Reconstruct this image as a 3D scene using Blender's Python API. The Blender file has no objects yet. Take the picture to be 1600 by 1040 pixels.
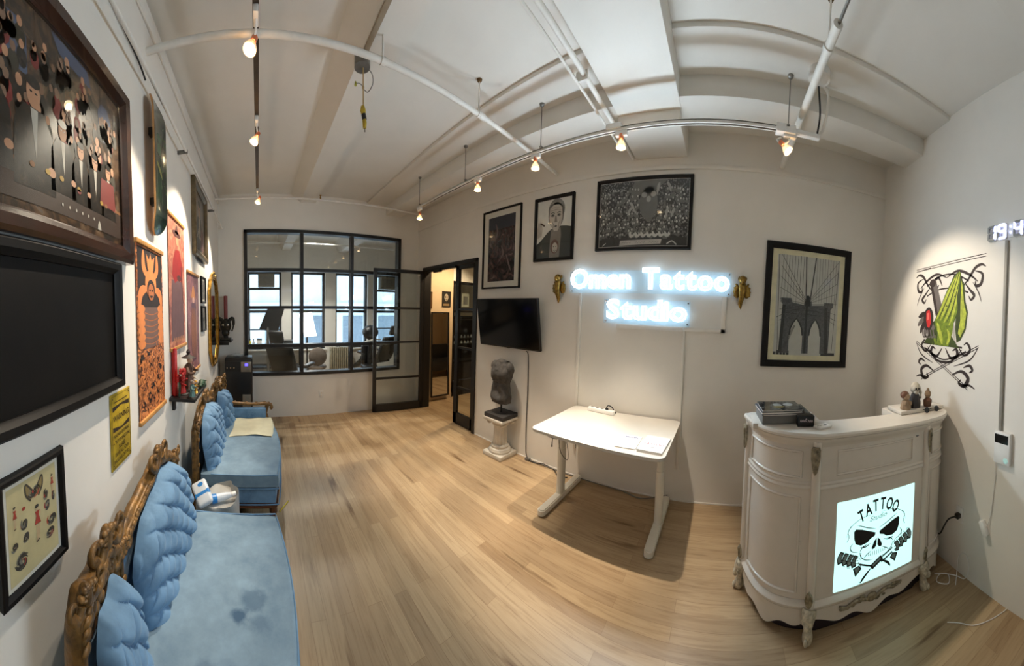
import bpy, bmesh, math, random
from mathutils import Vector, Matrix, Euler
sc = bpy.context.scene
COL = sc.collection
PI = math.pi
R = math.radians
random.seed(7)

# ------------------------------------------------------------------ materials
def lin(c):
    def f(v):
        v /= 255.0
        return v / 12.92 if v <= .04045 else ((v + .055) / 1.055) ** 2.4
    return (f(c[0]), f(c[1]), f(c[2]), 1)

def nd(nt, typ, **kw):
    n = nt.nodes.new(typ)
    for k, v in kw.items():
        if k in n.inputs: n.inputs[k].default_value = v
        else: setattr(n, k, v)
    return n

def newmat(name):
    m = bpy.data.materials.new(name); m.use_nodes = True
    nt = m.node_tree; nt.nodes.clear()
    out = nt.nodes.new('ShaderNodeOutputMaterial')
    b = nt.nodes.new('ShaderNodeBsdfPrincipled')
    nt.links.new(b.outputs[0], out.inputs[0])
    return m, nt, b, out

def ramp(nt, stops, interp='LINEAR'):
    r = nt.nodes.new('ShaderNodeValToRGB'); cr = r.color_ramp; cr.interpolation = interp
    while len(cr.elements) < len(stops): cr.elements.new(.5)
    for e, (p, c) in zip(cr.elements, stops): e.position = p; e.color = lin(c)
    return r

def coords(nt, scale=(1, 1, 1), src='Object'):
    t = nt.nodes.new('ShaderNodeTexCoord'); mp = nt.nodes.new('ShaderNodeMapping')
    mp.inputs['Scale'].default_value = scale
    nt.links.new(t.outputs[src], mp.inputs[0]); return mp.outputs[0]

def mk(name, col, rough=.5, metal=0, var=.06, scale=12, bump=0, bscale=60, spec=.5, coat=0, sheen=0, stretch=(1, 1, 1), alpha=1):
    """plain paint / metal / wood: a base colour with a little procedural unevenness"""
    m, nt, b, _ = newmat(name)
    v = coords(nt, stretch)
    n = nd(nt, 'ShaderNodeTexNoise', Scale=scale, Detail=5.0, Roughness=.6)
    nt.links.new(v, n.inputs['Vector'])
    c0 = tuple(max(0, x * (1 - var)) for x in col); c1 = tuple(min(255, x * (1 + var)) for x in col)
    rp = ramp(nt, [(.3, c0), (.7, c1)])
    nt.links.new(n.outputs['Fac'], rp.inputs[0]); nt.links.new(rp.outputs[0], b.inputs['Base Color'])
    b.inputs['Roughness'].default_value = rough; b.inputs['Metallic'].default_value = metal
    b.inputs['Specular IOR Level'].default_value = spec
    b.inputs['Coat Weight'].default_value = coat
    if sheen: b.inputs['Sheen Weight'].default_value = sheen; b.inputs['Sheen Roughness'].default_value = .4
    if bump:
        n2 = nd(nt, 'ShaderNodeTexNoise', Scale=bscale, Detail=4.0)
        nt.links.new(v, n2.inputs['Vector'])
        bp = nd(nt, 'ShaderNodeBump', Strength=bump, Distance=.01)
        nt.links.new(n2.outputs['Fac'], bp.inputs['Height']); nt.links.new(bp.outputs[0], b.inputs['Normal'])
    return m

def emit(name, col, strength):
    m, nt, b, _ = newmat(name)
    b.inputs['Base Color'].default_value = lin(col)
    b.inputs['Emission Color'].default_value = lin(col); b.inputs['Emission Strength'].default_value = strength
    return m

def glass(name, tint=(246, 249, 249), gloss=1.0, op=0.0, glow=0.0):
    m, nt, b, out = newmat(name); nt.nodes.remove(b)
    tr = nd(nt, 'ShaderNodeBsdfTransparent', Color=lin(tint))
    gl = nd(nt, 'ShaderNodeBsdfGlossy', Roughness=.02)
    lw = nd(nt, 'ShaderNodeLayerWeight', Blend=.5)          # Schlick reflection, the same from both sides of a thin pane
    pw = nd(nt, 'ShaderNodeMath', operation='POWER'); pw.inputs[1].default_value = 5; nt.links.new(lw.outputs['Facing'], pw.inputs[0])
    fr = nd(nt, 'ShaderNodeMath', operation='MULTIPLY_ADD'); fr.inputs[1].default_value = .9; fr.inputs[2].default_value = .04; nt.links.new(pw.outputs[0], fr.inputs[0])
    mu = nd(nt, 'ShaderNodeMath', operation='MULTIPLY'); mu.inputs[1].default_value = gloss
    mx = nt.nodes.new('ShaderNodeMixShader')
    nt.links.new(fr.outputs[0], mu.inputs[0]); nt.links.new(mu.outputs[0], mx.inputs[0])
    nt.links.new(tr.outputs[0], mx.inputs[1]); nt.links.new(gl.outputs[0], mx.inputs[2])
    last = mx
    if op:
        df = nd(nt, 'ShaderNodeBsdfDiffuse', Color=(.8, .85, .87, 1))
        m2 = nt.nodes.new('ShaderNodeMixShader'); m2.inputs[0].default_value = op
        nt.links.new(mx.outputs[0], m2.inputs[1]); nt.links.new(df.outputs[0], m2.inputs[2]); last = m2
    if glow:
        em = nd(nt, 'ShaderNodeEmission', Color=lin((186, 222, 244)), Strength=glow); ad = nt.nodes.new('ShaderNodeAddShader')
        nt.links.new(last.outputs[0], ad.inputs[0]); nt.links.new(em.outputs[0], ad.inputs[1]); last = ad
    nt.links.new(last.outputs[0], out.inputs[0])
    return m

def printmat(name, stops, scale=20, kind='noise', rough=.35, stretch=(1, 1, 1), detail=6, distort=.6, coat=0):
    """busy printed artwork: a procedural texture through a colour ramp"""
    m, nt, b, _ = newmat(name)
    v = coords(nt, stretch)
    if kind == 'voronoi':
        t = nd(nt, 'ShaderNodeTexVoronoi', Scale=scale); nt.links.new(v, t.inputs['Vector'])
        n = nd(nt, 'ShaderNodeTexNoise', Scale=scale * 2.2, Detail=4.0); nt.links.new(v, n.inputs['Vector'])
        a = nd(nt, 'ShaderNodeMath', operation='MULTIPLY_ADD'); a.inputs[1].default_value = .55
        nt.links.new(n.outputs['Fac'], a.inputs[0]); nt.links.new(t.outputs['Distance'], a.inputs[2]); o = a.outputs[0]
    else:
        t = nd(nt, 'ShaderNodeTexNoise', Scale=scale, Detail=float(detail), Roughness=.62, Distortion=distort)
        nt.links.new(v, t.inputs['Vector']); o = t.outputs['Fac']
    rp = ramp(nt, stops); nt.links.new(o, rp.inputs[0]); nt.links.new(rp.outputs[0], b.inputs['Base Color'])
    b.inputs['Roughness'].default_value = rough; b.inputs['Coat Weight'].default_value = coat
    return m

# ------------------------------------------------------------------ mesh builder
def perp(d):
    d = Vector(d).normalized()
    a = Vector((0, 0, 1)) if abs(d.z) < .9 else Vector((1, 0, 0))
    u = d.cross(a).normalized(); return u, d.cross(u).normalized()

def smooth_path(pts, n=8, closed=False):
    P = [Vector(p) for p in pts]; out = []; N = len(P)
    if N < 3: return P
    for i in range(N if closed else N - 1):
        if closed: a, b, c, d = P[i - 1], P[i], P[(i + 1) % N], P[(i + 2) % N]
        else: a, b, c, d = P[max(i - 1, 0)], P[i], P[i + 1], P[min(i + 2, N - 1)]
        for k in range(n):
            t = k / n
            out.append(.5 * ((2 * b) + (c - a) * t + (2 * a - 5 * b + 4 * c - d) * t * t + (3 * b - a - 3 * c + d) * t ** 3))
    if not closed: out.append(P[-1])
    return out

class MB:
    def __init__(s, F=None):
        s.bm = bmesh.new(); s.mi = 0; s.F = F or Matrix.Identity(4)
    def _v(s, p): return s.bm.verts.new(s.F @ Vector(p))
    def face(s, vs):
        try:
            f = s.bm.faces.new(vs); f.material_index = s.mi; return f
        except ValueError: return None
    def poly(s, pts): return s.face([s._v(p) for p in pts])
    def box(s, x0, x1, y0, y1, z0, z1, bev=0, seg=2, M=None):
        M = M or Matrix.Identity(4)
        v = [s._v(M @ Vector((x, y, z))) for z in (z0, z1) for y in (y0, y1) for x in (x0, x1)]
        fs = [s.face([v[i] for i in q]) for q in ((0, 2, 3, 1), (4, 5, 7, 6), (0, 1, 5, 4), (2, 6, 7, 3), (0, 4, 6, 2), (1, 3, 7, 5))]
        if bev:
            es = list({e for f in fs for e in f.edges})
            r = bmesh.ops.bevel(s.bm, geom=es, offset=bev, segments=seg, affect='EDGES', profile=.5, material=-1)
            for f in r['faces']: f.material_index = s.mi
        return s
    def cyl(s, p0, p1, r0, r1=None, n=16, caps=True):
        r1 = r0 if r1 is None else r1
        return s.tube([p0, p1], [r0, r1], n, caps=caps)
    def tube(s, pts, r, n=8, closed=False, caps=True, sq=None):
        P = [Vector(p) for p in pts]; N = len(P)
        rs = r if isinstance(r, (list, tuple)) else [r] * N
        T = []
        for i in range(N):
            a = P[i - 1] if (i > 0 or closed) else P[i]; b = P[(i + 1) % N] if (i < N - 1 or closed) else P[i]
            d = b - a; T.append(d.normalized() if d.length > 1e-9 else Vector((0, 0, 1)))
        u, w = perp(T[0]); rings = []
        for i in range(N):
            u = (u - T[i] * u.dot(T[i]))
            u = u.normalized() if u.length > 1e-6 else perp(T[i])[0]
            w = T[i].cross(u)
            ring = []
            for k in range(n):
                a = 2 * PI * (k + .5) / n
                ku, kw = (1, 1) if sq is None else sq
                ring.append(s._v(P[i] + (u * math.cos(a) * ku + w * math.sin(a) * kw) * rs[i]))
            rings.append(ring)
        M = N if closed else N - 1
        for i in range(M):
            A, B = rings[i], rings[(i + 1) % N]
            for k in range(n): s.face([A[k], A[(k + 1) % n], B[(k + 1) % n], B[k]])
        if caps and not closed: s.face(rings[0][::-1]); s.face(rings[-1])
        return s
    def lathe(s, c, prof, n=24, M=None, sx=1, sy=1, flute=0, nf=12):
        c = Vector(c); M = M or Matrix.Identity(4); rings = []
        for r, z in prof:
            ring = []
            for k in range(n):
                a = 2 * PI * k / n; rr = r * (1 - flute * (.5 + .5 * math.cos(nf * a))) if flute else r
                ring.append(s._v(c + M @ Vector((rr * sx * math.cos(a), rr * sy * math.sin(a), z))))
            rings.append(ring)
        for A, B in zip(rings, rings[1:]):
            for k in range(n): s.face([A[k], A[(k + 1) % n], B[(k + 1) % n], B[k]])
        s.face(rings[0][::-1]); s.face(rings[-1]); return s
    def ell(s, c, r, rot=None, n=14, m=9):
        c = Vector(c); r = (r, r, r) if not isinstance(r, (tuple, list)) else r
        Rm = rot.to_matrix() if rot is not None else Matrix.Identity(3)
        def pt(i, k):
            th = PI * i / m; a = 2 * PI * k / n
            return c + Rm @ Vector((r[0] * math.sin(th) * math.cos(a), r[1] * math.sin(th) * math.sin(a), r[2] * math.cos(th)))
        top = s._v(pt(0, 0)); bot = s._v(pt(m, 0))
        rings = [[s._v(pt(i, k)) for k in range(n)] for i in range(1, m)]
        for k in range(n):
            s.face([top, rings[0][k], rings[0][(k + 1) % n]]); s.face([bot, rings[-1][(k + 1) % n], rings[-1][k]])
        for A, B in zip(rings, rings[1:]):
            for k in range(n): s.face([A[k], B[k], B[(k + 1) % n], A[(k + 1) % n]])
        return s
    def prism(s, pts, d):
        """planar outline (3-D points) pushed along d"""
        d = Vector(d); A = [s._v(p) for p in pts]; B = [s._v(Vector(p) + d) for p in pts]; n = len(A)
        s.face(A[::-1]); s.face(B)
        for k in range(n): s.face([A[k], A[(k + 1) % n], B[(k + 1) % n], B[k]])
        return s
    def grid(s, nu, nv, fn, closed_u=False):
        V = [[s._v(fn(i / nu, j / nv)) for j in range(nv + 1)] for i in range(nu + (0 if closed_u else 1))]
        for i in range(nu):
            A, B = V[i], V[(i + 1) % len(V)]
            for j in range(nv): s.face([A[j], B[j], B[j + 1], A[j + 1]])
        return s
    # flat art in the local x (right), y (up) plane, lift along z (out)
    def flat(s, pts, lift): return s.poly([(p[0], p[1], lift) for p in pts])
    def disc(s, cx, cy, rx, ry, lift, n=20, a0=0):
        ca, sa = math.cos(a0), math.sin(a0)
        return s.flat([(cx + rx * math.cos(t) * ca - ry * math.sin(t) * sa, cy + rx * math.cos(t) * sa + ry * math.sin(t) * ca)
                       for t in [2 * PI * k / n for k in range(n)]], lift)
    def stroke(s, pts, w, lift, smooth=6, taper=False, closed=False):
        P = [Vector((p[0], p[1], 0)) for p in pts]
        if smooth and len(P) > 2: P = smooth_path(P, smooth, closed)
        N = len(P); L = []; Rr = []
        for i in range(N):
            a = P[i - 1] if i else (P[-1] if closed else P[0]); b = P[(i + 1) % N] if (i < N - 1 or closed) else P[i]
            d = (b - a); d = d.normalized() if d.length > 1e-9 else Vector((1, 0, 0)); q = Vector((-d.y, d.x, 0))
            ww = w * .5 * ((.15 + .85 * math.sin(PI * (i + .5) / N)) if taper else 1)
            L.append(s._v((P[i].x + q.x * ww, P[i].y + q.y * ww, lift))); Rr.append(s._v((P[i].x - q.x * ww, P[i].y - q.y * ww, lift)))
        for i in range(N if closed else N - 1):
            j = (i + 1) % N; s.face([Rr[i], Rr[j], L[j], L[i]])
        return s
    def text(s, body, size, x, y, lift, rot=0, align='CENTER', extrude=0, sx=1, bold=0, shear=0, outline=None):
        cu = bpy.data.curves.new('t', 'FONT'); cu.body = body; cu.size = size; cu.align_x = align; cu.align_y = 'CENTER'
        cu.extrude = extrude; cu.offset = bold; cu.shear = shear; cu.resolution_u = 3
        if outline: cu.fill_mode = 'NONE'; cu.bevel_depth = outline; cu.bevel_resolution = 2
        ob = bpy.data.objects.new('t', cu); COL.objects.link(ob)
        dg = bpy.context.evaluated_depsgraph_get(); dg.update()
        me = bpy.data.meshes.new_from_object(ob.evaluated_get(dg))
        M = s.F @ Matrix.Translation((x, y, lift)) @ Matrix.Rotation(rot, 4, 'Z') @ Matrix.Diagonal((sx, 1, 1, 1))
        me.transform(M)
        n0 = len(s.bm.faces); s.bm.from_mesh(me); s.bm.faces.ensure_lookup_table()
        for f in s.bm.faces[n0:]: f.material_index = s.mi
        bpy.data.objects.remove(ob); bpy.data.curves.remove(cu); bpy.data.meshes.remove(me)
        return s
    def build(s, name, mats, parent=None, smooth=35, recalc=True, label=None, mods=()):
        if recalc: bmesh.ops.recalc_face_normals(s.bm, faces=s.bm.faces)
        me = bpy.data.meshes.new(name)
        off = Vector((0, 0, 0)); p = parent
        while p is not None: off += p.location; p = p.parent
        if parent is not None and off.length: bmesh.ops.translate(s.bm, verts=s.bm.verts, vec=-off)
        if parent is None:   # top-level mesh: its own origin in the middle of its base
            vs = [v.co for v in s.bm.verts]
            c = Vector(((min(v.x for v in vs) + max(v.x for v in vs)) / 2, (min(v.y for v in vs) + max(v.y for v in vs)) / 2, min(v.z for v in vs)))
            bmesh.ops.translate(s.bm, verts=s.bm.verts, vec=-c); off = -c
        s.bm.to_mesh(me); s.bm.free()
        for m in (mats if isinstance(mats, (list, tuple)) else [mats]): me.materials.append(m)
        if smooth:
            for f in me.polygons: f.use_smooth = True
            me.set_sharp_from_angle(angle=R(smooth))
        o = bpy.data.objects.new(name, me); COL.objects.link(o)
        if parent is not None: o.parent = parent
        else: o.location = -off
        if label: o['label'] = label
        return o

def tag(o, label, cat, group=None):
    o['label'] = label; o['category'] = cat
    if group: o['group'] = group
    return o
def thing(name, label, cat, loc=(0, 0, 0), group=None):
    o = bpy.data.objects.new(name, None); COL.objects.link(o); o.location = loc; o.empty_display_size = .1
    return tag(o, label, cat, group)
def struct(name, mb, mats, parent=None, **k):
    o = mb.build(name, mats, parent, **k)
    if parent is None: o['kind'] = 'structure'
    return o
def struct_root(name, loc):
    o = bpy.data.objects.new(name, None); COL.objects.link(o); o.location = loc; o['kind'] = 'structure'; return o

# ------------------------------------------------------------------ room numbers (metres, eye at x=0 y=0)
EYE = 1.70
XL, XN, YW, YR = -.615, 2.74, 4.62, -1.596      # left wall, sign wall, window wall, end wall
ZC = 3.47
def F_(o, right, out):
    """wall frame: local x = right as seen from the room, y = up, z = out of the wall"""
    r = Vector(right); n = Vector(out); u = Vector((0, 0, 1))
    return Matrix(((r.x, u.x, n.x, o[0]), (r.y, u.y, n.y, o[1]), (r.z, u.z, n.z, o[2]), (0, 0, 0, 1)))
def FL(y, z, off=0): return F_((XL + off, y, z), (0, 1, 0), (1, 0, 0))
def FN(y, z, off=0): return F_((XN - off, y, z), (0, -1, 0), (-1, 0, 0))
def FW(x, z, off=0): return F_((x, YW - off, z), (1, 0, 0), (0, -1, 0))
def FR(x, z, off=0): return F_((x, YR + off, z), (-1, 0, 0), (0, 1, 0))

# ------------------------------------------------------------------ camera: the photograph is a cylindrical panorama
f_, xV, y0, ca_, cb_ = 462.4606, 403.718, 506.9858, -.0501, .0084
cam = bpy.data.cameras.new('panorama_camera'); cam.type = 'PANO'
cam.panorama_type = 'CENTRAL_CYLINDRICAL'
cam.central_cylindrical_range_u_min = (0 - xV) / f_
cam.central_cylindrical_range_u_max = (1600 - xV) / f_
cam.central_cylindrical_range_v_min = (y0 - 1040) / f_
cam.central_cylindrical_range_v_max = y0 / f_
cam.central_cylindrical_radius = 1.0
cam.clip_start = .02
camo = bpy.data.objects.new('panorama_camera', cam); COL.objects.link(camo)
Rm = Matrix.Rotation(ca_, 3, 'X') @ Matrix(((math.cos(cb_), 0, math.sin(cb_)), (0, 1, 0), (-math.sin(cb_), 0, math.cos(cb_))))
right, fwd, up = Rm @ Vector((1, 0, 0)), Rm @ Vector((0, 1, 0)), Rm @ Vector((0, 0, 1))
camo.matrix_world = Matrix(((right.x, up.x, -fwd.x, 0), (right.y, up.y, -fwd.y, 0), (right.z, up.z, -fwd.z, EYE), (0, 0, 0, 1)))
sc.camera = camo
# ------------------------------------------------------------------ shared materials
def floor_mat():
    m, nt, b, _ = newmat('oak_strip_floor')
    t = nt.nodes.new('ShaderNodeTexCoord'); mp = nt.nodes.new('ShaderNodeMapping')
    mp.inputs['Rotation'].default_value = (0, 0, PI / 2)
    nt.links.new(t.outputs['Object'], mp.inputs[0]); v = mp.outputs[0]
    br = nd(nt, 'ShaderNodeTexBrick', Scale=1.0); br.offset = .37; br.offset_frequency = 2; br.squash = 1
    for k, val in (('Mortar Size', .0012), ('Mortar Smooth', .3), ('Brick Width', .95), ('Row Height', .083), ('Bias', 0.0)): br.inputs[k].default_value = val
    br.inputs['Color1'].default_value = (0, 0, 0, 1); br.inputs['Color2'].default_value = (1, 1, 1, 1); br.inputs['Mortar'].default_value = (.5, .5, .5, 1)
    nt.links.new(v, br.inputs['Vector'])
    bw = nd(nt, 'ShaderNodeRGBToBW'); nt.links.new(br.outputs['Color'], bw.inputs[0])
    rp = ramp(nt, [(0, (166, 142, 112)), (.35, (178, 154, 122)), (.7, (187, 163, 130)), (1, (160, 134, 103))])
    nt.links.new(bw.outputs[0], rp.inputs[0])
    m2 = nt.nodes.new('ShaderNodeMapping'); m2.inputs['Scale'].default_value = (26, 1.6, 1)
    nt.links.new(t.outputs['Object'], m2.inputs[0])
    gr = nd(nt, 'ShaderNodeTexNoise', Scale=2.0, Detail=8.0, Roughness=.65, Distortion=.8); nt.links.new(m2.outputs[0], gr.inputs['Vector'])
    gp = ramp(nt, [(.25, (196, 184, 172)), (.5, (242, 240, 236)), (.75, (255, 255, 255))]); nt.links.new(gr.outputs['Fac'], gp.inputs[0])
    mx = nd(nt, 'ShaderNodeMix', data_type='RGBA', blend_type='MULTIPLY'); mx.inputs[0].default_value = .85
    nt.links.new(rp.outputs[0], mx.inputs[6]); nt.links.new(gp.outputs[0], mx.inputs[7])
    kn = nd(nt, 'ShaderNodeTexNoise', Scale=1.0, Detail=3.0, Roughness=.5)
    m3 = nt.nodes.new('ShaderNodeMapping'); m3.inputs['Scale'].default_value = (9, 1.1, 1); nt.links.new(t.outputs['Object'], m3.inputs[0])
    nt.links.new(m3.outputs[0], kn.inputs['Vector'])
    kp = ramp(nt, [(.27, (150, 128, 108)), (.36, (255, 255, 255))]); nt.links.new(kn.outputs['Fac'], kp.inputs[0])
    mz = nd(nt, 'ShaderNodeMix', data_type='RGBA', blend_type='MULTIPLY'); mz.inputs[0].default_value = .9
    nt.links.new(mx.outputs[2], mz.inputs[6]); nt.links.new(kp.outputs[0], mz.inputs[7])
    mo = nd(nt, 'ShaderNodeMix', data_type='RGBA', blend_type='MIX'); nt.links.new(br.outputs['Fac'], mo.inputs[0])
    nt.links.new(mz.outputs[2], mo.inputs[6]); mo.inputs[7].default_value = lin((140, 114, 86))
    nt.links.new(mo.outputs[2], b.inputs['Base Color'])
    b.inputs['Roughness'].default_value = .38; b.inputs['Specular IOR Level'].default_value = .4
    bp = nd(nt, 'ShaderNodeBump', Strength=.12, Distance=.004); nt.links.new(gr.outputs['Fac'], bp.inputs['Height']); nt.links.new(bp.outputs[0], b.inputs['Normal'])
    return m

M_floor = floor_mat()
M_wall = mk('white_wall_paint', (226, 222, 214), .62, var=.012, scale=3, bump=.03, bscale=120)
M_ceil = mk('white_ceiling_paint', (222, 219, 212), .7, var=.015, scale=2.5, bump=.05, bscale=30)
M_black = mk('black_steel', (22, 20, 19), .42, var=.15, scale=20)
M_blackp = mk('black_plastic', (16, 16, 17), .35, var=.15)
M_frame = mk('black_picture_frame', (15, 13, 12), .5, var=.2, scale=25, spec=.25)
M_white = mk('white_enamel', (232, 228, 220), .35, var=.015)
M_wplast = mk('white_plastic', (230, 229, 226), .4, var=.02)
M_grey = mk('grey_metal', (120, 118, 114), .4, .6, var=.1)
M_chrome = mk('chrome', (205, 203, 198), .18, 1, var=.04)
M_brass = mk('aged_brass', (150, 116, 60), .35, .9, var=.25, scale=30)
M_gold = mk('polished_gold', (196, 152, 70), .24, 1, var=.2, scale=18)
M_pglass = glass('picture_glass', gloss=.55)
M_wglass = glass('window_glass', (246, 249, 249), gloss=.9)

# ------------------------------------------------------------------ floor, walls, ceiling
XF0, XF1, YF1 = -3.2, 6.2, 7.7       # the workroom beyond reaches to y=7.7
mb = MB(); mb.box(-3.4, 6.6, -1.9, 8.0, -.12, 0); struct('floor', mb, M_floor)

mb = MB(); mb.box(XL - .15, XL, -1.9, YW + .0, 0, ZC)
mb.box(XL, XL + .018, -1.596, YW, 3.335, 3.44, bev=.004)          # flat band under the ceiling
struct('wall_left', mb, M_wall)

WX0, WX1, WZ0, WZ1 = -.215, 2.385, .665, 2.93
mb = MB()
mb.box(XL - .15, WX0, YW, YW + .12, 0, ZC); mb.box(WX1, 3.56, YW, YW + .12, 0, ZC)
mb.box(WX0, WX1, YW, YW + .12, 0, WZ0); mb.box(WX0, WX1, YW, YW + .12, WZ1, ZC)
mb.box(3.56, 6.4, YW, YW + .12, 2.3, ZC); mb.box(4.55, 6.4, YW, YW + .12, 0, 2.3)
struct('wall_back', mb, M_wall)

DY0, DY1, DZ = 3.005, 4.405, 2.44
mb = MB()
mb.box(XN, XN + .13, -1.9, DY0, 0, ZC); mb.box(XN, XN + .13, DY1, YW, 0, ZC); mb.box(XN, XN + .13, DY0, DY1, DZ, ZC)
mb.box(XN - .014, XN, YR, YW, 3.10, 3.14, bev=.004)                # thin picture moulding
struct('wall_right', mb, M_wall)
mb = MB(); mb.box(XL - .15, 6.4, YR - .15, YR, 0, ZC); struct('wall_front', mb, M_wall)

mb = MB()
mb.box(XL - .15, 1.76, -1.75, YW + .1, ZC, ZC + .2)
mb.box(1.76, XN + .13, -1.75, YW + .1, ZC - .03, ZC + .2, bev=.012)     # shallow step
struct('ceiling', mb, M_ceil)
# beams: one shallow, one deep, a wide crossing bulkhead
mb = MB()
mb.prism([(.50, -1.6, ZC + .02), (.665, -1.6, 3.355), (.90, -1.6, 3.355), (.905, -1.6, ZC + .02)], (0, YW + 1.6, 0))
struct('ceiling_beam', mb, M_ceil)
mb = MB(); mb.box(2.10, 2.38, YR, YW, 3.29, ZC, bev=.006); struct('ceiling_beam', mb, M_ceil)
mb = MB(); mb.box(XL, 2.22, .395, .895, 3.285, ZC, bev=.004); mb.box(2.22, XN, .405, .90, 3.213, ZC, bev=.004)
struct('ceiling_beam', mb, M_ceil)

# baseboards: only a thin dark shadow gap and a small ledge in the photograph
mb = MB(); mb.box(XN - .008, XN, YR, DY0 - .02, 0, .012); struct('baseboard_right', mb, M_wall)

# ------------------------------------------------------------------ black steel grid window between the rooms
w1 = struct_root('window_1', ((WX0 + WX1) / 2, YW + .06, WZ0))
mb = MB(); B = .05
y0_, y1_ = YW - .03, YW + .10
mb.box(WX0, WX0 + B, y0_, y1_, WZ0, WZ1); mb.box(WX1 - B, WX1, y0_, y1_, WZ0, WZ1)
mb.box(WX0, WX1, y0_, y1_, WZ1 - B, WZ1); mb.box(WX0, WX1, y0_, y1_, WZ0, WZ0 + B)
for x in (.685, 1.505): mb.box(x - .025, x + .025, y0_ + .01, y1_ - .01, WZ0 + B, WZ1 - B)
for z in (2.318, 1.735, 1.135): mb.box(WX0 + B, WX1 - B, y0_ + .012, y1_ - .012, z - .025, z + .025)
mb.build('window_frame', M_black, w1)
mb = MB(); mb.box(WX0 + .02, WX1 - .02, YW + .03, YW + .036, WZ0 + .02, WZ1 - .02); mb.build('glass_pane', M_wglass, w1)

# glazed screen in the passage behind the door
w2 = struct_root('window_2', (4.1, YW + .06, 0))
mb = MB()
mb.box(3.56, 3.60, YW, YW + .1, 0, 2.3); mb.box(4.5, 4.55, YW, YW + .1, 0, 2.3); mb.box(3.56, 4.55, YW, YW + .1, 2.25, 2.3); mb.box(3.56, 4.55, YW, YW + .1, 0, .3)
mb.box(3.6, 4.5, YW + .03, YW + .07, 1.68, 1.72)
mb.build('window_frame', M_black, w2)
mb = MB(); mb.box(3.59, 4.52, YW + .04, YW + .046, .3, 2.26); mb.build('glass_pane', M_wglass, w2)

# ------------------------------------------------------------------ double door: fixed side leaf and the leaf standing open
d1 = struct_root('door_1', (XN + .06, (DY0 + DY1) / 2, 0))
mb = MB()
mb.box(XN - .02, XN + .12, DY0, DY0 + .045, 0, DZ); mb.box(XN - .02, XN + .12, DY1 - .06, DY1, 0, DZ); mb.box(XN - .02, XN + .12, DY0, DY1, DZ - .05, DZ)
mb.build('door_frame', M_black, d1)
def leaf(name, M, w, parent, bars, handle=False, st=.055, bot=.12):
    """a glazed steel leaf; local x = width from the hinge, y = thickness, z = up"""
    mb = MB(M); T = .022; H = DZ - .06
    mb.box(0, st, -T, T, .012, H); mb.box(w - st, w, -T, T, .012, H); mb.box(0, w, -T, T, .012, .012 + bot); mb.box(0, w, -T, T, H - .055, H)
    for z in bars: mb.box(st, w - st, -T * .8, T * .8, z - .016, z + .016)
    o = mb.build(name, M_black, parent)
    mb = MB(M); mb.box(st - .01, w - st + .01, -.004, .004, .1, H - .03); mb.build('door_pane', M_wglass, o)
    if handle:
        for s_ in (1, -1):
            mb = MB(M); x = w - st * .5
            mb.tube(smooth_path([(x, s_ * T, .92), (x, s_ * .065, .93), (x, s_ * .075, 1.0), (x, s_ * .075, 1.18), (x, s_ * .065, 1.25), (x, s_ * T, 1.26)], 4), .011, 8)
            mb.build('door_handle', M_black, o)
        mb = MB(M); mb.cyl((w - .28, -T - .02, .0), (w - .28, -T - .02, .07), .012, n=10); mb.box(w - .3, w - .26, -T - .012, -T, .05, .1); mb.build('floor_bolt', M_black, o)
    return o
hx, hy = XN - .03, DY1 - .045
d_ = (Vector((1.865, 4.475, 0)) - Vector((hx, hy, 0))).normalized()
Ml = Matrix(((d_.x, -d_.y, 0, hx), (d_.y, d_.x, 0, hy), (0, 0, 1, 0), (0, 0, 0, 1)))
leaf('open_leaf', Ml, .885, d1, (1.735, 1.165, .565), True)
leaf('side_leaf', Matrix.Translation((XN + .04, DY0 + .045, 0)) @ Matrix.Rotation(PI / 2, 4, 'Z'), .47, d1, (1.735, 1.165, .565), st=.075, bot=.16)
mb = MB(); mb.box(XN + .0, XN + .04, DY0 + .52, DY1 - .06, DZ - .085, DZ - .05); mb.box(XN - .01, XN + .03, 3.9, 4.1, DZ - .11, DZ - .05); mb.build('door_closer', M_black, d1)
# ------------------------------------------------------------------ ceiling: pipes, tracks, spotlights
M_pipe = mk('white_painted_pipe', (224, 221, 214), .5, var=.03)
M_rail = mk('grey_wall_rail', (150, 146, 138), .45, .3, var=.06)
M_track = mk('track_slot_dark', (74, 62, 50), .5, .3, var=.1)
M_rust = mk('rusty_flange', (92, 66, 34), .7, .4, var=.3, scale=60)
M_bulb = emit('bulb_glow', (255, 226, 180), 14.0)
M_bulbglass = glass('bulb_reflector_glass', (255, 240, 222), gloss=1.4, op=.28)
M_copper = mk('copper_socket', (214, 130, 96), .3, .8, var=.1)

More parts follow.
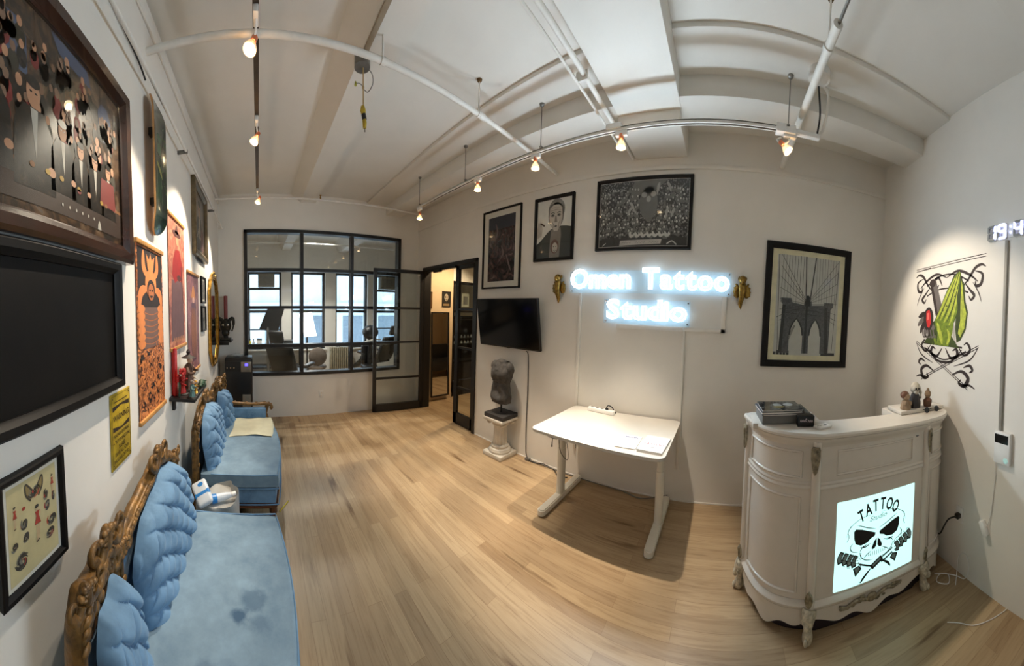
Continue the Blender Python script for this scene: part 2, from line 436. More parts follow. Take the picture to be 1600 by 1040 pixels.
def pipe(name, label, p0, p1, r, hang=(), group=None, extra=None):
    t = thing(name, label, 'pipe', tuple((Vector(p0) + Vector(p1)) / 2), group)
    mb = MB(); mb.tube([p0, p1], r, 14); mb.build('tube', M_pipe, t)
    d = (Vector(p1) - Vector(p0)).normalized()
    for (k, kind) in hang:
        q = Vector(p0).lerp(Vector(p1), k)
        zt = ZC if q.x < 1.76 else (ZC - .03 if not (2.1 < q.x < 2.38) else 3.29)
        mb = MB(); mb.tube([q - d * .012, q + d * .012], r * 1.25, 14)
        mb.cyl(q + Vector((0, 0, r)), (q.x, q.y, zt), .006, n=8)
        mb.build('hanger', M_pipe, t)
        mb = MB(); mb.lathe((q.x, q.y, zt - .02), [(.008, 0), (.016, .004), (.02, .02)], 12); mb.build('ceiling_flange', M_rust if kind else M_pipe, t)
    if extra: extra(t)
    return t
def coupl(xs, p0, p1, r):
    def f(t):
        for k in xs:
            q = Vector(p0).lerp(Vector(p1), k); d = (Vector(p1) - Vector(p0)).normalized()
            mb = MB(); mb.tube([q - d * .03, q - d * .026, q + d * .026, q + d * .03], [r, r * 1.3, r * 1.3, r], 14); mb.build('coupling', M_pipe, t)
    return f
a, b_ = (XL, 1.655, 3.188), (XN, 1.795, 3.225)
pipe('sprinkler_pipe', 'long white pipe crossing under the ceiling above the hanging yellow pendant cable', a, b_, .019, ((.405, 0), (.645, 1)), extra=coupl((.655, .85), a, b_, .019))
a, b_ = (XL + .02, 4.24, 3.272), (XN - .12, 4.24, 3.272)
def spk(t):
    mb = MB(); mb.cyl((.90, 4.24, 3.28), (.90, 4.24, 3.31), .012, n=12); mb.cyl((.90, 4.24, 3.31), (.90, 4.24, 3.335), .008, n=10); mb.cyl((.90, 4.24, 3.335), (.90, 4.24, 3.34), .018, n=12); mb.build('sprinkler_head', M_brass, t)
pipe('sprinkler_pipe', 'thin white pipe along the ceiling just over the black grid window', a, b_, .014, (), extra=spk)
a, b_ = (XL, .925, 3.235), (XN, .935, 3.235)
def cond(t):
    mb = MB(); mb.tube(smooth_path([(XL, .975, 3.20), (.9, .972, 3.198), (1.7, .98, 3.2), (2.5, .965, 3.19)], 6), .009, 8); mb.build('conduit', M_pipe, t)
    for x in (1.1, 1.7, 2.25):
        mb = MB(); mb.box(x - .008, x + .008, .905, .99, 3.2, 3.262); mb.build('pipe_clip', M_pipe, t)
pipe('sprinkler_pipe', 'white pipe with a slim conduit running along the edge of the wide ceiling bulkhead', a, b_, .017, (), extra=cond)
a, b_ = (1.36, -.478, 3.195), (XN, -.476, 3.19)
def cond2(t):
    mb = MB(); mb.tube([(XL, -.49, 3.22), (1.42, -.482, 3.2)], .008, 8); mb.build('conduit', M_grey, t)
    mb = MB(); mb.tube([(1.36 + .02, -.478, 3.195), (1.36, -.478, 3.195)], .026, 14); mb.build('coupling', M_pipe, t)
pipe('sprinkler_pipe', 'stout white pipe crossing to the sign wall above the white reception desk', a, b_, .025, ((.1, 1),), extra=cond2)
t = pipe('wall_rail', 'grey hanging rail running along the picture wall just under the ceiling band', (XL + .07, -1.2, 2.915), (XL + .07, YW - .02, 2.955), .011)
for y in (-.5, .9, 2.3, 3.7):
    mb = MB(); mb.box(XL + .0, XL + .082, y - .008, y + .008, 2.925, 2.95); mb.build('rail_bracket', M_grey, t)
t['category'] = 'rail'
mb = MB(); mb.tube(smooth_path([(XL + .03, .9, 3.1), (XL + .012, 1.2, 3.06), (XL + .012, 1.5, 3.02), (XL + .03, 1.55, 2.95)], 6), .005, 6)
tag(mb.build('cable', M_blackp), 'short black cable looping above the grey wall rail', 'cable')

def track(name, label, x, y0, y1, z, rods=(), feed=None):
    t = thing(name, label, 'light track', (x, (y0 + y1) / 2, z))
    mb = MB(); mb.box(x - .017, x - .009, y0, y1, z - .012, z + .012); mb.box(x + .009, x + .017, y0, y1, z - .012, z + .012); mb.box(x - .017, x + .017, y0, y1, z + .006, z + .014)
    mb.build('track_rail', M_pipe if rods else M_track, t)
    mb = MB(); mb.box(x - .009, x + .009, y0 + .004, y1 - .004, z - .010, z + .006); mb.build('track_slot', M_track, t)
    for y, zt in rods:
        mb = MB(); mb.cyl((x - .03, y, z + .014), (x - .03, y, zt), .0035, n=8); mb.build('suspension_rod', M_grey, t)
        mb = MB(); mb.lathe((x - .03, y, zt - .022), [(.006, 0), (.018, .008), (.022, .022)], 14); mb.build('rod_canopy', M_grey, t)
        mb = MB(); mb.box(x - .036, x + .012, y - .01, y + .01, z + .012, z + .022); mb.build('rod_clip', M_grey, t)
    if feed: feed(t)
    return t
ZT1, ZT2, XT1, XT2 = 3.26, 3.075, .0, 2.055
t1 = track('light_track', 'dark slim ceiling track running from over the banquet painting to the grid window', XT1, -1.4, 4.05, ZT1)
for y in (-.9, .3, 1.35, 2.1, 3.2, 3.9):
    mb = MB(); mb.cyl((XT1, y, ZT1 + .014), (XT1, y, ZC), .005, n=8); mb.build('suspension_rod', M_grey, t1)
def feed2(t):
    x, z = XT2, ZT2
    mb = MB(); mb.box(x - .03, x + .03, -.44, -.30, z - .03, z + .03, bev=.006); mb.box(x - .02, x + .02, -.62, -.44, z - .018, z + .014, bev=.004); mb.build('feed_box', M_wplast, t)
    mb = MB(); mb.tube(smooth_path([(x, -.6, z + .014), (x - .02, -.61, z + .15), (x - .06, -.58, z + .3), (x - .1, -.56, ZC - .06)], 6), .007, 8); mb.build('feed_cable', M_blackp, t)
    mb = MB(); mb.box(x - .025, x + .025, .80, .92, z + .005, z + .045, bev=.006); mb.build('joint_box', M_wplast, t)
track('light_track', 'white track hung on thin rods in front of the sign wall', XT2, -.40, 3.5, ZT2, ((3.4, ZC - .03), (2.47, ZC - .03), (1.5, ZC - .03), (-.38, ZC - .03)), feed2)

mb = MB(); mb.cyl((1.93, -.56, ZC - .08), (1.93, -.56, ZC - .03), .075, n=24); mb.lathe((1.93, -.56, ZC - .1), [(.03, 0), (.06, .02)], 20)
t = thing('ceiling_junction_box', 'round white junction box on the ceiling beside the stout pipe', 'junction box', (1.93, -.56, ZC - .1)); mb.build('box_body', M_wplast, t)
mb = MB(); mb.tube(smooth_path([(1.99, -.60, ZC - .06), (2.03, -.66, ZC - .07), (2.02, -.66, ZC - .2), (2.04, -.64, ZT2 + .06), (2.04, -.62, ZT2 + .02)], 6), .011, 10); mb.build('conduit', M_pipe, t)

def spot(i, label, pos, zt, aim, power, ang=46):
    """track spotlight: adapter, stem, yoke ring, reflector bulb"""
    x, y, z = pos; xt = XT1 if x < 1 else XT2
    t = thing('track_spotlight', label, 'spotlight', (x, y, z), 'track spotlights')
    d = (Vector(aim) - Vector(pos)).normalized(); q = d.to_track_quat('Z', 'Y').to_matrix().to_4x4()
    M = Matrix.Translation(pos) @ q
    mb = MB(); mb.box(xt - .014, xt + .014, y - .045, y + .045, zt - .05, zt - .012, bev=.004); mb.build('track_adapter', M_wplast, t)
    back = Vector(pos) - d * .085
    mb = MB(); mb.tube(smooth_path([(xt, y, zt - .045), (xt, y + .01, zt - .075), tuple((Vector((xt, y, zt - .09)) + back) / 2), tuple(back)], 5), .0065, 8)
    mb.tube(smooth_path([tuple(back + Vector((.0, .018, .0))), tuple(back + Vector((.015, .03, .03))), tuple(back + Vector((.01, .0, .045)))], 5), .004, 6)
    mb.build('stem', M_wplast, t)
    mb = MB(M); mb.lathe((0, 0, 0), [(.012, -.1), (.017, -.098), (.017, -.062), (.013, -.06)], 16); mb.build('lamp_socket', M_copper, t)
    mb = MB(M); mb.lathe((0, 0, 0), [(.014, -.06), (.02, -.05), (.03, -.03), (.036, -.01), (.037, 0), (.034, .0), (.03, -.012), (.016, -.045)], 24); mb.build('reflector', M_bulbglass, t)
    mb = MB(M); mb.lathe((0, 0, 0), [(.002, -.01), (.028, -.0095), (.029, -.004), (.02, .001), (.002, .002)], 20); mb.build('bulb_face', M_bulb, t)
    l = bpy.data.lights.new('spot_beam', 'SPOT'); l.energy = power; l.color = (1, .85, .67); l.spot_size = R(ang); l.spot_blend = .55; l.shadow_soft_size = .022
    lo = bpy.data.objects.new('spot_beam', l); COL.objects.link(lo)
    lo.matrix_world = Matrix.Translation(Vector(pos) + d * .02) @ (-d).to_track_quat('Z', 'Y').to_matrix().to_4x4()
    return t
PW1, PW2 = 90, 92
spot(0, 'spotlight on the dark track before the big framed painting, lit and tilted to the wall', (-.035, 1.62, 3.06), ZT1, (-.62, 1.0, 1.3), PW1 * .7, 62)
spot(1, 'middle spotlight on the dark track, lit and tilted toward the tall scroll posters', (-.025, 2.48, 3.06), ZT1, (-.62, 2.15, 1.75), PW1, 62)
spot(2, 'spotlight at the window end of the dark track, tilted toward the gold mirror', (.0, 3.9, 3.08), ZT1, (-.62, 3.45, 1.6), PW1, 62)
spot(3, 'spotlight at the corner end of the white track near the grid window', (XT2, 3.44, 2.915), ZT2, (1.75, 3.3, 0), PW2 * .7)
spot(4, 'lit spotlight on the white track before the tall print with white mount', (XT2, 2.30, 2.94), ZT2, (2.0, 2.3, 0), PW2)
spot(5, 'lit spotlight on the white track in front of the portrait of an old man', (XT2, 1.57, 2.94), ZT2, (2.05, 1.5, 0), PW2)
spot(6, 'brightest spotlight under the bulkhead, before the wide crowd picture', (XT2, .80, 2.94), ZT2, (2.1, .8, 0), PW2)
spot(7, 'spotlight at the feed end of the white track, turned to the painted hands', (XT2 + .01, -.40, 2.935), ZT2, (1.62, -1.596, 1.5), PW2 * .5, 64)

# open electrical box with the dangling pendant cord
t = thing('pendant_wiring', 'open ceiling box with loose wires and a dangling yellow taped cord', 'wiring', (0.6814, 1.9060, 3.2820))
mb = MB(); mb.cyl((0.6814, 1.9060, 3.2867), (0.6814, 1.9060, 3.3868), .052, n=24); mb.build('ceiling_box', M_grey, t)
mb = MB(); mb.box(.668, .70, -1.4, 1.86, 3.337, 3.3555, bev=.003); mb.build('surface_raceway', mk('tan_raceway', (150, 136, 116), .5, var=.05), t)
M_cord = mk('tan_cord', (176, 150, 104), .6); M_tape = mk('yellow_tape', (172, 146, 38), .5, var=.2); M_ytip = mk('yellow_green_tip', (150, 150, 52), .5)
mb = MB(); mb.tube([(0.6881, 1.9060, 3.2915), (0.6900, 1.9060, 3.1772), (0.6919, 1.9060, 3.0342)], .0045, 8); mb.ell((0.6900, 1.9060, 3.1629), (.008, .008, .014)); mb.build('cord', M_cord, t)
mb = MB(); mb.tube([(0.6881, 1.9060, 3.0437), (0.6900, 1.9060, 3.0151), (0.6957, 1.9060, 2.9865)], [.012, .019, .013], 12); mb.tube([(0.6985, 1.9060, 2.9675), (0.7024, 1.9060, 2.9389), (0.7024, 1.9060, 2.9055)], [.013, .014, .011], 12); mb.build('taped_splice', M_tape, t)
mb = MB(); mb.tube([(0.6938, 1.9060, 2.9942), (0.7014, 1.9060, 2.9599)], .0155, 12); mb.build('black_tape', M_blackp, t)
mb = MB(); mb.cyl((0.7043, 1.9060, 2.8817), (0.7033, 1.9060, 2.9084), .003, n=6); mb.build('wire_tip', M_blackp, t)
mb = MB(); mb.tube(smooth_path([(0.7147, 1.9060, 3.3010), (0.7529, 1.9060, 3.2629), (0.7576, 1.9060, 3.2057), (0.7243, 1.9060, 3.1438), (0.6928, 1.9060, 3.1533)], 8), .0028, 6); mb.tube(smooth_path([(0.6881, 1.9060, 3.1676), (0.6671, 1.9060, 3.1819), (0.6404, 1.9060, 3.1772)], 6), .0025, 6); mb.build('loose_wire', M_grey, t)
mb = MB(); mb.lathe((0.6366, 1.9060, 3.1629), [(.009, 0), (.006, .02), (.003, .026)], 10); mb.build('wire_connector', M_ytip, t)
# ------------------------------------------------------------------ framed art helper
M_mount = mk('white_mount_board', (222, 214, 202), .75, var=.01)
def picture(name, label, F, w, h, fw, depth, fmat, mount=0, art=None, base=None, aw=None, ah=None, glaze=True, cat='picture', group=None, mount_mat=None, tilt=0, inner=None):
    """frame in local x,y about its centre; back on the wall (z=0)"""
    t = thing(name, label, cat, tuple(F @ Vector((0, -h / 2, 0))), group)
    if tilt: F = F @ Matrix.Rotation(tilt, 4, 'Z')
    mb = MB(F); iw, ih = w / 2 - fw, h / 2 - fw; ow, oh = w / 2, h / 2
    prof = [(0, 0), (0, depth * .8), (fw * .18, depth), (fw * .62, depth * .92), (fw * .85, depth * .62), (fw, depth * .5), (fw, 0)]
    cs = []
    for (a, z) in prof: cs.append([mb._v((sx * (ow - a), sy * (oh - a), z)) for sx, sy in ((-1, -1), (1, -1), (1, 1), (-1, 1))])
    for A, B in zip(cs, cs[1:]):
        for k in range(4): mb.face([A[k], A[(k + 1) % 4], B[(k + 1) % 4], B[k]])
    mb.build('frame', fmat, t, smooth=20)
    z0 = depth * .3
    if inner:
        mb = MB(F); e = inner[0]
        mb.box(-iw, iw, ih - e, ih, z0, z0 + .008); mb.box(-iw, iw, -ih, -ih + e, z0, z0 + .008); mb.box(-iw, -iw + e, -ih + e, ih - e, z0, z0 + .008); mb.box(iw - e, iw, -ih + e, ih - e, z0, z0 + .008)
        mb.build('inner_slip', inner[1], t)
    if mount:
        mb = MB(F); mb.box(-iw - .004, iw + .004, -ih - .004, ih + .004, .002, z0); mb.build('mount', mount_mat or M_mount, t)
    if art:
        aw = aw or iw - mount; ah = ah or ih - mount
        mb = MB(F); mats = art(mb, aw, ah, z0 + (.0006 if mount else 0)); mb.build('print', mats, t, smooth=0, recalc=False)
    if glaze:
        mb = MB(F); mb.poly([(-iw, -ih, depth * .5), (iw, -ih, depth * .5), (iw, ih, depth * .5), (-iw, ih, depth * .5)]); mb.build('glazing', M_pglass, t, smooth=0, recalc=False)
    return t
def quad(mb, x0, x1, y0, y1, z): mb.flat([(x0, y0), (x1, y0), (x1, y1), (x0, y1)], z)
K = lambda n, c, r=.6, **k: mk(n, c, r, **k)
P_blk, P_dk, P_mid, P_lt = K('ink_black', (24, 22, 22)), K('ink_dark', (58, 56, 55)), K('ink_mid', (112, 108, 104)), K('ink_light', (176, 170, 162))
P_paper = K('print_paper', (226, 221, 213), var=.02); P_white = K('print_white', (226, 222, 216), var=.02); P_cream = K('cream_paper', (222, 212, 178), var=.04)
P_red, P_orange, P_skin = K('ink_red', (168, 44, 34)), K('ink_orange', (206, 120, 66)), K('ink_skin', (196, 146, 110))

# --- tall dark print with a white mount
A_dark = printmat('dark_battle_print', [(.25, (16, 12, 14)), (.48, (40, 30, 32)), (.58, (84, 62, 60)), (.72, (128, 104, 100))], 9, stretch=(1, 1, 1), distort=1.4, rough=.25)
def art_dark(mb, w, h, z):
    quad(mb, -w, w, -h, h, z); mb.mi = 1
    quad(mb, -w, w, h * .62, h, z + .0004)
    mb.mi = 2; rnd = random.Random(3)
    for cx, cy, s in ((-.35, .25, 1), (.1, .1, 1.15), (.5, .2, .9), (-.1, -.25, .8)):      # dim struggling figures
        X, Y, S = cx * w, cy * h, s * w * .3
        mb.disc(X, Y + S * 1.0, S * .22, S * .28, z + .0008)
        mb.stroke([(X, Y + S * .8), (X + S * .1, Y), (X - S * .1, Y - S * .9)], S * .42, z + .0008, taper=True)
        mb.stroke([(X, Y + S * .6), (X + S * .5, Y + S * .9), (X + S * .75, Y + S * 1.5)], S * .16, z + .001)
        mb.stroke([(X, Y - S * .6), (X + S * .4, Y - S * 1.2), (X + S * .2, Y - S * 2.0)], S * .2, z + .001)
        mb.stroke([(X, Y - S * .6), (X - S * .4, Y - S * 1.3), (X - S * .3, Y - S * 1.9)], S * .2, z + .001)
    mb.mi = 3
    mb.stroke([(-.45 * w, .8 * h), (-.3 * w, .55 * h), (-.4 * w, .3 * h)], .12 * w, z + .0012, taper=True)
    mb.stroke([(0, .1 * h), (.15 * w, -.15 * h), (-.15 * w, -.4 * h)], .1 * w, z + .0012, taper=True)
    mb.stroke([(.4 * w, -.2 * h), (.6 * w, -.5 * h), (.75 * w, -.7 * h)], .1 * w, z + .0012, taper=True)
    return [A_dark, K('night_blue', (44, 46, 58)), K('dim_figure', (62, 44, 44)), K('dim_flesh', (104, 84, 80))]
picture('framed_print', 'tall dark print in a thin black frame with wide white mount, above the television', FN(2.585, 2.506), .648, 1.0, .022, .03, M_frame, .075, art_dark, aw=.228, ah=.408)

# --- monochrome portrait of an old man with a cigar
def art_man(mb, w, h, z):
    quad(mb, -w, w, -h, h, z)
    L = lambda k: z + .0004 * k
    mb.mi = 1   # jacket
    mb.flat([(-w, -h), (w, -h), (w, .0), (.72 * w, .04 * h), (.42 * w, .06 * h), (-.16 * w, -.02 * h), (-.36 * w, -.12 * h), (-.6 * w, -.28 * h), (-.8 * w, -.4 * h), (-w, -.5 * h)], L(1))
    mb.mi = 3   # open shirt / chest
    mb.flat([(-.14 * w, -.04 * h), (.4 * w, .0), (.44 * w, -.25 * h), (.36 * w, -h), (-.22 * w, -h), (-.2 * w, -.4 * h)], L(2))
    mb.mi = 4   # round printed motif on the shirt
    mb.disc(.08 * w, -.62 * h, .24 * w, .24 * h, L(3)); mb.mi = 5; mb.disc(.1 * w, -.66 * h, .16 * w, .17 * h, L(4))
    mb.mi = 1; mb.disc(.03 * w, -.63 * h, .03 * w, .02 * h, L(5)); mb.disc(.17 * w, -.63 * h, .03 * w, .02 * h, L(5)); mb.stroke([(.02 * w, -.76 * h), (.1 * w, -.79 * h), (.18 * w, -.76 * h)], .02 * w, L(5))
    mb.mi = 3; mb.flat([(-0.042 * w, -0.196 * h), (0.314 * w, -0.168 * h), (0.336 * w, 0.144 * h), (-0.074 * w, 0.116 * h)], L(3))   # neck
    mb.mi = 2; mb.disc(0.142 * w, 0.627 * h, 0.475 * w, 0.383 * h, L(3))                                                  # grey hair
    mb.disc(0.120 * w, 0.428 * h, 0.454 * w, 0.454 * h, L(3))
    mb.mi = 5   # face
    mb.flat([(-0.247 * w, 0.684 * h), (-0.042 * w, 0.798 * h), (0.282 * w, 0.798 * h), (0.466 * w, 0.684 * h), (0.487 * w, 0.372 * h), (0.401 * w, 0.088 * h), (0.228 * w, -0.097 * h), (0.034 * w, -0.097 * h), (-0.161 * w, 0.088 * h), (-0.269 * w, 0.372 * h)], L(4))
    mb.mi = 3
    mb.disc(-0.074 * w, 0.436 * h, 0.108 * w, 0.050 * h, L(5)); mb.disc(0.293 * w, 0.436 * h, 0.108 * w, 0.050 * h, L(5))
    mb.flat([(0.077 * w, 0.428 * h), (0.142 * w, 0.428 * h), (0.206 * w, 0.201 * h), (0.034 * w, 0.201 * h)], L(5))
    mb.stroke([(-0.204 * w, 0.599 * h), (0.120 * w, 0.627 * h), (0.401 * w, 0.599 * h)], .02 * w, L(5)); mb.stroke([(-0.118 * w, 0.684 * h), (0.120 * w, 0.712 * h), (0.336 * w, 0.684 * h)], .014 * w, L(5))
    mb.stroke([(-0.118 * w, 0.230 * h), (-0.010 * w, 0.116 * h), (-0.053 * w, 0.002 * h)], .03 * w, L(5)); mb.stroke([(0.358 * w, 0.230 * h), (0.271 * w, 0.116 * h), (0.314 * w, 0.002 * h)], .03 * w, L(5))
    mb.mi = 1
    mb.stroke([(-0.182 * w, 0.514 * h), (-0.053 * w, 0.542 * h), (0.034 * w, 0.499 * h)], .035 * w, L(6)); mb.stroke([(0.185 * w, 0.499 * h), (0.293 * w, 0.542 * h), (0.401 * w, 0.514 * h)], .035 * w, L(6))
    mb.disc(-0.064 * w, 0.443 * h, 0.043 * w, 0.028 * h, L(6)); mb.disc(0.282 * w, 0.443 * h, 0.043 * w, 0.028 * h, L(6)); mb.disc(0.120 * w, 0.066 * h, 0.076 * w, 0.026 * h, L(6))
    mb.mi = 5   # raised hand with a cigar
    mb.flat([(-.98 * w, -.3 * h), (-.7 * w, -.22 * h), (-.66 * w, .02 * h), (-.72 * w, .2 * h), (-.9 * w, .22 * h), (-.98 * w, .06 * h)], L(5))
    for k in range(4): mb.stroke([(-.92 * w + k * .06 * w, .1 * h), (-.9 * w + k * .065 * w, .27 * h - k * .02 * h)], .055 * w, L(6))
    mb.mi = 6; mb.stroke([(-.8 * w, .24 * h), (-.54 * w, .12 * h)], .075 * w, L(7))
    return [P_paper, K('jacket_grey', (62, 64, 62)), K('hair_grey', (140, 135, 130)), K('shade_grey', (136, 127, 120)), K('motif_brown', (112, 82, 74)), K('skin_grey', (196, 186, 177)), K('cigar_brown', (70, 46, 34))]
picture('framed_portrait', 'black framed portrait of a grey-haired man in a dark jacket raising a cigar', FN(1.805, 2.64), .512, .702, .034, .035, M_frame, 0, art_man)

# --- wide monochrome crowd picture
A_crowd = printmat('grey_crowd_print', [(.12, (206, 202, 197)), (.36, (168, 164, 160)), (.58, (110, 107, 104)), (.8, (48, 46, 45))], 60, 'voronoi', rough=.3, stretch=(1, 1, .8))
def art_crowd(mb, w, h, z):
    quad(mb, -w, w, -h, h, z); L = lambda k: z + .0003 * k; rnd = random.Random(11)
    mb.mi = 1; quad(mb, -w, w, -h, -.72 * h, L(1))
    mb.mi = 2; mb.disc(.12 * w, .3 * h, .2 * w, .5 * h, L(1)); mb.flat([(-.2 * w, h), (.55 * w, h), (.2 * w, .6 * h), (-.3 * w, .5 * h)], L(1))
    for r_ in range(9):                          # rows of heads and shoulders
        for k in range(30):
            x = (-.97 + 1.94 * (k + rnd.random() * .7) / 30) * w; y = (-.62 + r_ * .165 + rnd.uniform(-.06, .06)) * h; s = .0115 + .004 * rnd.random()
            if abs(x - .14 * w) < .2 * w and y > -.3 * h: continue
            mb.mi = rnd.choice((1, 2, 2)); mb.disc(x, y - s * 1.7, s * 1.25, s * 1.2, L(2 + .2 * (9 - r_)), 10)
            mb.mi = rnd.choice((2, 3, 3, 4)); mb.disc(x, y, s * .62, s * .85, L(2.3 + .2 * (9 - r_)), 10)
    mb.mi = 3
    for a in ((-.3, .35, -.18, .05), (-.22, .2, -.34, -.05), (.55, .15, .5, -.2), (.7, .1, .62, -.15), (.35, .9, .3, .55), (.5, .9, .6, .6)):
        mb.stroke([(a[0] * w, a[1] * h), ((a[0] + a[2]) / 2 * w, (a[1] + a[3]) / 2 * h + .02), (a[2] * w, a[3] * h)], .026, L(5), taper=True)
    mb.mi = 4
    for k in range(7): mb.stroke([((-.28 + k * .13) * w, -.55 * h), ((-.24 + k * .13) * w, -.68 * h), ((-.16 + k * .13) * w, -.62 * h)], .03, L(5), taper=True)
    mb.mi = 2; mb.disc(.14 * w, .02 * h, .1 * w, .3 * h, L(3.5)); mb.mi = 3; mb.disc(.12 * w, .42 * h, .05 * w, .09 * h, L(4)); mb.disc(.02 * w, .55 * h, .06 * w, .08 * h, L(4)); mb.disc(.22 * w, .56 * h, .06 * w, .08 * h, L(4))
    mb.mi = 5; mb.flat([(-.5 * w, -.96 * h), (.42 * w, -.92 * h), (.44 * w, -.78 * h), (-.48 * w, -.8 * h)], L(5))
    mb.mi = 2
    for k in range(3): mb.stroke([(-.44 * w + j * .03 * w + k * .3 * w, -.87 * h + (.02 * h if j % 2 else -.02 * h)) for j in range(8)], .004, L(6), 0)
    mb.mi = 4; mb.stroke([(.55 * w, -.93 * h), (.66 * w, -.84 * h), (.76 * w, -.95 * h)], .012, L(5)); mb.stroke([(-.9 * w, -.95 * h), (-.82 * w, -.86 * h)], .008, L(5))
    mb.mi = 5; mb.stroke([(-.985 * w, -.985 * h), (.985 * w, -.985 * h), (.985 * w, .985 * h), (-.985 * w, .985 * h), (-.985 * w, -.985 * h)], .005, L(7), 0)
    return [A_crowd, K('crowd_dark', (58, 56, 55)), K('crowd_mid', (112, 109, 106)), K('crowd_face', (168, 164, 159)), K('crowd_light', (204, 200, 194)), K('caption_band', (196, 188, 182))]
picture('framed_crowd_picture', 'wide black framed grey picture of a dense crowd with a pale caption band', FN(.812, 2.70), .956, .692, .03, .035, M_frame, 0, art_crowd)

# --- bridge photograph
A_stone = printmat('bridge_stone', [(.3, (52, 52, 54)), (.55, (84, 84, 85)), (.75, (112, 111, 110))], 60, rough=.3)
def art_bridge(mb, w, h, z):
    L = lambda k: z + .0004 * k
    quad(mb, -w, w, -h, h, z)
    X = lambda v: (v * 2 - 1) * w
    Y = lambda v: (v * 2 - 1) * h
    mb.mi = 1                                             # tower with two pointed arches
    def arch(cx, hw):  # from bottom left up over and down
        return [(cx - hw, .02), (cx - hw, .2), (cx - hw * .85, .27), (cx - hw * .5, .325), (cx, .37), (cx + hw * .5, .325), (cx + hw * .85, .27), (cx + hw, .2), (cx + hw, .02)]
    out = [(.08, .02), (.11, .5), (.08, .53), (.08, .57), (.24, .57), (.25, .53), (.44, .51), (.45, .55), (.56, .55), (.57, .51), (.76, .52), (.77, .55), (.92, .55), (.92, .51), (.88, .48), (.87, .02)]
    a1, a2 = arch(.335, .105), arch(.635, .095)
    P = [(.08, .02)] + a1[:]
    left = out[:8] + [(.485, .55), (.485, .02)] + a1[::-1]
    rightp = [(.485, .02), (.485, .55)] + out[8:] + a2[::-1]
    mb.flat([(X(a), Y(b)) for a, b in left], L(2)); mb.flat([(X(a), Y(b)) for a, b in rightp], L(2))
    mb.mi = 2
    for (a, b) in (((.1, .02), (.13, .5)), ((.83, .02), (.8, .5))): mb.stroke([(X(a[0]), Y(a[1])), (X(b[0]), Y(b[1]))], .05 * w * 2, L(3), 0)
    mb.stroke([(X(.485), Y(.02)), (X(.487), Y(.5))], .07 * w, L(3), 0)
    for pa in (a1, a2): mb.stroke([(X(x_), Y(y_)) for x_, y_ in pa[1:-1]], .05 * w, L(3), 0)
    for yy in (.42, .46): mb.stroke([(X(.12), Y(yy)), (X(.86), Y(yy - .01))], .012 * w, L(3), 0)
    mb.disc(X(.5), Y(.585), .06 * w, .05 * h, L(3)); quad(mb, X(.46), X(.54), Y(.5), Y(.57), L(3))
    for k in range(5): quad(mb, X(.0 + k * .05), X(.04 + k * .05), Y(.0), Y(.03 + .04 * ((k * 7) % 3) / 3), L(1))
    quad(mb, X(.75), X(.98), Y(0), Y(.03), L(1))
    mb.mi = 3                                             # suspension cables
    for (a, b, wd) in (((.44, 1), (.475, .56), .035), ((.6, 1), (.535, .56), .035)): mb.stroke([(X(a[0]), Y(a[1])), (X(b[0]), Y(b[1]))], wd * w, L(4), 0)
    for k in range(7): mb.stroke([(X(.06 + k * .0), Y(1 - k * .11)), (X(.46), Y(.57 - k * .012))], .012 * w, L(4), 0); mb.stroke([(X(.97), Y(.98 - k * .11)), (X(.54), Y(.57 - k * .012))], .01 * w, L(4), 0)
    for k in range(9):
        mb.stroke([(X(.09 + k * .045), Y(1)), (X(.07 + k * .048), Y(.52 + .0 * k))], .009 * w, L(4), 0); mb.stroke([(X(.62 + k * .045), Y(1)), (X(.63 + k * .043), Y(.54))], .008 * w, L(4), 0)
    mb.stroke([(X(.02), Y(.37)), (X(.3), Y(.46)), (X(.5), Y(.47)), (X(.75), Y(.43)), (X(.97), Y(.37))], .014 * w, L(4))
    mb.stroke([(X(.02), Y(1)), (X(.06), Y(0))], .016 * w, L(4), 0); mb.stroke([(X(.98), Y(1)), (X(.93), Y(.05))], .012 * w, L(4), 0)
    for k in range(3): mb.stroke([(X(.1 + k * .02), Y(.02)), (X(.3 + k * .01), Y(.3))], .012 * w, L(4), 0)
    return [K('photo_sky', (196, 193, 186), var=.03), A_stone, K('stone_dark', (40, 40, 42)), K('cable_dark', (62, 60, 60))]
picture('framed_bridge_photograph', 'black framed photograph of a stone bridge tower with two pointed arches and cables', FN(-.79, 1.893), .848, 1.168, .062, .035, M_frame, .05, art_bridge, mount_mat=P_cream, tilt=R(-.4))

# ------------------------------------------------------------------ television on its bracket
t = thing('television', 'black flat television tilted forward on the wall beside the glazed door', 'television', (2.66, 2.355, 1.27))
T_ = Matrix.Translation((2.64, 2.352, 1.575)) @ Matrix.Rotation(R(-9), 4, 'Y')
T_ = F_((0, 0, 0), (0, -1, 0), (-1, 0, 0)); T_ = Matrix.Translation((2.628, 2.362, 1.575)) @ Matrix.Rotation(R(-9), 4, 'Y') @ T_
mb = MB(T_); mb.box(-.482, .482, -.298, .298, -.03, .01, bev=.006); mb.build('housing', M_blackp, t)
M_screen = mk('dark_screen', (6, 7, 10), .12, var=.1, spec=.5)
mb = MB(T_); mb.box(-.472, .472, -.282, .289, .0098, .0112); mb.build('screen', M_screen, t)
mb = MB(T_); mb.box(-.02, .02, -.305, -.298, -.01, .006); mb.build('sensor_bar', M_grey, t)
mb = MB(); mb.box(2.71, XN - .001, 2.2, 2.5, 1.5, 1.68); mb.box(2.66, 2.715, 2.24, 2.27, 1.52, 1.66); mb.box(2.66, 2.715, 2.43, 2.46, 1.52, 1.66); mb.box(2.66, 2.67, 2.2, 2.5, 1.55, 1.6); mb.build('wall_bracket', M_black, t)
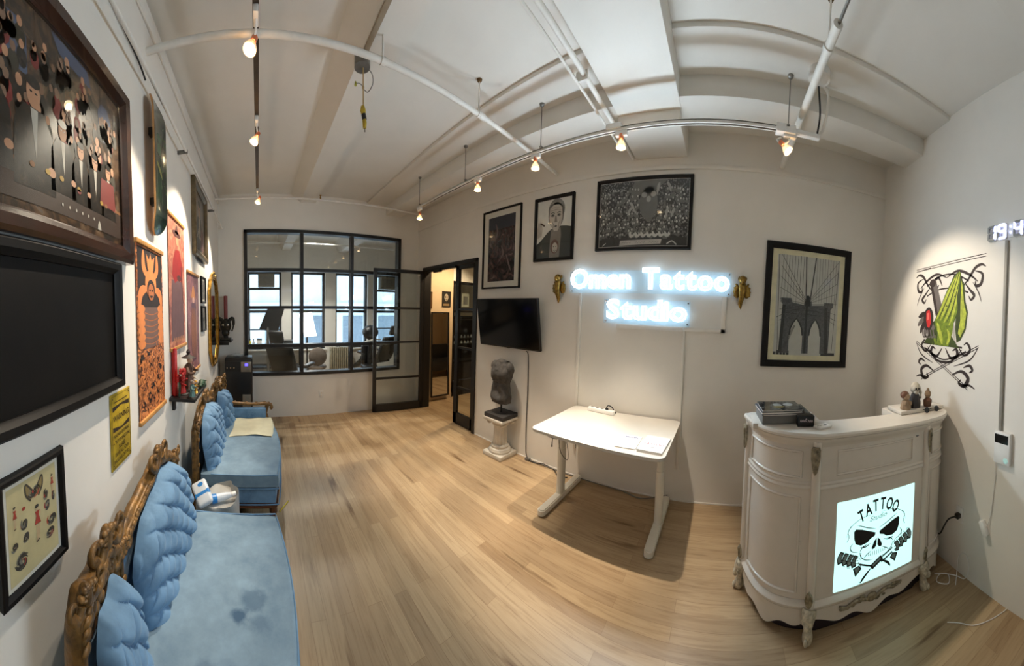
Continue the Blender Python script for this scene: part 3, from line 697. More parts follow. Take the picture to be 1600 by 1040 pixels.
mb = MB(); mb.tube(smooth_path([(2.695, 2.10, 1.262), (2.725, 2.09, 1.2), (2.73, 2.085, .8), (2.728, 2.09, .45), (2.73, 2.085, .2), (2.71, 2.06, .06), (2.69, 2.0, .012), (2.70, 1.9, .008), (2.7, 1.82, .03), (2.715, 1.74, .012), (2.7, 1.66, .008), (2.62, 1.56, .008), (2.66, 1.47, .008)], 6), .005, 8)
tag(mb.build('television_cable', M_blackp), 'thin dark cable hanging from the television down to the floor', 'cable')
mb = MB(); mb.tube(smooth_path([(2.7, 2.0, .012), (2.71, 1.7, .01), (2.715, 1.3, .009), (2.71, .9, .009), (2.66, .7, .009), (2.705, .52, .03), (2.72, .44, .05)], 6), .005, 8); mb.box(2.68, 2.725, 2.0, 2.06, 0, .025, bev=.004)
tag(mb.build('floor_cable', M_grey), 'grey cable lying along the foot of the wall under the desk', 'cable')

# ------------------------------------------------------------------ neon sign
M_neon = emit('neon_tube', (222, 242, 255), 3.4); M_nface = emit('neon_face', (176, 218, 250), .75)
M_acr = glass('acrylic_backing', (240, 246, 250), gloss=.6, op=.03, glow=.035)
NEON = 3.8
sg = thing('neon_sign', 'glowing white neon sign reading Omen Tattoo over Studio', 'neon sign', (XN - .03, .77, 1.62))
FNs = FN(0, 0, .045)      # local x = -y, y = z
def neon(word, x0, x1, zc, size):
    # letters set one after another; widths measured first so that the word fills x0..x1
    ws = []
    for ch in word:
        if ch == ' ': ws.append((None, .30)); continue
        m_ = MB(); m_.text(ch, 1, 0, 0, 0, align='LEFT'); xs = [v.co.x for v in m_.bm.verts]; m_.bm.free(); ws.append((min(xs), max(xs) - min(xs)))
    gap = .10; tot = sum(w_[1] for w_ in ws) + gap * (len(word) - 1); k = (x1 - x0) / tot; x = x0
    for ch, (mn, wd) in zip(word, ws):
        if mn is not None:
            mb = MB(FNs); mb.text(ch, size, x - mn * k, zc, 0, align='LEFT', sx=k / size, extrude=.005, bold=.0025); mb.mi = 1; mb.text(ch, size, x - mn * k, zc, .004, align='LEFT', sx=k / size, outline=.0052, bold=.004)
            mb.build('letter', [M_nface, M_neon], sg)
        x += (wd + gap) * k
neon('Omen Tattoo', -1.535, .03, 2.065, .265)
neon('Studio', -1.115, -.345, 1.768, .255)
for (a0, a1, b0, b1) in ((-1.56, .055, 1.935, 2.155), (-1.16, -.31, 1.64, 1.875)):
    mb = MB(FN(0, 0, .026)); mb.box(a0, a1, b0, b1, 0, .006, bev=.002); mb.build('acrylic_panel', M_acr, sg)
    for a in (a0 + .04, a1 - .04):
        for b_ in (b0 + .03, b1 - .03): pass
    for a in (a0 + .02, a1 - .02):
        for b_ in (b0 + .02, b1 - .02): mb = MB(FN(0, 0, 0)); mb.cyl((a, b_, 0), (a, b_, .035), .007, n=10); mb.build('standoff', M_chrome, sg)
mb = MB(FN(0, 0, .012)); mb.box(-1.02, -.37, 1.595, 1.635, 0, .03, bev=.004); mb.build('power_supply', M_wplast, sg)

for k, (y, z, pw) in enumerate(((1.4, 2.06, 3), (1.05, 2.06, 3), (.6, 2.06, 3), (.2, 2.06, 3), (.9, 1.77, 2.5), (.55, 1.77, 2.5))):      # the light the letters throw into the room
    l = bpy.data.lights.new('neon_glow', 'SPOT'); l.energy = pw * NEON; l.color = (.72, .87, 1); l.spot_size = R(176); l.spot_blend = .6; l.shadow_soft_size = .06
    lo = bpy.data.objects.new('neon_glow', l); COL.objects.link(lo); lo.location = (XN - .075, y, z); lo.rotation_euler = (0, R(90), 0)
# white cable ducts around the sign
def duct(label, segs):
    mb = MB(FN(0, 0, 0))
    for (a0, a1, b0, b1) in segs: mb.box(a0, a1, b0, b1, 0, .022, bev=.003)
    return tag(mb.build('cable_duct', M_wall), label, 'cable duct')
duct('white cable duct dropping from below the letter O of the neon sign to the desk', [(-1.455, -1.425, .30, 1.935)])
duct('white cable duct dropping from under the word Studio to the desk', [(-.372, -.348, .30, 1.60)])
duct('white cable duct bent round the empty corner beside the word Studio', [(-.022, .022, 1.598, 1.935), (-.36, .022, 1.598, 1.634)])

M_orn = mk('antique_gold_leaf', (138, 110, 54), .3, .9, var=.3, scale=40)
# gold winged ornaments beside the sign
def ornament(label, y, flip):
    t = thing('gold_wall_ornament', label, 'wall ornament', (XN, y, 1.82), 'gold ornaments beside the neon sign')
    F = FN(y, 1.985, 0); s = flip
    mb = MB(F); mb.ell((0, .105, .05), (.036, .042, .045)); mb.ell((0, .085, .085), (.016, .022, .022))
    for q in (-1, 1): mb.ell((q * .03, .12, .03), (.012, .02, .012)); mb.ell((q * .013, .108, .086), (.006, .006, .006))
    mb.tube(smooth_path([(0, .07, .04), (.0, .02, .06), (.004 * s, -.05, .06), (.012 * s, -.11, .045), (.004 * s, -.16, .03)], 5), [.034, .034, .034, .034, .034, .033, .032, .03, .029, .028, .027, .026, .024, .022, .021, .02, .018, .014, .01, .006, .003][:21], 12)
    mb.build('figure_body', M_orn, t)
    for q in (-1, 1):
        mb = MB(F)
        for k in range(4):
            a = R(78 - k * 34); L = .05 - k * .003
            p = Vector((q * .03, .03 - k * .018, .02)); d = Vector((q * math.cos(a) * .9 + q * .35, math.sin(a) * .8, .15))
            mb.ell(p + d * L * .5, (.013, L * .62, .012), rot=Euler((0, 0, math.atan2(d.y, d.x) - PI / 2)))
        mb.ell((q * .045, .0, .02), (.034, .06, .022)); mb.build('wing', M_orn, t)
    return t
ornament('gold ornament on the sign wall between the portrait and the first neon letter', 1.70, 1)
ornament('gold ornament between the last neon letter and the bridge photograph', -.157, -1)
# ------------------------------------------------------------------ picture wall (left)
M_mahog = mk('dark_mahogany_frame', (46, 25, 16), .25, var=.3, scale=14, coat=.4)
A_dim = printmat('dim_painting', [(.2, (22, 17, 14)), (.45, (48, 36, 28)), (.56, (92, 66, 46)), (.66, (120, 96, 74)), (.8, (74, 80, 96))], 11, distort=1.2, rough=.3)
def figure(mb, X, Y, s, z, coat, skin, shirt, lift=.0004):
    """a seated painted figure: dark coat, pale face, shirt front, hands"""
    mb.mi = coat; mb.flat([(X - .62 * s, Y - 1.5 * s), (X + .62 * s, Y - 1.5 * s), (X + .56 * s, Y - .3 * s), (X + .3 * s, Y + .1 * s), (X - .3 * s, Y + .1 * s), (X - .56 * s, Y - .3 * s)], z)
    mb.mi = shirt; mb.flat([(X - .1 * s, Y + .08 * s), (X + .12 * s, Y + .08 * s), (X + .02 * s, Y - .9 * s)], z + lift)
    mb.mi = skin; mb.disc(X, Y + .38 * s, .2 * s, .29 * s, z + lift); mb.disc(X + .5 * s, Y - 1.0 * s, .13 * s, .1 * s, z + lift)
    mb.mi = coat; mb.disc(X, Y + .6 * s, .21 * s, .12 * s, z + lift * 2); mb.disc(X - .07 * s, Y + .4 * s, .04 * s, .02 * s, z + lift * 2); mb.disc(X + .08 * s, Y + .4 * s, .04 * s, .02 * s, z + lift * 2)
def art_party(mb, w, h, z):
    quad(mb, -w, w, -h, h, z); L = lambda k: z + .0004 * k; rnd = random.Random(5)
    mb.mi = 4                                  # pale arched windows
    for x in (.05, .82): mb.flat([(x * w - .09 * w, .3 * h), (x * w + .07 * w, .3 * h), (x * w + .07 * w, .66 * h), (x * w + .02 * w, .78 * h), (x * w - .05 * w, .78 * h), (x * w - .09 * w, .66 * h)], L(1))
    mb.mi = 4; mb.flat([(.3 * w, .98 * h), (.62 * w, .98 * h), (.66 * w, .8 * h), (.36 * w, .82 * h)], L(1))
    for k in range(150):                        # guests in the background
        X = rnd.uniform(-.95, .95) * w; Y = rnd.uniform(-.05, .8) * h; s = rnd.uniform(.022, .042)
        mb.mi = rnd.choice((1, 5, 6, 1)); mb.disc(X, Y - s, s * .7, s, L(1.5), 10); mb.mi = rnd.choice((2, 7)); mb.disc(X, Y + .2 * s, s * .34, s * .45, L(2), 10)
    mb.mi = 8; quad(mb, -w, w, -.9 * h, -.52 * h, L(3)); mb.mi = 9; quad(mb, -w, w, -.55 * h, -.515 * h, L(3.5))      # long table
    for x, y, s in ((-.7, .0, .15), (-.4, .04, .13), (-.12, .02, .14), (.15, -.02, .15), (.36, -.14, .11), (.52, -.2, .1), (.67, -.2, .1), (.83, -.2, .1)): figure(mb, x * w, y * h, s, L(4), 1, 2, 3)
    mb.mi = 6; mb.flat([(.74 * w, -.2 * h), (.9 * w, -.2 * h), (.92 * w, -.55 * h), (.72 * w, -.55 * h)], L(6))
    for k in range(14): mb.mi = rnd.choice((3, 7, 6, 9, 10)); mb.disc(rnd.uniform(-.6, .9) * w, -.52 * h + rnd.uniform(-.04, .03) * h, .012, .009, L(7), 10)
    mb.mi = 3
    for k in range(6): mb.text('xoxoxo'[k], .02, (.34 + .06 * k) * w, -.78 * h, L(7)) if False else mb.disc((.34 + .06 * k) * w, -.79 * h, .004, .006, L(7), 8)
    mb.flat([(.68 * w, -.9 * h), (.72 * w, -.9 * h), (.715 * w, -.83 * h), (.70 * w, -.78 * h), (.685 * w, -.83 * h)], L(7))
    return [A_dim, printmat('coat_black', [(.3, (14, 11, 10)), (.55, (38, 31, 27)), (.7, (70, 56, 46))], 30, distort=1.0), K('painted_skin', (196, 142, 108)), K('shirt_white', (196, 186, 172)), K('pale_window', (84, 90, 112)), K('coat_olive', (62, 54, 40)), K('dress_red', (128, 44, 38)), K('painted_face_dim', (138, 104, 82)), K('table_brown', (56, 34, 22)), K('table_edge', (142, 92, 52)), K('fruit_yellow', (180, 140, 50))]
picture('framed_painting', 'large dark painting of a crowded banquet in a glossy mahogany frame, under the wall rail', FL(.57, 2.305), 1.46, .762, .075, .05, M_mahog, 0, art_party, glaze=True, cat='painting')

M_board = mk('matte_black_board', (15, 13, 11), .6, var=.25, scale=6, spec=.2)
def art_board(mb, w, h, z): quad(mb, -w, w, -h, h, z); return [M_board]
picture('blank_framed_board', 'large blank black board in a broad black frame below the banquet painting', FL(.455, 1.644), 1.46, .542, .05, .04, M_frame, 0, art_board, glaze=False, cat='board')

# flash sheet
def art_flash(mb, w, h, z):
    quad(mb, -w, w, -h, h, z); L = lambda k: z + .0004 * k; rnd = random.Random(2)
    def blot(cx, cy, rx, ry, n=9, m=1):
        n = int(n * 1.5)
        for k in range(n):
            a = rnd.uniform(0, 2 * PI); d = rnd.uniform(.2, .9); p = [(cx + rx * d * math.cos(a + j * .7) * (1 - .15 * j), cy + ry * d * math.sin(a + j * .7) * (1 - .15 * j)) for j in range(4)]
            mb.mi = 2 if k % 8 == 7 else (m if k % 3 else 5); mb.stroke(p, .0055, L(1 + k * .1), 4, taper=True)
    # moth at the top, two pin-up girls, hearts, skulls, ship
    for q in (-1, 1):
        mb.mi = 3; mb.flat([(.05 * w, .62 * h), (.05 * w + q * .32 * w, .9 * h), (.05 * w + q * .34 * w, .68 * h), (.05 * w + q * .16 * w, .5 * h)], L(1))
        mb.mi = 1; mb.stroke([(.05 * w, .62 * h), (.05 * w + q * .32 * w, .9 * h), (.05 * w + q * .34 * w, .68 * h), (.05 * w + q * .16 * w, .5 * h)], .006, L(2))
    blot(.05 * w, .66 * h, .3 * w, .16 * h, 12)
    def girl(x, y, s, dress):
        mb.mi = 4; mb.stroke([(x - .1 * s, y - .1 * s), (x - .05 * s, y - .9 * s), (x - .1 * s, y - 1.4 * s)], .13 * s, L(2)); mb.stroke([(x + .08 * s, y - .1 * s), (x + .12 * s, y - .8 * s), (x + .02 * s, y - 1.35 * s)], .12 * s, L(2)); mb.stroke([(x, y + .5 * s), (x + .32 * s, y + .35 * s), (x + .2 * s, y + .0)], .08 * s, L(2)); mb.disc(x, y + .72 * s, .13 * s, .16 * s, L(3), 12)
        mb.mi = dress; mb.flat([(x - .2 * s, y + .5 * s), (x + .2 * s, y + .5 * s), (x + .12 * s, y + .2 * s), (x + .3 * s, y - .35 * s), (x - .28 * s, y - .3 * s), (x - .1 * s, y + .2 * s)], L(3))
        mb.mi = 1; mb.disc(x - .02 * s, y + .82 * s, .17 * s, .12 * s, L(4), 12); mb.stroke([(x - .28 * s, y - .3 * s), (x + .3 * s, y - .35 * s)], .03 * s, L(4), 0); mb.disc(x - .1 * s, y - 1.42 * s, .1 * s, .05 * s, L(4), 8); mb.disc(x + .04 * s, y - 1.38 * s, .1 * s, .05 * s, L(4), 8)
    girl(-.74 * w, .42 * h, .2 * h, 2); girl(.12 * w, .02 * h, .34 * h, 2); girl(.82 * w, .6 * h, .18 * h, 2)
    for (x, y, rx, ry) in ((-.4, .12, .17, .16), (-.35, -.2, .15, .13), (-.8, -.22, .14, .12), (.52, .4, .14, .16), (.56, .15, .16, .14), (.72, -.25, .26, .18), (.62, -.52, .24, .14), (-.55, -.62, .36, .22), (.86, .25, .08, .14)): blot(x * w, y * h, rx * w, ry * h, 14)
    mb.mi = 5
    for (x, y, s) in ((-.6, -.6, .06), (-.42, -.66, .06), (-.36, .14, .05), (.62, -.3, .06)): mb.disc(x * w, y * h, s * w, s * h, L(2), 12)
    mb.mi = 2; mb.disc(-.4 * w, .44 * h, .07 * w, .04 * h, L(2), 12)
    return [K('aged_cream_sheet', (204, 187, 142), var=.05), K('flash_ink', (70, 64, 56)), K('flash_red', (176, 62, 48)), K('flash_ochre', (150, 128, 84)), K('flash_skin', (206, 176, 138)), K('flash_grey', (128, 124, 112))]
picture('framed_flash_sheet', 'black framed cream sheet of vintage tattoo drawings, hung above the front settee', FL(.61, 1.09), .285, .352, .026, .02, M_frame, .012, art_flash, tilt=R(1.2))

# warning plate
t = thing('warning_sign', 'yellow metal warning plate with rusty edges beside the black board', 'sign', (XL, 1.19, 1.01))
M_yel = mk('worn_yellow_plate', (178, 150, 36), .45, .2, var=.18, scale=18); F = FL(1.19, 1.177)
mb = MB(F); mb.box(-.1, .1, -.167, .167, 0, .006, bev=.002); mb.build('plate', M_yel, t)
mb = MB(F); z = .0066
mb.stroke([(-.09, -.157), (.09, -.157), (.09, .157), (-.09, .157), (-.09, -.157)], .003, z, 0)
mb.stroke([(-.07, .128), (-.02, .128), (.07, .128)], .004, z, 0)
for q in (1, -1): mb.flat([(-.082, .055 + q * .056), (-.082, .055 + q * .034), (0, .055 + q * .05), (.082, .055 + q * .034), (.082, .055 + q * .056), (0, .055 + q * .058)][::q], z)
mb.text('WARNING', .036, 0, .055, z, sx=.9, bold=.0006)
for k, (tx, s) in enumerate((('YOU ARE ENTERING', .0205), ('A TATTOOING ZONE', .0205), ('PLEASE', .026), ('LEAVE ALL YOUR', .0215), ('BAGGAGE OUTSIDE', .0215))): mb.text(tx, s, 0, -.022 - k * .028, z, sx=.82, bold=.0003)
for q in (-1, 1): mb.disc(q * .08, -.147, .004, .004, z, 10); mb.disc(q * .08, .147, .004, .004, z, 10)
mb.build('lettering', K('plate_ink', (44, 30, 16)), t, smooth=0)

# skateboard deck hung upright
t = thing('skateboard_deck', 'green and black printed skateboard deck hung upright on the wall', 'skateboard', (XL, 1.675, 2.16))
F = FL(1.672, 2.545); M_ply = mk('maple_ply_edge', (184, 136, 84), .5, var=.15)
def deckpt(u, v, off):
    L, W = .395, .104
    yy = (v * 2 - 1) * L; e = max(0, abs(yy) - (L - W)); wd = W * math.sqrt(max(0.0, 1 - (e / W) ** 2)) if e > 0 else W
    xx = (u * 2 - 1) * max(wd, .002); k = max(0, abs(yy) - .27) / .13
    return (xx, yy, .045 + .012 * (xx / W) ** 2 - .03 * k * k * 0 + off - .0 + .035 * (1 - abs(yy) / L) * 0 - .032 * k ** 1.5)
mb = MB(F); N_, M_ = 10, 40
mb.grid(N_, M_, lambda u, v: deckpt(u, v, .011)); mb.grid(N_, M_, lambda u, v: deckpt(1 - u, v, 0))
for u in (0, 1): mb.grid(1, M_, lambda a, v, u=u: deckpt(u, v, .011 * a))
mb.build('ply', M_ply, t)
A_deck = printmat('deck_graphic', [(.3, (8, 16, 17)), (.5, (18, 38, 36)), (.6, (42, 74, 52)), (.68, (120, 136, 76)), (.76, (22, 42, 38))], 24, distort=2.2, rough=.2, coat=.3)
mb = MB(F); mb.grid(N_, M_, lambda u, v: deckpt(.01 + .98 * u, .003 + .994 * v, .0119)); mb.build('graphic', A_deck, t)
mb = MB(F); L = .395
def onboard(x, y): return x, y
mb.disc(0, .12, .055, .06, .058, 24); mb.mi = 1; mb.disc(-.02, .13, .014, .012, .0586, 14); mb.disc(.025, .13, .014, .012, .0586, 14); mb.mi = 0
for k in range(9): mb.stroke([(-.05 + .012 * k, .02), (-.06 + .014 * k, -.08 - .02 * (k % 3)), (-.04 + .01 * k, -.2 - .03 * (k % 2))], .01, .0584, 5, taper=True)
mb.mi = 2; mb.stroke([(-.08, .02), (0, -.02), (.06, -.07)], .03, .0592, taper=True)
mb.build('graphic_drawing', [K('deck_green', (48, 84, 60), .3), K('deck_black', (12, 20, 18), .3), K('deck_yellow', (150, 148, 84), .3)], t, smooth=0)
for q in (.2, -.2):
    mb = MB(F); mb.box(-.02, .02, q - .02, q + .02, 0, .05); mb.build('wall_mount', M_black, t)

# hanging scrolls
M_rod = mk('light_wood_batten', (176, 128, 70), .5, var=.12)
def scroll(label, y, z, w, h, art, tilt=0):
    F = FL(y, z); F = F @ Matrix.Rotation(tilt, 4, 'Z')
    t = thing('hanging_scroll', label, 'poster', (XL, y, z - h / 2))
    mb = MB(F); mats = art(mb, w / 2 - .004, h / 2 - .01, .006); mb.build('print', mats, t, smooth=0, recalc=False)
    for q in (1, -1): mb = MB(F); mb.box(-w / 2, w / 2, q * (h / 2 - .012) - .012, q * (h / 2 - .012) + .012, .0, .018, bev=.003); mb.build('batten', M_rod, t)
    return t
A_sam = printmat('orange_armour_print', [(.3, (34, 24, 22)), (.45, (92, 52, 32)), (.53, (196, 116, 62)), (.62, (214, 142, 86)), (.8, (120, 70, 44))], 26, distort=1.8, rough=.5)
def art_sam(mb, w, h, z):
    L = lambda k: z + .0004 * k
    quad(mb, -w, w, -h, h, z); rnd = random.Random(8)
    mb.mi = 1; mb.flat([(-.9 * w, .95 * h), (.9 * w, .95 * h), (.95 * w, .3 * h), (.5 * w, .1 * h), (-.5 * w, .1 * h), (-.9 * w, .3 * h)], L(1))     # dark night
    mb.mi = 2   # helmet crest and horns
    for q in (-1, 1):
        mb.stroke([(q * .18 * w, .62 * h), (q * .5 * w, .74 * h), (q * .5 * w, .93 * h)], .24 * w, L(3), taper=True)
        mb.stroke([(q * .3 * w, .5 * h), (q * .72 * w, .44 * h), (q * .85 * w, .25 * h)], .28 * w, L(3), taper=True)
    mb.flat([(-.2 * w, .72 * h), (.2 * w, .72 * h), (.32 * w, .9 * h), (.1 * w, .84 * h), (0, .92 * h), (-.1 * w, .84 * h), (-.32 * w, .9 * h)], L(3.5))
    mb.disc(0, .56 * h, .42 * w, .17 * h, L(4))
    mb.mi = 1; mb.disc(0, .49 * h, .3 * w, .12 * h, L(5)); mb.mi = 3; mb.disc(0, .46 * h, .22 * w, .1 * h, L(6)); mb.mi = 1
    for q in (-1, 1): mb.disc(q * .1 * w, .48 * h, .06 * w, .014 * h, L(7), 10)
    mb.flat([(-.12 * w, .42 * h), (.12 * w, .42 * h), (.06 * w, .39 * h), (-.06 * w, .39 * h)], L(7))
    mb.mi = 4; mb.flat([(-.55 * w, .28 * h), (.55 * w, .28 * h), (.62 * w, -.2 * h), (-.6 * w, -.2 * h)], L(4))      # breastplate
    mb.mi = 3
    for r_ in range(6): mb.stroke([(-.55 * w, (.22 - .07 * r_) * h), (0, (.19 - .07 * r_) * h), (.55 * w, (.22 - .07 * r_) * h)], .025 * w, L(5))
    mb.mi = 2
    for q in (-1, 1):
        for r_ in range(6): mb.disc(q * .72 * w, (.26 - .08 * r_) * h, .24 * w, .05 * h, L(5 + .2 * r_), 12)
    for k in range(60): mb.mi = rnd.choice((2, 3, 1)); mb.stroke([(rnd.uniform(-.9, .9) * w, rnd.uniform(-.95, -.2) * h) for _ in range(1)] * 1 + [(0, 0)] if False else (lambda X, Y, a: [(X, Y), (X + .12 * w * math.cos(a), Y + .05 * h * math.sin(a)), (X + .2 * w * math.cos(a + .9), Y + .08 * h * math.sin(a + .9))])(rnd.uniform(-.85, .7) * w, rnd.uniform(-.92, -.22) * h, rnd.uniform(0, 6.3)), .07 * w, L(4 + k * .05), 4, taper=True)
    return [A_sam, K('scroll_dark', (36, 27, 26)), K('scroll_orange', (206, 126, 70)), K('scroll_tan', (166, 98, 56)), K('scroll_grey', (104, 80, 72))]
scroll('longest hanging scroll, orange and black, showing a horned warrior in armour', 1.615, 1.59, .435, .985, art_sam)
A_red = printmat('red_scroll_print', [(.3, (120, 66, 56)), (.5, (176, 104, 84)), (.62, (206, 146, 116)), (.8, (150, 92, 78))], 10, distort=1.5, rough=.5)
def art_red(mb, w, h, z):
    quad(mb, -w, w, -h, h, z); L = lambda k: z + .0004 * k
    mb.mi = 3; mb.flat([(-.7 * w, .05 * h), (.7 * w, .05 * h), (.8 * w, -.88 * h), (-.8 * w, -.88 * h)], L(1))
    mb.mi = 1; mb.flat([(-.2 * w, .52 * h), (.3 * w, .55 * h), (.72 * w, .3 * h), (.66 * w, .02 * h), (.2 * w, .1 * h), (-.3 * w, .0), (-.62 * w, .12 * h), (-.5 * w, .36 * h)], L(2))
    mb.mi = 2; mb.disc(.06 * w, .68 * h, .2 * w, .075 * h, L(3)); mb.mi = 4; mb.disc(0, .78 * h, .5 * w, .05 * h, L(4)); mb.flat([(-.22 * w, .78 * h), (.24 * w, .78 * h), (.1 * w, .92 * h), (-.06 * w, .92 * h)], L(4))
    mb.mi = 4; mb.stroke([(.5 * w, .3 * h), (.62 * w, -.1 * h), (.74 * w, -.3 * h)], .08 * w, L(4)); mb.disc(.2 * w, .1 * h, .26 * w, .05 * h, L(4))
    for k in range(8): mb.stroke([((-.6 + .17 * k) * w, 0), ((-.7 + .19 * k) * w, -.4 * h), ((-.72 + .2 * k) * w, -.84 * h)], .03 * w, L(3), taper=True)
    mb.mi = 2
    for k in range(6): mb.stroke([((-.6 + .22 * k) * w, -.92 * h), ((-.5 + .22 * k) * w, -.84 * h), ((-.42 + .22 * k) * w, -.92 * h)], .05 * w, L(4))
    return [A_red, K('robe_red', (150, 38, 38)), K('scroll_skin', (198, 140, 106)), K('robe_grey', (112, 84, 86)), K('scroll_brown', (84, 48, 42))]
scroll('pinkish hanging scroll with a red robed figure in a broad hat', 2.195, 1.905, .455, .985, art_red)
A_pur = printmat('purple_scroll_print', [(.3, (88, 54, 58)), (.5, (124, 80, 84)), (.65, (150, 104, 104)), (.8, (100, 64, 72))], 8, distort=1.5, rough=.5)
def art_pur(mb, w, h, z):
    quad(mb, -w, w, -h, h, z); L = lambda k: z + .0004 * k
    mb.mi = 1; mb.flat([(-.1 * w, .75 * h), (.1 * w, .75 * h), (.4 * w, .5 * h), (-.4 * w, .5 * h)], L(1)); mb.mi = 2; mb.disc(0, .46 * h, .18 * w, .06 * h, L(2))
    mb.mi = 3; mb.flat([(-.35 * w, .4 * h), (.35 * w, .4 * h), (.55 * w, -.4 * h), (.3 * w, -.8 * h), (-.3 * w, -.8 * h), (-.5 * w, -.4 * h)], L(1))
    mb.mi = 1
    for k in range(9): mb.stroke([((-.3 + .07 * k) * w, .3 * h), ((-.4 + .1 * k) * w, -.2 * h), ((-.3 + .08 * k) * w, -.75 * h)], .04 * w, L(3), taper=True)
    mb.mi = 2; mb.stroke([(.5 * w, .5 * h), (.45 * w, -.3 * h), (.6 * w, -.9 * h)], .06 * w, L(3))
    return [A_pur, K('straw_hat', (176, 116, 72)), K('pale_line', (186, 146, 132)), K('dusk_robe', (84, 56, 70))]
scroll('dusky purple hanging scroll with a figure under a conical straw hat', 2.745, 1.59, .49, .935, art_pur)

# framed dark painting high on the wall
M_pewter = mk('pewter_gilt_frame', (110, 96, 72), .35, .5, var=.2, scale=16)
def art_high(mb, w, h, z):
    quad(mb, -w, w, -h, h, z); figure(mb, -.1 * w, .1 * h, .28, z + .0006, 1, 2, 3)
    mb.mi = 4; mb.flat([(.2 * w, -.1 * h), (.6 * w, -.2 * h), (.7 * w, -.9 * h), (.1 * w, -.9 * h)], z + .0016)
    mb.mi = 3
    for k in range(7): mb.disc((-.5 + .1 * k) * w, (-.5 + .11 * (k % 3)) * h, .014, .02, z + .002, 10)
    return [A_dim, K('canvas_dark', (30, 22, 20)), K('canvas_skin', (170, 128, 100)), K('canvas_pale', (168, 150, 124)), K('canvas_red', (96, 36, 40))]
picture('framed_painting', 'portrait painting in a pewter frame, hung high next to the wall rail', FL(3.09, 2.6), .68, .73, .075, .045, M_pewter, 0, art_high, cat='painting')

# two small frames hung one above the other
def art_small(mb, w, h, z):
    quad(mb, -w, w, -h, h, z); mb.mi = 1; mb.disc(0, .15 * h, .4 * w, .45 * h, z + .0004); mb.mi = 2; mb.disc(0, .2 * h, .2 * w, .3 * h, z + .0008); mb.flat([(-.6 * w, -.9 * h), (.6 * w, -.9 * h), (.3 * w, -.25 * h), (-.3 * w, -.25 * h)], z + .0008)
    return [K('small_print_grey', (120, 112, 104)), P_dk, P_mid]
picture('small_framed_print', 'small black framed print beside the mirror, upper of the two', FL(3.245, 1.925), .25, .29, .022, .022, M_frame, .02, art_small)
picture('small_framed_print', 'small dark framed print beside the mirror, lower of the two', FL(3.245, 1.61), .25, .28, .022, .022, M_frame, .0, art_small)

# gold mirror with stepped arch
t = thing('wall_mirror', 'tall gold framed mirror with stepped corners near the window wall', 'mirror', (XL, 3.95, .98))
F = FL(3.93, 1.575)
out = [(-.13, .575), (.13, .575), (.2, .52), (.27, .5), (.32, .40), (.345, .38), (.345, -.40), (.27, -.47), (.18, -.56), (.12, -.59), (-.12, -.59), (-.18, -.56), (-.27, -.47), (-.345, -.40), (-.345, .38), (-.32, .40), (-.27, .5), (-.2, .52)]
mb = MB(F); P = [Vector((x, y, .02)) for x, y in out]; mb.tube(P, .024, 8, closed=True)
inn = [Vector((x * .9, y * .94, .028)) for x, y in out]; mb.tube(inn, .008, 6, closed=True)
for x in (-.13, 0, .13): mb.ell((x, .585 + (.03 if x == 0 else 0), .03), (.04, .03, .018))
for x in (-.1, .1): mb.ell((x, -.585, .03), (.035, .025, .018))
mb.build('gilt_frame', M_gold, t)
M_mir = newmat('mirror_silver')
m_, nt_, b__, o__ = M_mir; b__.inputs['Base Color'].default_value = (.86, .87, .86, 1); b__.inputs['Metallic'].default_value = 1; b__.inputs['Roughness'].default_value = .015; M_mir = m_
mb = MB(F); mb.prism([(x * .95, y * .97, .012) for x, y in out], (0, 0, .004)); mb.build('mirror_plate', M_mir, t, smooth=0)

# ------------------------------------------------------------------ shelf with little figures above the far settee
M_shelf = mk('black_shelf', (20, 19, 19), .4, var=.1)
t = thing('wall_shelf', 'short black shelf crowded with bright figures above the far settee', 'shelf', (XL, 2.15, 1.06))
mb = MB(); mb.box(XL, -.43, 1.93, 2.38, 1.075, 1.10, bev=.003); mb.build('board', M_shelf, t)
for y in (2.02, 2.30): mb = MB(); mb.box(XL, XL + .02, y - .02, y + .02, .99, 1.075); mb.box(XL, -.5, y - .01, y + .01, 1.06, 1.075); mb.build('bracket', M_shelf, t)
ZS = 1.10
FC = dict(red=K('figure_red', (178, 34, 30), .45), brown=K('figure_brown', (92, 62, 46)), dark=K('figure_dark', (44, 36, 32)), pale=K('figure_pale', (200, 170, 140)), teal=K('figure_teal', (88, 124, 122)), green=K('figure_green', (44, 72, 52)), grey=K('figure_grey', (124, 116, 108)), gold=M_gold)
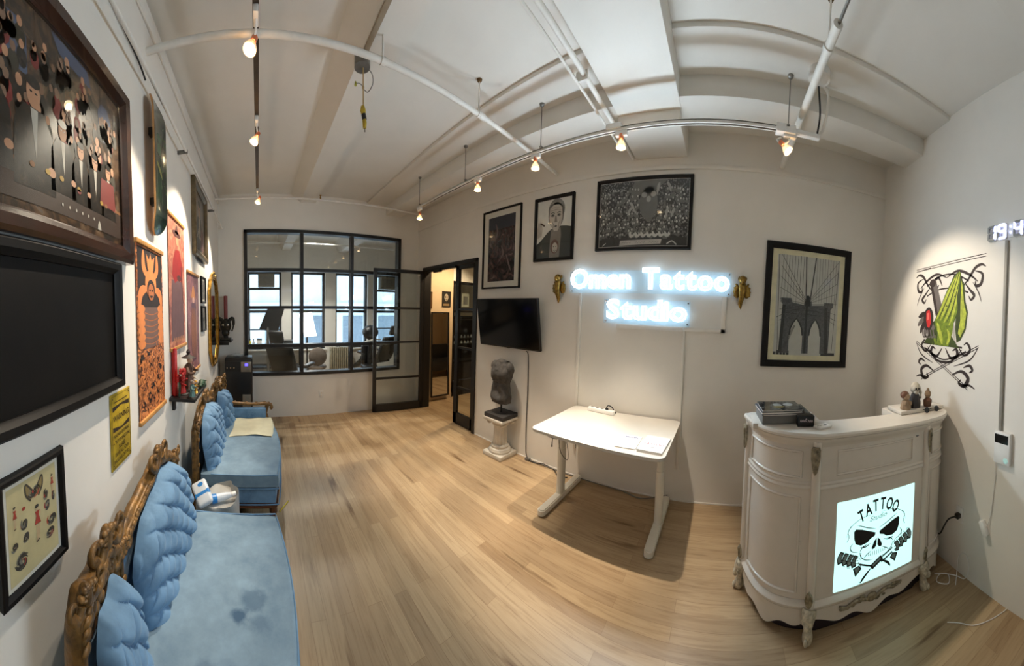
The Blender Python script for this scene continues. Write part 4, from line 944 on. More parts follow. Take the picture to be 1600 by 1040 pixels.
def warrior(name, label, x, y, z, s, robe, arm, hat, group='figures on the black shelf', pose=0):
    t = thing(name, label, 'figurine', (x, y, z), group)
    mb = MB(); mb.lathe((x, y, z), [(.34 * s, 0), (.36 * s, .03 * s), (.3 * s, .06 * s)], 16); mb.build('base', M_shelf, t)
    mb = MB(); mb.lathe((x, y, z + .05 * s), [(.30 * s, 0), (.26 * s, .18 * s), (.17 * s, .42 * s), (.2 * s, .58 * s), (.21 * s, .72 * s), (.12 * s, .82 * s), (.07 * s, .86 * s)], 14, sx=.8, flute=.12, nf=7)
    for q in (-1, 1):
        a = q * (.22 * s); mb.tube(smooth_path([(x, y + a, z + .8 * s), (x + .1 * s, y + a * 1.7, z + .62 * s), (x + .26 * s, y + a * (1.2 - pose), z + (.62 + .25 * (q * pose)) * s)], 4), [.07 * s] * 5 + [.045 * s] * 4, 8)
    mb.build('robed_body', robe, t)
    mb = MB(); mb.ell((x + .01, y, z + 1.02 * s), (.1 * s, .095 * s, .12 * s)); mb.ell((x + .1 * s, y, z + 1.01 * s), (.02 * s, .018 * s, .03 * s)); mb.build('head', FC['pale'], t)
    mb = MB()
    if hat == 'cone': mb.lathe((x, y, z + 1.1 * s), [(.26 * s, 0), (.14 * s, .06 * s), (.05 * s, .12 * s), (.08 * s, .2 * s), (.02 * s, .3 * s)], 14)
    else:
        mb.lathe((x, y, z + 1.08 * s), [(.13 * s, -.04 * s), (.125 * s, .04 * s), (.07 * s, .1 * s), (.01 * s, .13 * s)], 12)
        for q in (-1, 1): mb.tube(smooth_path([(x + .1 * s, y + q * .03 * s, z + 1.16 * s), (x + .12 * s, y + q * .14 * s, z + 1.24 * s), (x + .1 * s, y + q * .16 * s, z + 1.38 * s)], 4), [.022 * s] * 5 + [.01 * s] * 4, 6)
    mb.build('headgear', arm, t)
    return t
warrior('warrior_figurine', 'tallest shelf figurine, brown warrior under a pointed dark hat', -.535, 2.195, ZS, .22, FC['brown'], FC['dark'], 'cone')
warrior('warrior_figurine', 'red robed figurine beside the scarlet candle on the crowded black shelf', -.555, 2.055, ZS, .14, FC['red'], FC['red'], 'horn', pose=.6)
warrior('warrior_figurine', 'small pale figurine with raised arms at the window end of the crowded shelf', -.545, 2.325, ZS, .14, FC['pale'], FC['brown'], 'horn', pose=.9)
warrior('warrior_figurine', 'little teal figurine at the front edge of the crowded black shelf', -.462, 1.985, ZS, .10, FC['teal'], FC['grey'], 'horn')
warrior('warrior_figurine', 'small golden figurine standing in front of the brown warrior on the shelf', -.455, 2.075, ZS, .08, FC['gold'], FC['gold'], 'horn')
t = thing('pillar_candle', 'tall scarlet candle standing at the back of the crowded shelf', 'candle', (-.59, 2.125, ZS)); mb = MB(); mb.lathe((-.592, 2.005, ZS), [(.020, 0), (.020, .33), (.018, .335), (.004, .332)], 16); mb.build('wax', K('candle_red', (186, 24, 22), .4), t); mb = MB(); mb.cyl((-.592, 2.005, ZS + .33), (-.592, 2.005, ZS + .345), .0015, n=6); mb.build('wick', P_blk, t)
t = thing('toy_dragon', 'dark green toy lizard crouching at the window end of the shelf', 'figurine', (-.48, 2.34, ZS)); mb = MB()
mb.tube(smooth_path([(-.45, 2.24, ZS + .012), (-.455, 2.28, ZS + .028), (-.46, 2.32, ZS + .028), (-.445, 2.38, ZS + .02), (-.44, 2.44, ZS + .01)], 5), [.008, .012, .015, .018, .02, .022, .023, .023, .022, .021, .02, .018, .016, .013, .011, .009, .007, .005, .004, .003, .002], 10)
mb.ell((-.45, 2.23, ZS + .018), (.015, .022, .014)); mb.build('body', FC['green'], t)
for q in (2.27, 2.325):
    for s_ in (-1, 1): mb = MB(); mb.tube([(-.457, q, ZS + .025), (-.457 + s_ * .024, q, ZS + .02), (-.457 + s_ * .027, q - .01, ZS)], [.008, .007, .006], 8); mb.build('leg', FC['green'], t)
t = thing('red_blossoms', 'bunch of red cloth blossoms behind the figurines on the crowded shelf', 'ornament', (-.54, 2.0, ZS)); mb = MB(); rnd = random.Random(4)
for k in range(16):
    c = Vector((-.545 + rnd.uniform(-.02, .03), 1.975 + rnd.uniform(-.03, .03), ZS + .14 + rnd.uniform(-.03, .05)))
    for j in range(5): a = 2 * PI * j / 5; mb.ell(c + Vector((.006, .014 * math.cos(a), .014 * math.sin(a))), (.007, .012, .009), n=8, m=5)
mb.build('petals', FC['red'], t); mb = MB()
for k in range(5): mb.tube([(-.55, 1.965 + .006 * k, ZS), (-.545, 1.955 + .012 * k, ZS + .13)], .003, 6)
mb.build('stems', FC['green'], t)

# shelf in the corner with a dark skull and a candle
t = thing('wall_shelf', 'small black corner shelf above the water dispenser', 'shelf', (-.5, 4.45, 1.22)); mb = MB(); mb.box(XL, -.40, 4.3, YW - .02, 1.225, 1.245, bev=.003); mb.build('board', M_shelf, t)
mb = MB(); mb.box(XL, -.45, 4.44, 4.46, 1.17, 1.225); mb.build('bracket', M_shelf, t)
M_iron = mk('dark_cast_metal', (52, 50, 44), .3, .5, var=.35, scale=22)
t = thing('horned_mask_sculpture', 'dark shiny horned mask sculpture standing on the corner shelf', 'sculpture', (-.5, 4.42, 1.245))
x, y, z = -.49, 4.42, 1.245
mb = MB(); mb.box(x - .08, x + .08, y - .06, y + .06, z, z + .04, bev=.006); mb.ell((x, y, z + .22), (.085, .07, .11)); mb.ell((x, y - .03, z + .12), (.06, .055, .06)); mb.ell((x + .01, y - .07, z + .2), (.018, .02, .03))
mb.tube([(x, y, z + .03), (x, y, z + .12)], .035, 12); mb.build('mask_head', M_iron, t)
for q in (-1, 1):
    mb = MB(); mb.tube(smooth_path([(x + q * .05, y, z + .3), (x + q * .11, y, z + .33), (x + q * .115, y, z + .22), (x + q * .09, y - .02, z + .14)], 5), [.028] * 5 + [.022] * 5 + [.012] * 6, 10); mb.build('horn', M_iron, t)
    mb = MB(); mb.ell((x + q * .035, y - .06, z + .235), (.02, .012, .014)); mb.build('eye', M_chrome, t)
t = thing('pillar_candle', 'muted red candle on the corner shelf behind the horned mask', 'candle', (-.5, 4.53, 1.245)); mb = MB(); mb.lathe((-.5, 4.53, 1.245), [(.03, 0), (.03, .67), (.026, .675), (.004, .67)], 16); mb.build('wax', K('candle_dull_red', (136, 58, 54), .4), t); mb = MB(); mb.cyl((-.5, 4.53, 1.915), (-.5, 4.53, 1.935), .0015, n=6); mb.build('wick', P_blk, t)
# ------------------------------------------------------------------ the two tufted settees
def velvet(name, base, dark, stains=()):
    m, nt, b, _ = newmat(name)
    v = coords(nt); n = nd(nt, 'ShaderNodeTexNoise', Scale=7.0, Detail=6.0, Roughness=.65); nt.links.new(v, n.inputs['Vector'])
    rp = ramp(nt, [(.3, dark), (.5, base), (.72, tuple(min(255, c * 1.1) for c in base))]); nt.links.new(n.outputs['Fac'], rp.inputs[0])
    last = rp.outputs[0]
    n3 = nd(nt, 'ShaderNodeTexNoise', Scale=26.0, Detail=3.0); nt.links.new(v, n3.inputs['Vector'])
    for (c, r, k) in stains:        # worn, watermarked spots
        mp = nt.nodes.new('ShaderNodeMapping'); t = nt.nodes.new('ShaderNodeTexCoord'); nt.links.new(t.outputs['Object'], mp.inputs[0])
        mp.inputs['Location'].default_value = (-c[0], -c[1], 0); mp.inputs['Scale'].default_value = (1, 1, 0)
        ln = nd(nt, 'ShaderNodeVectorMath', operation='LENGTH'); nt.links.new(mp.outputs[0], ln.inputs[0])
        ad = nd(nt, 'ShaderNodeMath', operation='MULTIPLY_ADD'); ad.inputs[1].default_value = .07; nt.links.new(n3.outputs['Fac'], ad.inputs[0]); nt.links.new(ln.outputs['Value'], ad.inputs[2])
        mr = nd(nt, 'ShaderNodeMapRange'); mr.inputs['From Min'].default_value = r + .02; mr.inputs['From Max'].default_value = r + .05; mr.inputs['To Min'].default_value = k; mr.inputs['To Max'].default_value = 0
        nt.links.new(ad.outputs[0], mr.inputs['Value'])
        mx = nd(nt, 'ShaderNodeMix', data_type='RGBA'); nt.links.new(mr.outputs[0], mx.inputs[0]); nt.links.new(last, mx.inputs[6]); mx.inputs[7].default_value = lin((52, 82, 112)); last = mx.outputs[2]
    nt.links.new(last, b.inputs['Base Color'])
    b.inputs['Roughness'].default_value = .75; b.inputs['Sheen Weight'].default_value = .45; b.inputs['Sheen Roughness'].default_value = .35; b.inputs['Sheen Tint'].default_value = lin((190, 205, 216)); b.inputs['Specular IOR Level'].default_value = .25
    bp = nd(nt, 'ShaderNodeBump', Strength=.15, Distance=.01); nt.links.new(n3.outputs['Fac'], bp.inputs['Height']); nt.links.new(bp.outputs[0], b.inputs['Normal'])
    return m
M_velb = velvet('blue_velvet_back', (106, 141, 174), (80, 113, 146))
M_giltw = mk('gilded_carved_wood', (100, 73, 36), .42, .2, var=.45, scale=24, bump=.25, bscale=90)
M_walnut = mk('walnut_leg', (84, 48, 28), .4, var=.2)
def lerp_prof(P, t):
    for (a, b), (c, d) in zip(P, P[1:]):
        if a <= t <= c and c > a: k = (t - a) / (c - a); k = k * k * (3 - 2 * k); return b + (d - b) * k
    return P[-1][1]
TOP1 = [(0, .78), (.03, .81), (.12, .86), (.22, .905), (.34, .935), (.48, .895), (.62, .865), (.72, .83), (.79, .78)]
TOP2 = [(.79, .78), (.85, .86), (.95, .92), (1.0, .90), (1.08, .92), (1.13, .95), (1.17, .90)]
def xback(t): return -.545 if t < .79 else -.545 + .085 * ((t - .79) / .38) ** 1.4
def settee(label, base_y, sgn, dx, stains, throw=False):
    root = thing('settee', label, 'sofa', (-.2 + dx, base_y + sgn * .6, 0), 'tufted blue settees along the picture wall')
    P = lambda t, x, z: (x + dx, base_y + sgn * t, z)
    # seat: upholstered base, piped T cushion with a bowed front
    def xfront(t): return .088 + .05 * math.sin(PI * min(1, max(0, t / 1.06)))
    def slab(x_off, z0, z1, t0, t1, r=.03):
        mb = MB(); n = 24
        sec = []   # rounded cross-section in x,z from back to front
        for i in range(n + 1):
            t = t0 + (t1 - t0) * i / n
            e = min(1, min(i, n - i) / 1.5); rr = r
            xf = xfront(t) + x_off; xb = -.50 if t < .9 else xback(t) + .03
            c = []
            sh = (1 - e) * r * .8
            for a in range(0, 91, 18): c.append((xf - rr + rr * math.cos(R(a)), z1 - sh - rr + rr * math.sin(R(a))))
            c = [(xf, z0 + sh)] + c + [(xb + .2, z1 - sh + .012), (xb, z1 - sh), (xb, z0 + sh)]
            sec.append([mb._v(P(t, *q)) for q in c])
        for A, B in zip(sec, sec[1:]):
            for k in range(len(A)): mb.face([A[k], A[(k + 1) % len(A)], B[(k + 1) % len(B)], B[k]])
        mb.face(sec[0]); mb.face(sec[-1][::-1]); return mb
    M_seat = velvet('blue_velvet_seat', (120, 145, 164), (103, 129, 150), stains)
    base = slab(-.012, .20, .325, .012, 1.16, .015).build('seat_base', M_velb, root)
    cush = slab(.012, .325, .445, .0, 1.14, .022).build('seat_cushion', M_seat, root)
    for z in (.33, .205):
        mb = MB(); pts = [P(.0, -.45, z)] + [P(t_, xfront(t_) + .014, z) for t_ in [.0 + 1.15 * k / 20 for k in range(21)]]; mb.tube(pts, .006, 6); mb.build('piping', M_velb, base)
    mb = MB(); pts = [P(.0, -.42, .437)] + [P(t_, xfront(t_) + .008, .437) for t_ in [1.14 * k / 20 for k in range(21)]]; mb.tube(pts, .005, 6); mb.build('piping', M_velb, cush)
    mb = MB(); pts = [P(t_, xfront(t_) - .02, .185) for t_ in [.02 + 1.12 * k / 16 for k in range(17)]]; mb.tube(pts, .022, 8, sq=(1, .8)); mb.tube([P(.02, -.48, .185), P(.02, .06, .185)], .02, 8); mb.build('seat_rail', M_walnut, root)
    # tufted back panels
    def panel(name, t0, t1, prof, m0, nb, rows):
        mb = MB(); n, m = 132, 96; zb = .40
        def fn(u, v):
            t = t0 + m0 + (t1 - t0 - 2 * m0) * u
            zt = lerp_prof(prof, t) - (.055 if t1 < .8 else .10); e = min(u, 1 - u)
            corner = .10 * (1 - min(1, e / .22)) ** 2
            z = zb + (zt - corner - zb) * v
            ex = min(1, min(u, 1 - u) / .16); ez = min(1, (1 - v) / .16); edge = math.sqrt(max(0, 1 - (1 - ex) ** 2)) * math.sqrt(max(0, 1 - (1 - ez) ** 2))
            A = u * nb; B_ = v * rows * .98
            f = abs(math.sin(PI * (A + B_) / 1.0 * .5 * 2 / 2)) * abs(math.sin(PI * (A - B_) / 2))
            f = (abs(math.sin(PI * (A + B_) / 2)) * abs(math.sin(PI * (A - B_) / 2))) ** .26
            puff = .016 + .05 * edge + .046 * f * edge
            lean = .05 * (1 - (z - zb) / .5)
            return P(t, xback(t) + .012 + puff + lean + .02 * (1 - v), z)
        mb.grid(n, m, fn)
        o = mb.build(name, M_velb, root, smooth=75)
        for i in range(nb + 1):
            for j in range(rows + 1):
                if (i + j) % 2 == 0 and 0 < i < nb and 0 < j < rows:
                    q = fn(i / nb, j / rows / .98); mbb = MB(); mbb.ell((q[0] + .004, q[1], q[2]), (.008, .011, .011), n=10, m=6); mbb.build('button', M_velb, o)
        return o
    panel('back_panel', 0, .79, TOP1, .035, 11, 8)
    panel('back_panel', .79, 1.17, TOP2, .05, 5, 7)
    # upholstered outside of the back
    mb = MB(); n = 40
    mb.grid(n, 10, lambda u, v: P(1.17 * u, xback(1.17 * u) - .02, .2 + (lerp_prof(TOP1 if 1.17 * u < .79 else TOP2, 1.17 * u) - .03 - .2) * v))
    mb.grid(n, 10, lambda u, v: P(1.17 * u, xback(1.17 * u) + .012, .2 + (lerp_prof(TOP1 if 1.17 * u < .79 else TOP2, 1.17 * u) - .03 - .2) * v))
    mb.build('back_board', M_velb, root, smooth=60)
    # carved gilt frame: moulded rail with scrolls and leaves
    def line(prof, ts, off=0): return [Vector(P(t, xback(t) + off, lerp_prof(prof, t) - .025)) for t in ts]
    N = 30
    path1 = [Vector(P(.0, -.545, z)) for z in (.12, .3, .5, .66)] + line(TOP1, [.79 * k / N for k in range(N + 1)])
    path2 = line(TOP2, [.79 + .38 * k / 20 for k in range(21)]) + [Vector(P(1.175, xback(1.17), z)) for z in (.80, .65, .5, .3, .12)]
    stile = [Vector(P(.79, -.545, z)) for z in (.75, .62, .5, .36)]
    for (nm, pth) in (('carved_frame', path1), ('carved_frame', path2), ('carved_stile', stile)):
        mb = MB(); q = smooth_path(pth, 3)
        mb.tube(q, .032, 10, sq=(1, .8)); mb.tube([p + Vector((.022, 0, .008)) for p in q], .012, 8); mb.tube([p + Vector((.012, 0, -.026)) for p in q], .009, 8)
        rnd = random.Random(len(pth))
        for i in range(2, len(q) - 2, 2):      # beads and little leaves
            d = (q[i + 1] - q[i - 1]).normalized(); s = 1 if (i // 2) % 2 else .7
            mb.ell(q[i] + Vector((.034, 0, .0)), (.009, .014 * s + .006, .012 * s + .004), n=8, m=5)
        mb.build(nm, M_giltw, root, smooth=50)
    def crest(t, z, s, prof):
        mb = MB(); c = Vector(P(t, xback(t) + .01, z))
        mb.ell(c + Vector((.012, 0, .018 * s)), (.022, .026 * s, .045 * s))                    # shell
        for q in (-1, 1):
            for k in range(5):
                a = R(20 + k * 32); r = .026 * s + .006 * k * s
                mb.ell(c + Vector((.02, q * sgn * r * math.cos(a), r * math.sin(a) * .9 + .012)), (.012, .016 * s, .01 * s), n=8, m=5)
            sp = [c + Vector((.018, q * (.03 + .05 * s * k / 12) * 1.0, .012 - .028 * s * math.sin(k / 12 * PI * .9))) for k in range(13)]
            e = sp[-1]
            sp += [e + Vector((0, q * .022 * s * math.sin(k / 8 * 1.7 * PI), .022 * s * (1 - math.cos(k / 8 * 1.7 * PI)))) for k in range(1, 9)]
            mb.tube(sp, [.014 * s + .004] * 13 + [.012 * s, .011 * s, .010 * s, .009 * s, .008 * s, .007 * s, .006 * s, .005 * s], 8)
        mb.build('carved_crest', M_giltw, root, smooth=60)
    crest(.35, .93, 1.25, TOP1); crest(.93, .915, 1.1, TOP2); crest(.79, .775, .8, TOP1); crest(.04, .80, .7, TOP1); crest(1.14, .93, .75, TOP2)
    # carved slab filling the narrow end section above its panel
    mb = MB(); mb.grid(20, 8, lambda u, v: P(.80 + .36 * u, xback(.80 + .36 * u) + .02, (lerp_prof(TOP2, .80 + .36 * u) - .16) + .14 * v)); 
    for k in range(12):
        t = .82 + .027 * k; z = lerp_prof(TOP2, t) - .07 - .025 * (k % 2); mb.ell(P(t, xback(t) + .024, z), (.012, .02, .024), n=8, m=5)
    mb.build('carved_slab', M_giltw, root, smooth=60)
    # arm at the closed end
    mb = MB(); ar = smooth_path([P(1.175, xback(1.17), .66), P(1.19, -.36, .625), P(1.2, -.15, .605), P(1.2, .02, .61), P(1.2, .085, .595), P(1.2, .10, .565), P(1.2, .085, .55)], 5)
    mb.tube(ar, .026, 10, sq=(1, .75)); mb.tube([P(1.2, .05, .59), P(1.195, .03, .50), P(1.18, .06, .40), P(1.17, .05, .2)], [.024, .02, .026, .03], 10)
    for i in range(3, len(ar) - 4, 3): mb.ell(Vector(ar[i]) + Vector((0, 0, .02)), (.016, .014, .008), n=8, m=5)
    mb.build('arm', M_giltw, root, smooth=50)
    mb = MB(); z0 = .42
    a0, a1 = P(1.15, -.46, 0), P(1.21, .035, 0); mb.box(a0[0], a1[0], min(a0[1], a1[1]), max(a0[1], a1[1]), .2, .575, bev=.022, seg=3); mb.build('arm_pad', M_velb, root)
    for (t, x) in ((.05, .05), (1.13, .05), (.05, -.5), (1.13, -.44)):
        mb = MB(); mb.tube(smooth_path([P(t, x, .2), P(t, x + (.012 if x > 0 else -.02), .12), P(t, x + (.0 if x > 0 else -.03), .05), P(t, x + (.022 if x > 0 else -.05), .0)], 4), [.032] * 5 + [.024] * 4 + [.017] * 4, 10); mb.build('leg', M_walnut, root)
    return root
settee('nearer tufted blue velvet settee with gilded carved back, stained seat', 1.77, -1, 0, (((.11, -.02), .03, .85), ((.17, .05), .05, .5), ((.2, -.05), .035, .4), ((.0, -.22), .03, .35), ((.09, -.2), .02, .25), ((.22, -.3), .06, .3)))
settee('farther tufted blue velvet settee with gilt arm and cream cover on its seat', 2.2, 1, .045, ())
# cream cover lying on the far seat
mb = MB(); rnd = random.Random(1)
def cov(u, v):
    y = 2.83 + .50 * v + .05 * math.sin(3 * u); x = -.30 + .462 * u + .03 * math.sin(2.5 * v)
    z = .4585 + .006 * math.sin(9 * v + 3 * u) ** 2 + .004 * math.sin(14 * u)
    if u > .9: z -= (u - .9) * .9; x = min(x, .16)
    return (x, y, z)
mb.grid(30, 30, cov); mb.grid(30, 30, lambda u, v: tuple(Vector(cov(1 - u, v)) - Vector((0, 0, .004))))
tag(mb.build('seat_cover', mk('cream_cloth', (206, 203, 176), .8, var=.03), smooth=80), 'cream cloth cover spread over the end of the farther settee', 'cover')

# things tucked between the settees
M_bag = mk('grey_plastic_bag', (176, 176, 172), .35, var=.06)
t = thing('plastic_bag', 'crumpled grey plastic bag standing between the two settees', 'bag', (-.26, 1.98, 0))
mb = MB(); rnd = random.Random(9)
def bagf(u, v):
    a = 2 * PI * u; r = .15 + .02 * math.sin(3 * a + 4 * v) + .01 * math.sin(7 * a + 9 * v); r *= (1 - .1 * v) if v > .5 else (.85 + .1 * v)
    if v > .86: return (-.29 + r * (1 - (v - .86) / .14) * math.cos(a), 1.985 + r * (1 - (v - .86) / .14) * math.sin(a), .40)
    bk = max(0, math.cos(a - .3)); return (-.29 + r * math.cos(a), 1.985 + r * math.sin(a), .004 + (.41 + .09 * bk * v) * v / .86)
mb.grid(36, 22, bagf, closed_u=True); mb.build('bag_skin', M_bag, t, smooth=50)
M_wipe = mk('wipes_white', (218, 224, 230), .3, var=.03); M_blue = mk('wipes_blue', (48, 132, 206), .3, var=.05)
t = thing('wipes_packet', 'white and bright blue packet of wipes leaning against the grey bag', 'packet', (-.40, 1.93, .34)); T2 = Matrix.Translation((-.39, 1.925, .455)) @ Euler((R(30), R(-25), R(20))).to_matrix().to_4x4()
mb = MB(T2); mb.box(-.055, .055, -.085, .085, -.022, .022, bev=.018, seg=3); mb.build('packet_body', M_wipe, t)
mb = MB(T2); mb.box(-.0555, .0555, -.03, .012, -.0226, .0226, bev=.012); mb.disc(.01, .05, .02, .014, .0232); mb.build('blue_label', M_blue, t)
t = thing('cream_tube', 'white squeeze tube with a blue band lying on the grey bag', 'tube', (-.3, 1.93, .44))
mb = MB(); mb.tube([(-.33, 1.90, .432), (-.32, 1.905, .432), (-.23, 1.945, .436), (-.195, 1.955, .44)], [.004, .03, .024, .016], 14); mb.build('tube_body', M_wipe, t)
mb = MB(); mb.tube([(-.322, 1.904, .432), (-.29, 1.917, .4335)], [.0305, .0288], 14, caps=False); mb.build('blue_label', M_blue, t)
mb = MB(); mb.tube([(-.195, 1.955, .44), (-.165, 1.967, .442)], .017, 12); mb.build('tube_cap', M_wplast, t)
# a pencil lies on the floor
t = thing('pencil', 'yellow pencil lying on the floor in front of the settees', 'pencil', (.2, 2.5, 0))
mb = MB(); mb.tube([(.165, 2.40, .005), (.25, 2.53, .005)], .0045, 6); mb.build('shaft', mk('pencil_yellow', (206, 186, 60), .4), t)
mb = MB(); mb.tube([(.25, 2.53, .005), (.259, 2.544, .005)], [.0045, .001], 6); mb.build('tip', P_dk, t)
# ------------------------------------------------------------------ white desk under the sign
M_top = mk('white_laminate', (204, 199, 189), .3, var=.008)
M_legw = mk('cream_white_steel', (226, 222, 210), .35, var=.01)
def rrect(x0, x1, y0, y1, r, n=8):
    P = []
    for cx, cy, a in ((x1 - r, y1 - r, 0), (x0 + r, y1 - r, 90), (x0 + r, y0 + r, 180), (x1 - r, y0 + r, 270)):
        for k in range(n + 1): t = R(a + 90 * k / n); P.append((cx + r * math.cos(t), cy + r * math.sin(t)))
    return P
t = thing('standing_desk', 'white rectangular desk on two T legs in front of the neon sign', 'desk', (2.32, .89, 0))
mb = MB(); P = rrect(1.925, 2.715, .345, 1.435, .06)
mb.prism([(x, y, .742) for x, y in P], (0, 0, .022)); mb.build('desktop', M_top, t, smooth=40)
for y in (.445, 1.36):
    mb = MB(); mb.prism([(x, y_, .012) for x, y_ in rrect(2.0, 2.70, y - .035, y + .035, .034)], (0, 0, .04)); 
    mb.prism([(x, y_, .052) for x, y_ in rrect(2.01, 2.69, y - .027, y + .027, .026)], (0, 0, .008)); o = mb.build('foot', M_legw, t)
    for x in (2.045, 2.655): mb = MB(); mb.box(x - .015, x + .015, y - .02, y + .02, 0, .012); mb.build('foot_pad', M_blackp, o)
    mb = MB(); mb.prism([(x, y_, .06) for x, y_ in rrect(2.29, 2.38, y - .03, y + .03, .025)], (0, 0, .42)); mb.prism([(x, y_, .48) for x, y_ in rrect(2.297, 2.373, y - .025, y + .025, .02)], (0, 0, .235)); mb.build('leg_column', M_legw, t)
    mb = MB(); mb.box(2.02, 2.62, y - .03, y + .03, .715, .742, bev=.006); mb.build('top_bracket', M_legw, t)
mb = MB(); mb.box(2.30, 2.37, .475, 1.33, .70, .742, bev=.005); mb.build('cross_beam', M_legw, t)
mb = MB(); mb.box(1.95, 2.03, 1.19, 1.27, .722, .742, bev=.004); mb.build('hand_control', M_grey, t)
mb = MB(); mb.tube(smooth_path([(2.0, 1.2, .725), (2.02, 1.19, .6), (2.08, 1.16, .52), (2.16, 1.2, .55), (2.2, 1.25, .66), (2.26, 1.3, .73)], 6), .003, 6); mb.tube([(1.985, 1.245, .722), (1.985, 1.25, .69), (1.98, 1.25, .64)], [.002, .003, .006], 6); mb.build('hanging_wire', M_blackp, t)
# power strip with a plug on the desk
t = thing('power_strip', 'white power strip with a black plug at the back of the white desk', 'power strip', (2.6, 1.1, .764))
mb = MB(); T_ = Matrix.Translation((2.63, 1.11, .764)) @ Matrix.Rotation(R(-4), 4, 'Z'); mb = MB(T_); mb.box(-.024, .024, -.14, .14, 0, .042, bev=.008); mb.build('housing', M_wplast, t)
mb = MB(T_)
mb.bm.free()
for k in range(4): mb = MB(T_); mb.cyl((0, .10 - .055 * k, .042), (0, .10 - .055 * k, .0425), .016, n=14); mb.build('socket', M_grey, t)
mb = MB(T_); mb.tube(smooth_path([(0, -.06, .042), (-.005, -.062, .07), (-.004, -.08, .085), (.01, -.11, .07), (.03, -.125, .03), (.06, -.13, .004)], 5), .0055, 8); mb.box(-.012, .012, -.072, -.048, .042, .06, bev=.004); mb.build('black_plug', M_blackp, t)
# two booklets
def booklet(label, c, rot, w, h, th, art):
    T_ = Matrix.Translation(c) @ Matrix.Rotation(rot, 4, 'Z') @ Matrix.Rotation(-PI / 2, 4, 'Z')
    t = thing('booklet', label, 'booklet', c); mb = MB(T_); mb.box(-w / 2, w / 2, -h / 2, h / 2, 0, th - .001); mb.build('pages', P_paper, t)
    mb = MB(T_); mats = art(mb, w / 2, h / 2, th); mb.build('cover', mats, t, smooth=0, recalc=False)
def art_bl(mb, w, h, z):
    quad(mb, -w, w, -h, h, z); mb.mi = 1
    for k in range(5): mb.stroke([(-.7 * w + .28 * w * k, .66 * h), (-.6 * w + .28 * w * k, .82 * h), (-.52 * w + .28 * w * k, .64 * h), (-.45 * w + .28 * w * k, .8 * h)], .006, z + .0003, 4)
    mb.mi = 2; quad(mb, -.85 * w, .85 * w, -.7 * h, .45 * h, z + .0002); return [P_white, K('grey_lilac_ink', (110, 108, 136)), K('pale_lilac', (190, 182, 200))]
booklet('pale lilac booklet lying beside the red lettered one on the white desk', (2.105, .652, .764), R(3), .155, .225, .008, art_bl)
def art_br(mb, w, h, z):
    quad(mb, -w, w, -h, h, z); mb.mi = 1; mb.text('TATTOO', .045, 0, -.12 * h, z + .0003, sx=.85); mb.mi = 2; mb.text('the', .016, -.25 * w, .55 * h, z + .0003) if False else mb.stroke([(-.3 * w, .42 * h), (0, .36 * h), (.3 * w, .42 * h)], .006, z + .0003)
    mb.disc(.05 * w, -.5 * h, .016, .012, z + .0003); return [P_white, K('red_pink_ink', (206, 60, 84)), K('soft_grey_ink', (178, 176, 174))]
booklet('white booklet with red TATTOO lettering on the white desk corner', (2.115, .458, .764), R(-3), .185, .265, .018, art_br)

# ------------------------------------------------------------------ torso statue on a little column
M_plaster = mk('painted_plaster', (206, 199, 186), .6, var=.05, scale=9, bump=.15, bscale=40)
M_stone = mk('dark_grey_stone', (72, 68, 64), .8, var=.18, scale=22, bump=.5, bscale=50)
cx, cy = 2.585, 2.365
t = thing('plaster_column', 'short white fluted plaster column against the wall below the television', 'pedestal', (cx, cy, 0))
mb = MB(); mb.box(cx - .145, cx + .145, cy - .145, cy + .145, 0, .05, bev=.006); mb.build('plinth', M_plaster, t)
mb = MB(); mb.lathe((cx, cy, .05), [(.13, 0), (.135, .02), (.125, .045), (.105, .055), (.11, .075), (.098, .092)], 32); mb.build('base_moulding', M_plaster, t)
mb = MB(); mb.lathe((cx, cy, .14), [(.09, 0), (.085, .03), (.079, .13), (.078, .2), (.086, .225)], 72, flute=.09, nf=12); mb.build('fluted_shaft', M_plaster, t)
mb = MB(); mb.lathe((cx, cy, .362), [(.088, 0), (.1, .012), (.095, .03), (.115, .06)], 32)
for q in (-1, 1):
    for r_ in (-1, 1):
        for k in range(14): a = k / 13 * 3.4 * PI; rr = .034 - .0021 * k; mb.ell((cx + r_ * .085, cy + q * (.105 + rr * math.cos(a) * .7), .405 + rr * math.sin(a)), (.03, .011, .011), n=8, m=5)
mb.build('volute_capital', M_plaster, t)
mb = MB(); mb.box(cx - .15, cx + .15, cy - .15, cy + .15, .425, .462, bev=.008); mb.build('abacus', M_plaster, t)
t = thing('torso_statue', 'dark grey headless torso sculpture on a rod, standing on the plaster column', 'statue', (cx, cy, .462))
mb = MB(); mb.box(cx - .135, cx + .135, cy - .15, cy + .15, .462, .51, bev=.004); mb.build('stand', mk('black_stone_block', (46, 43, 42), .6, var=.12, bump=.2), t)
mb = MB(); mb.cyl((cx, cy, .51), (cx, cy, .66), .011, n=12); mb.build('rod', M_black, t)
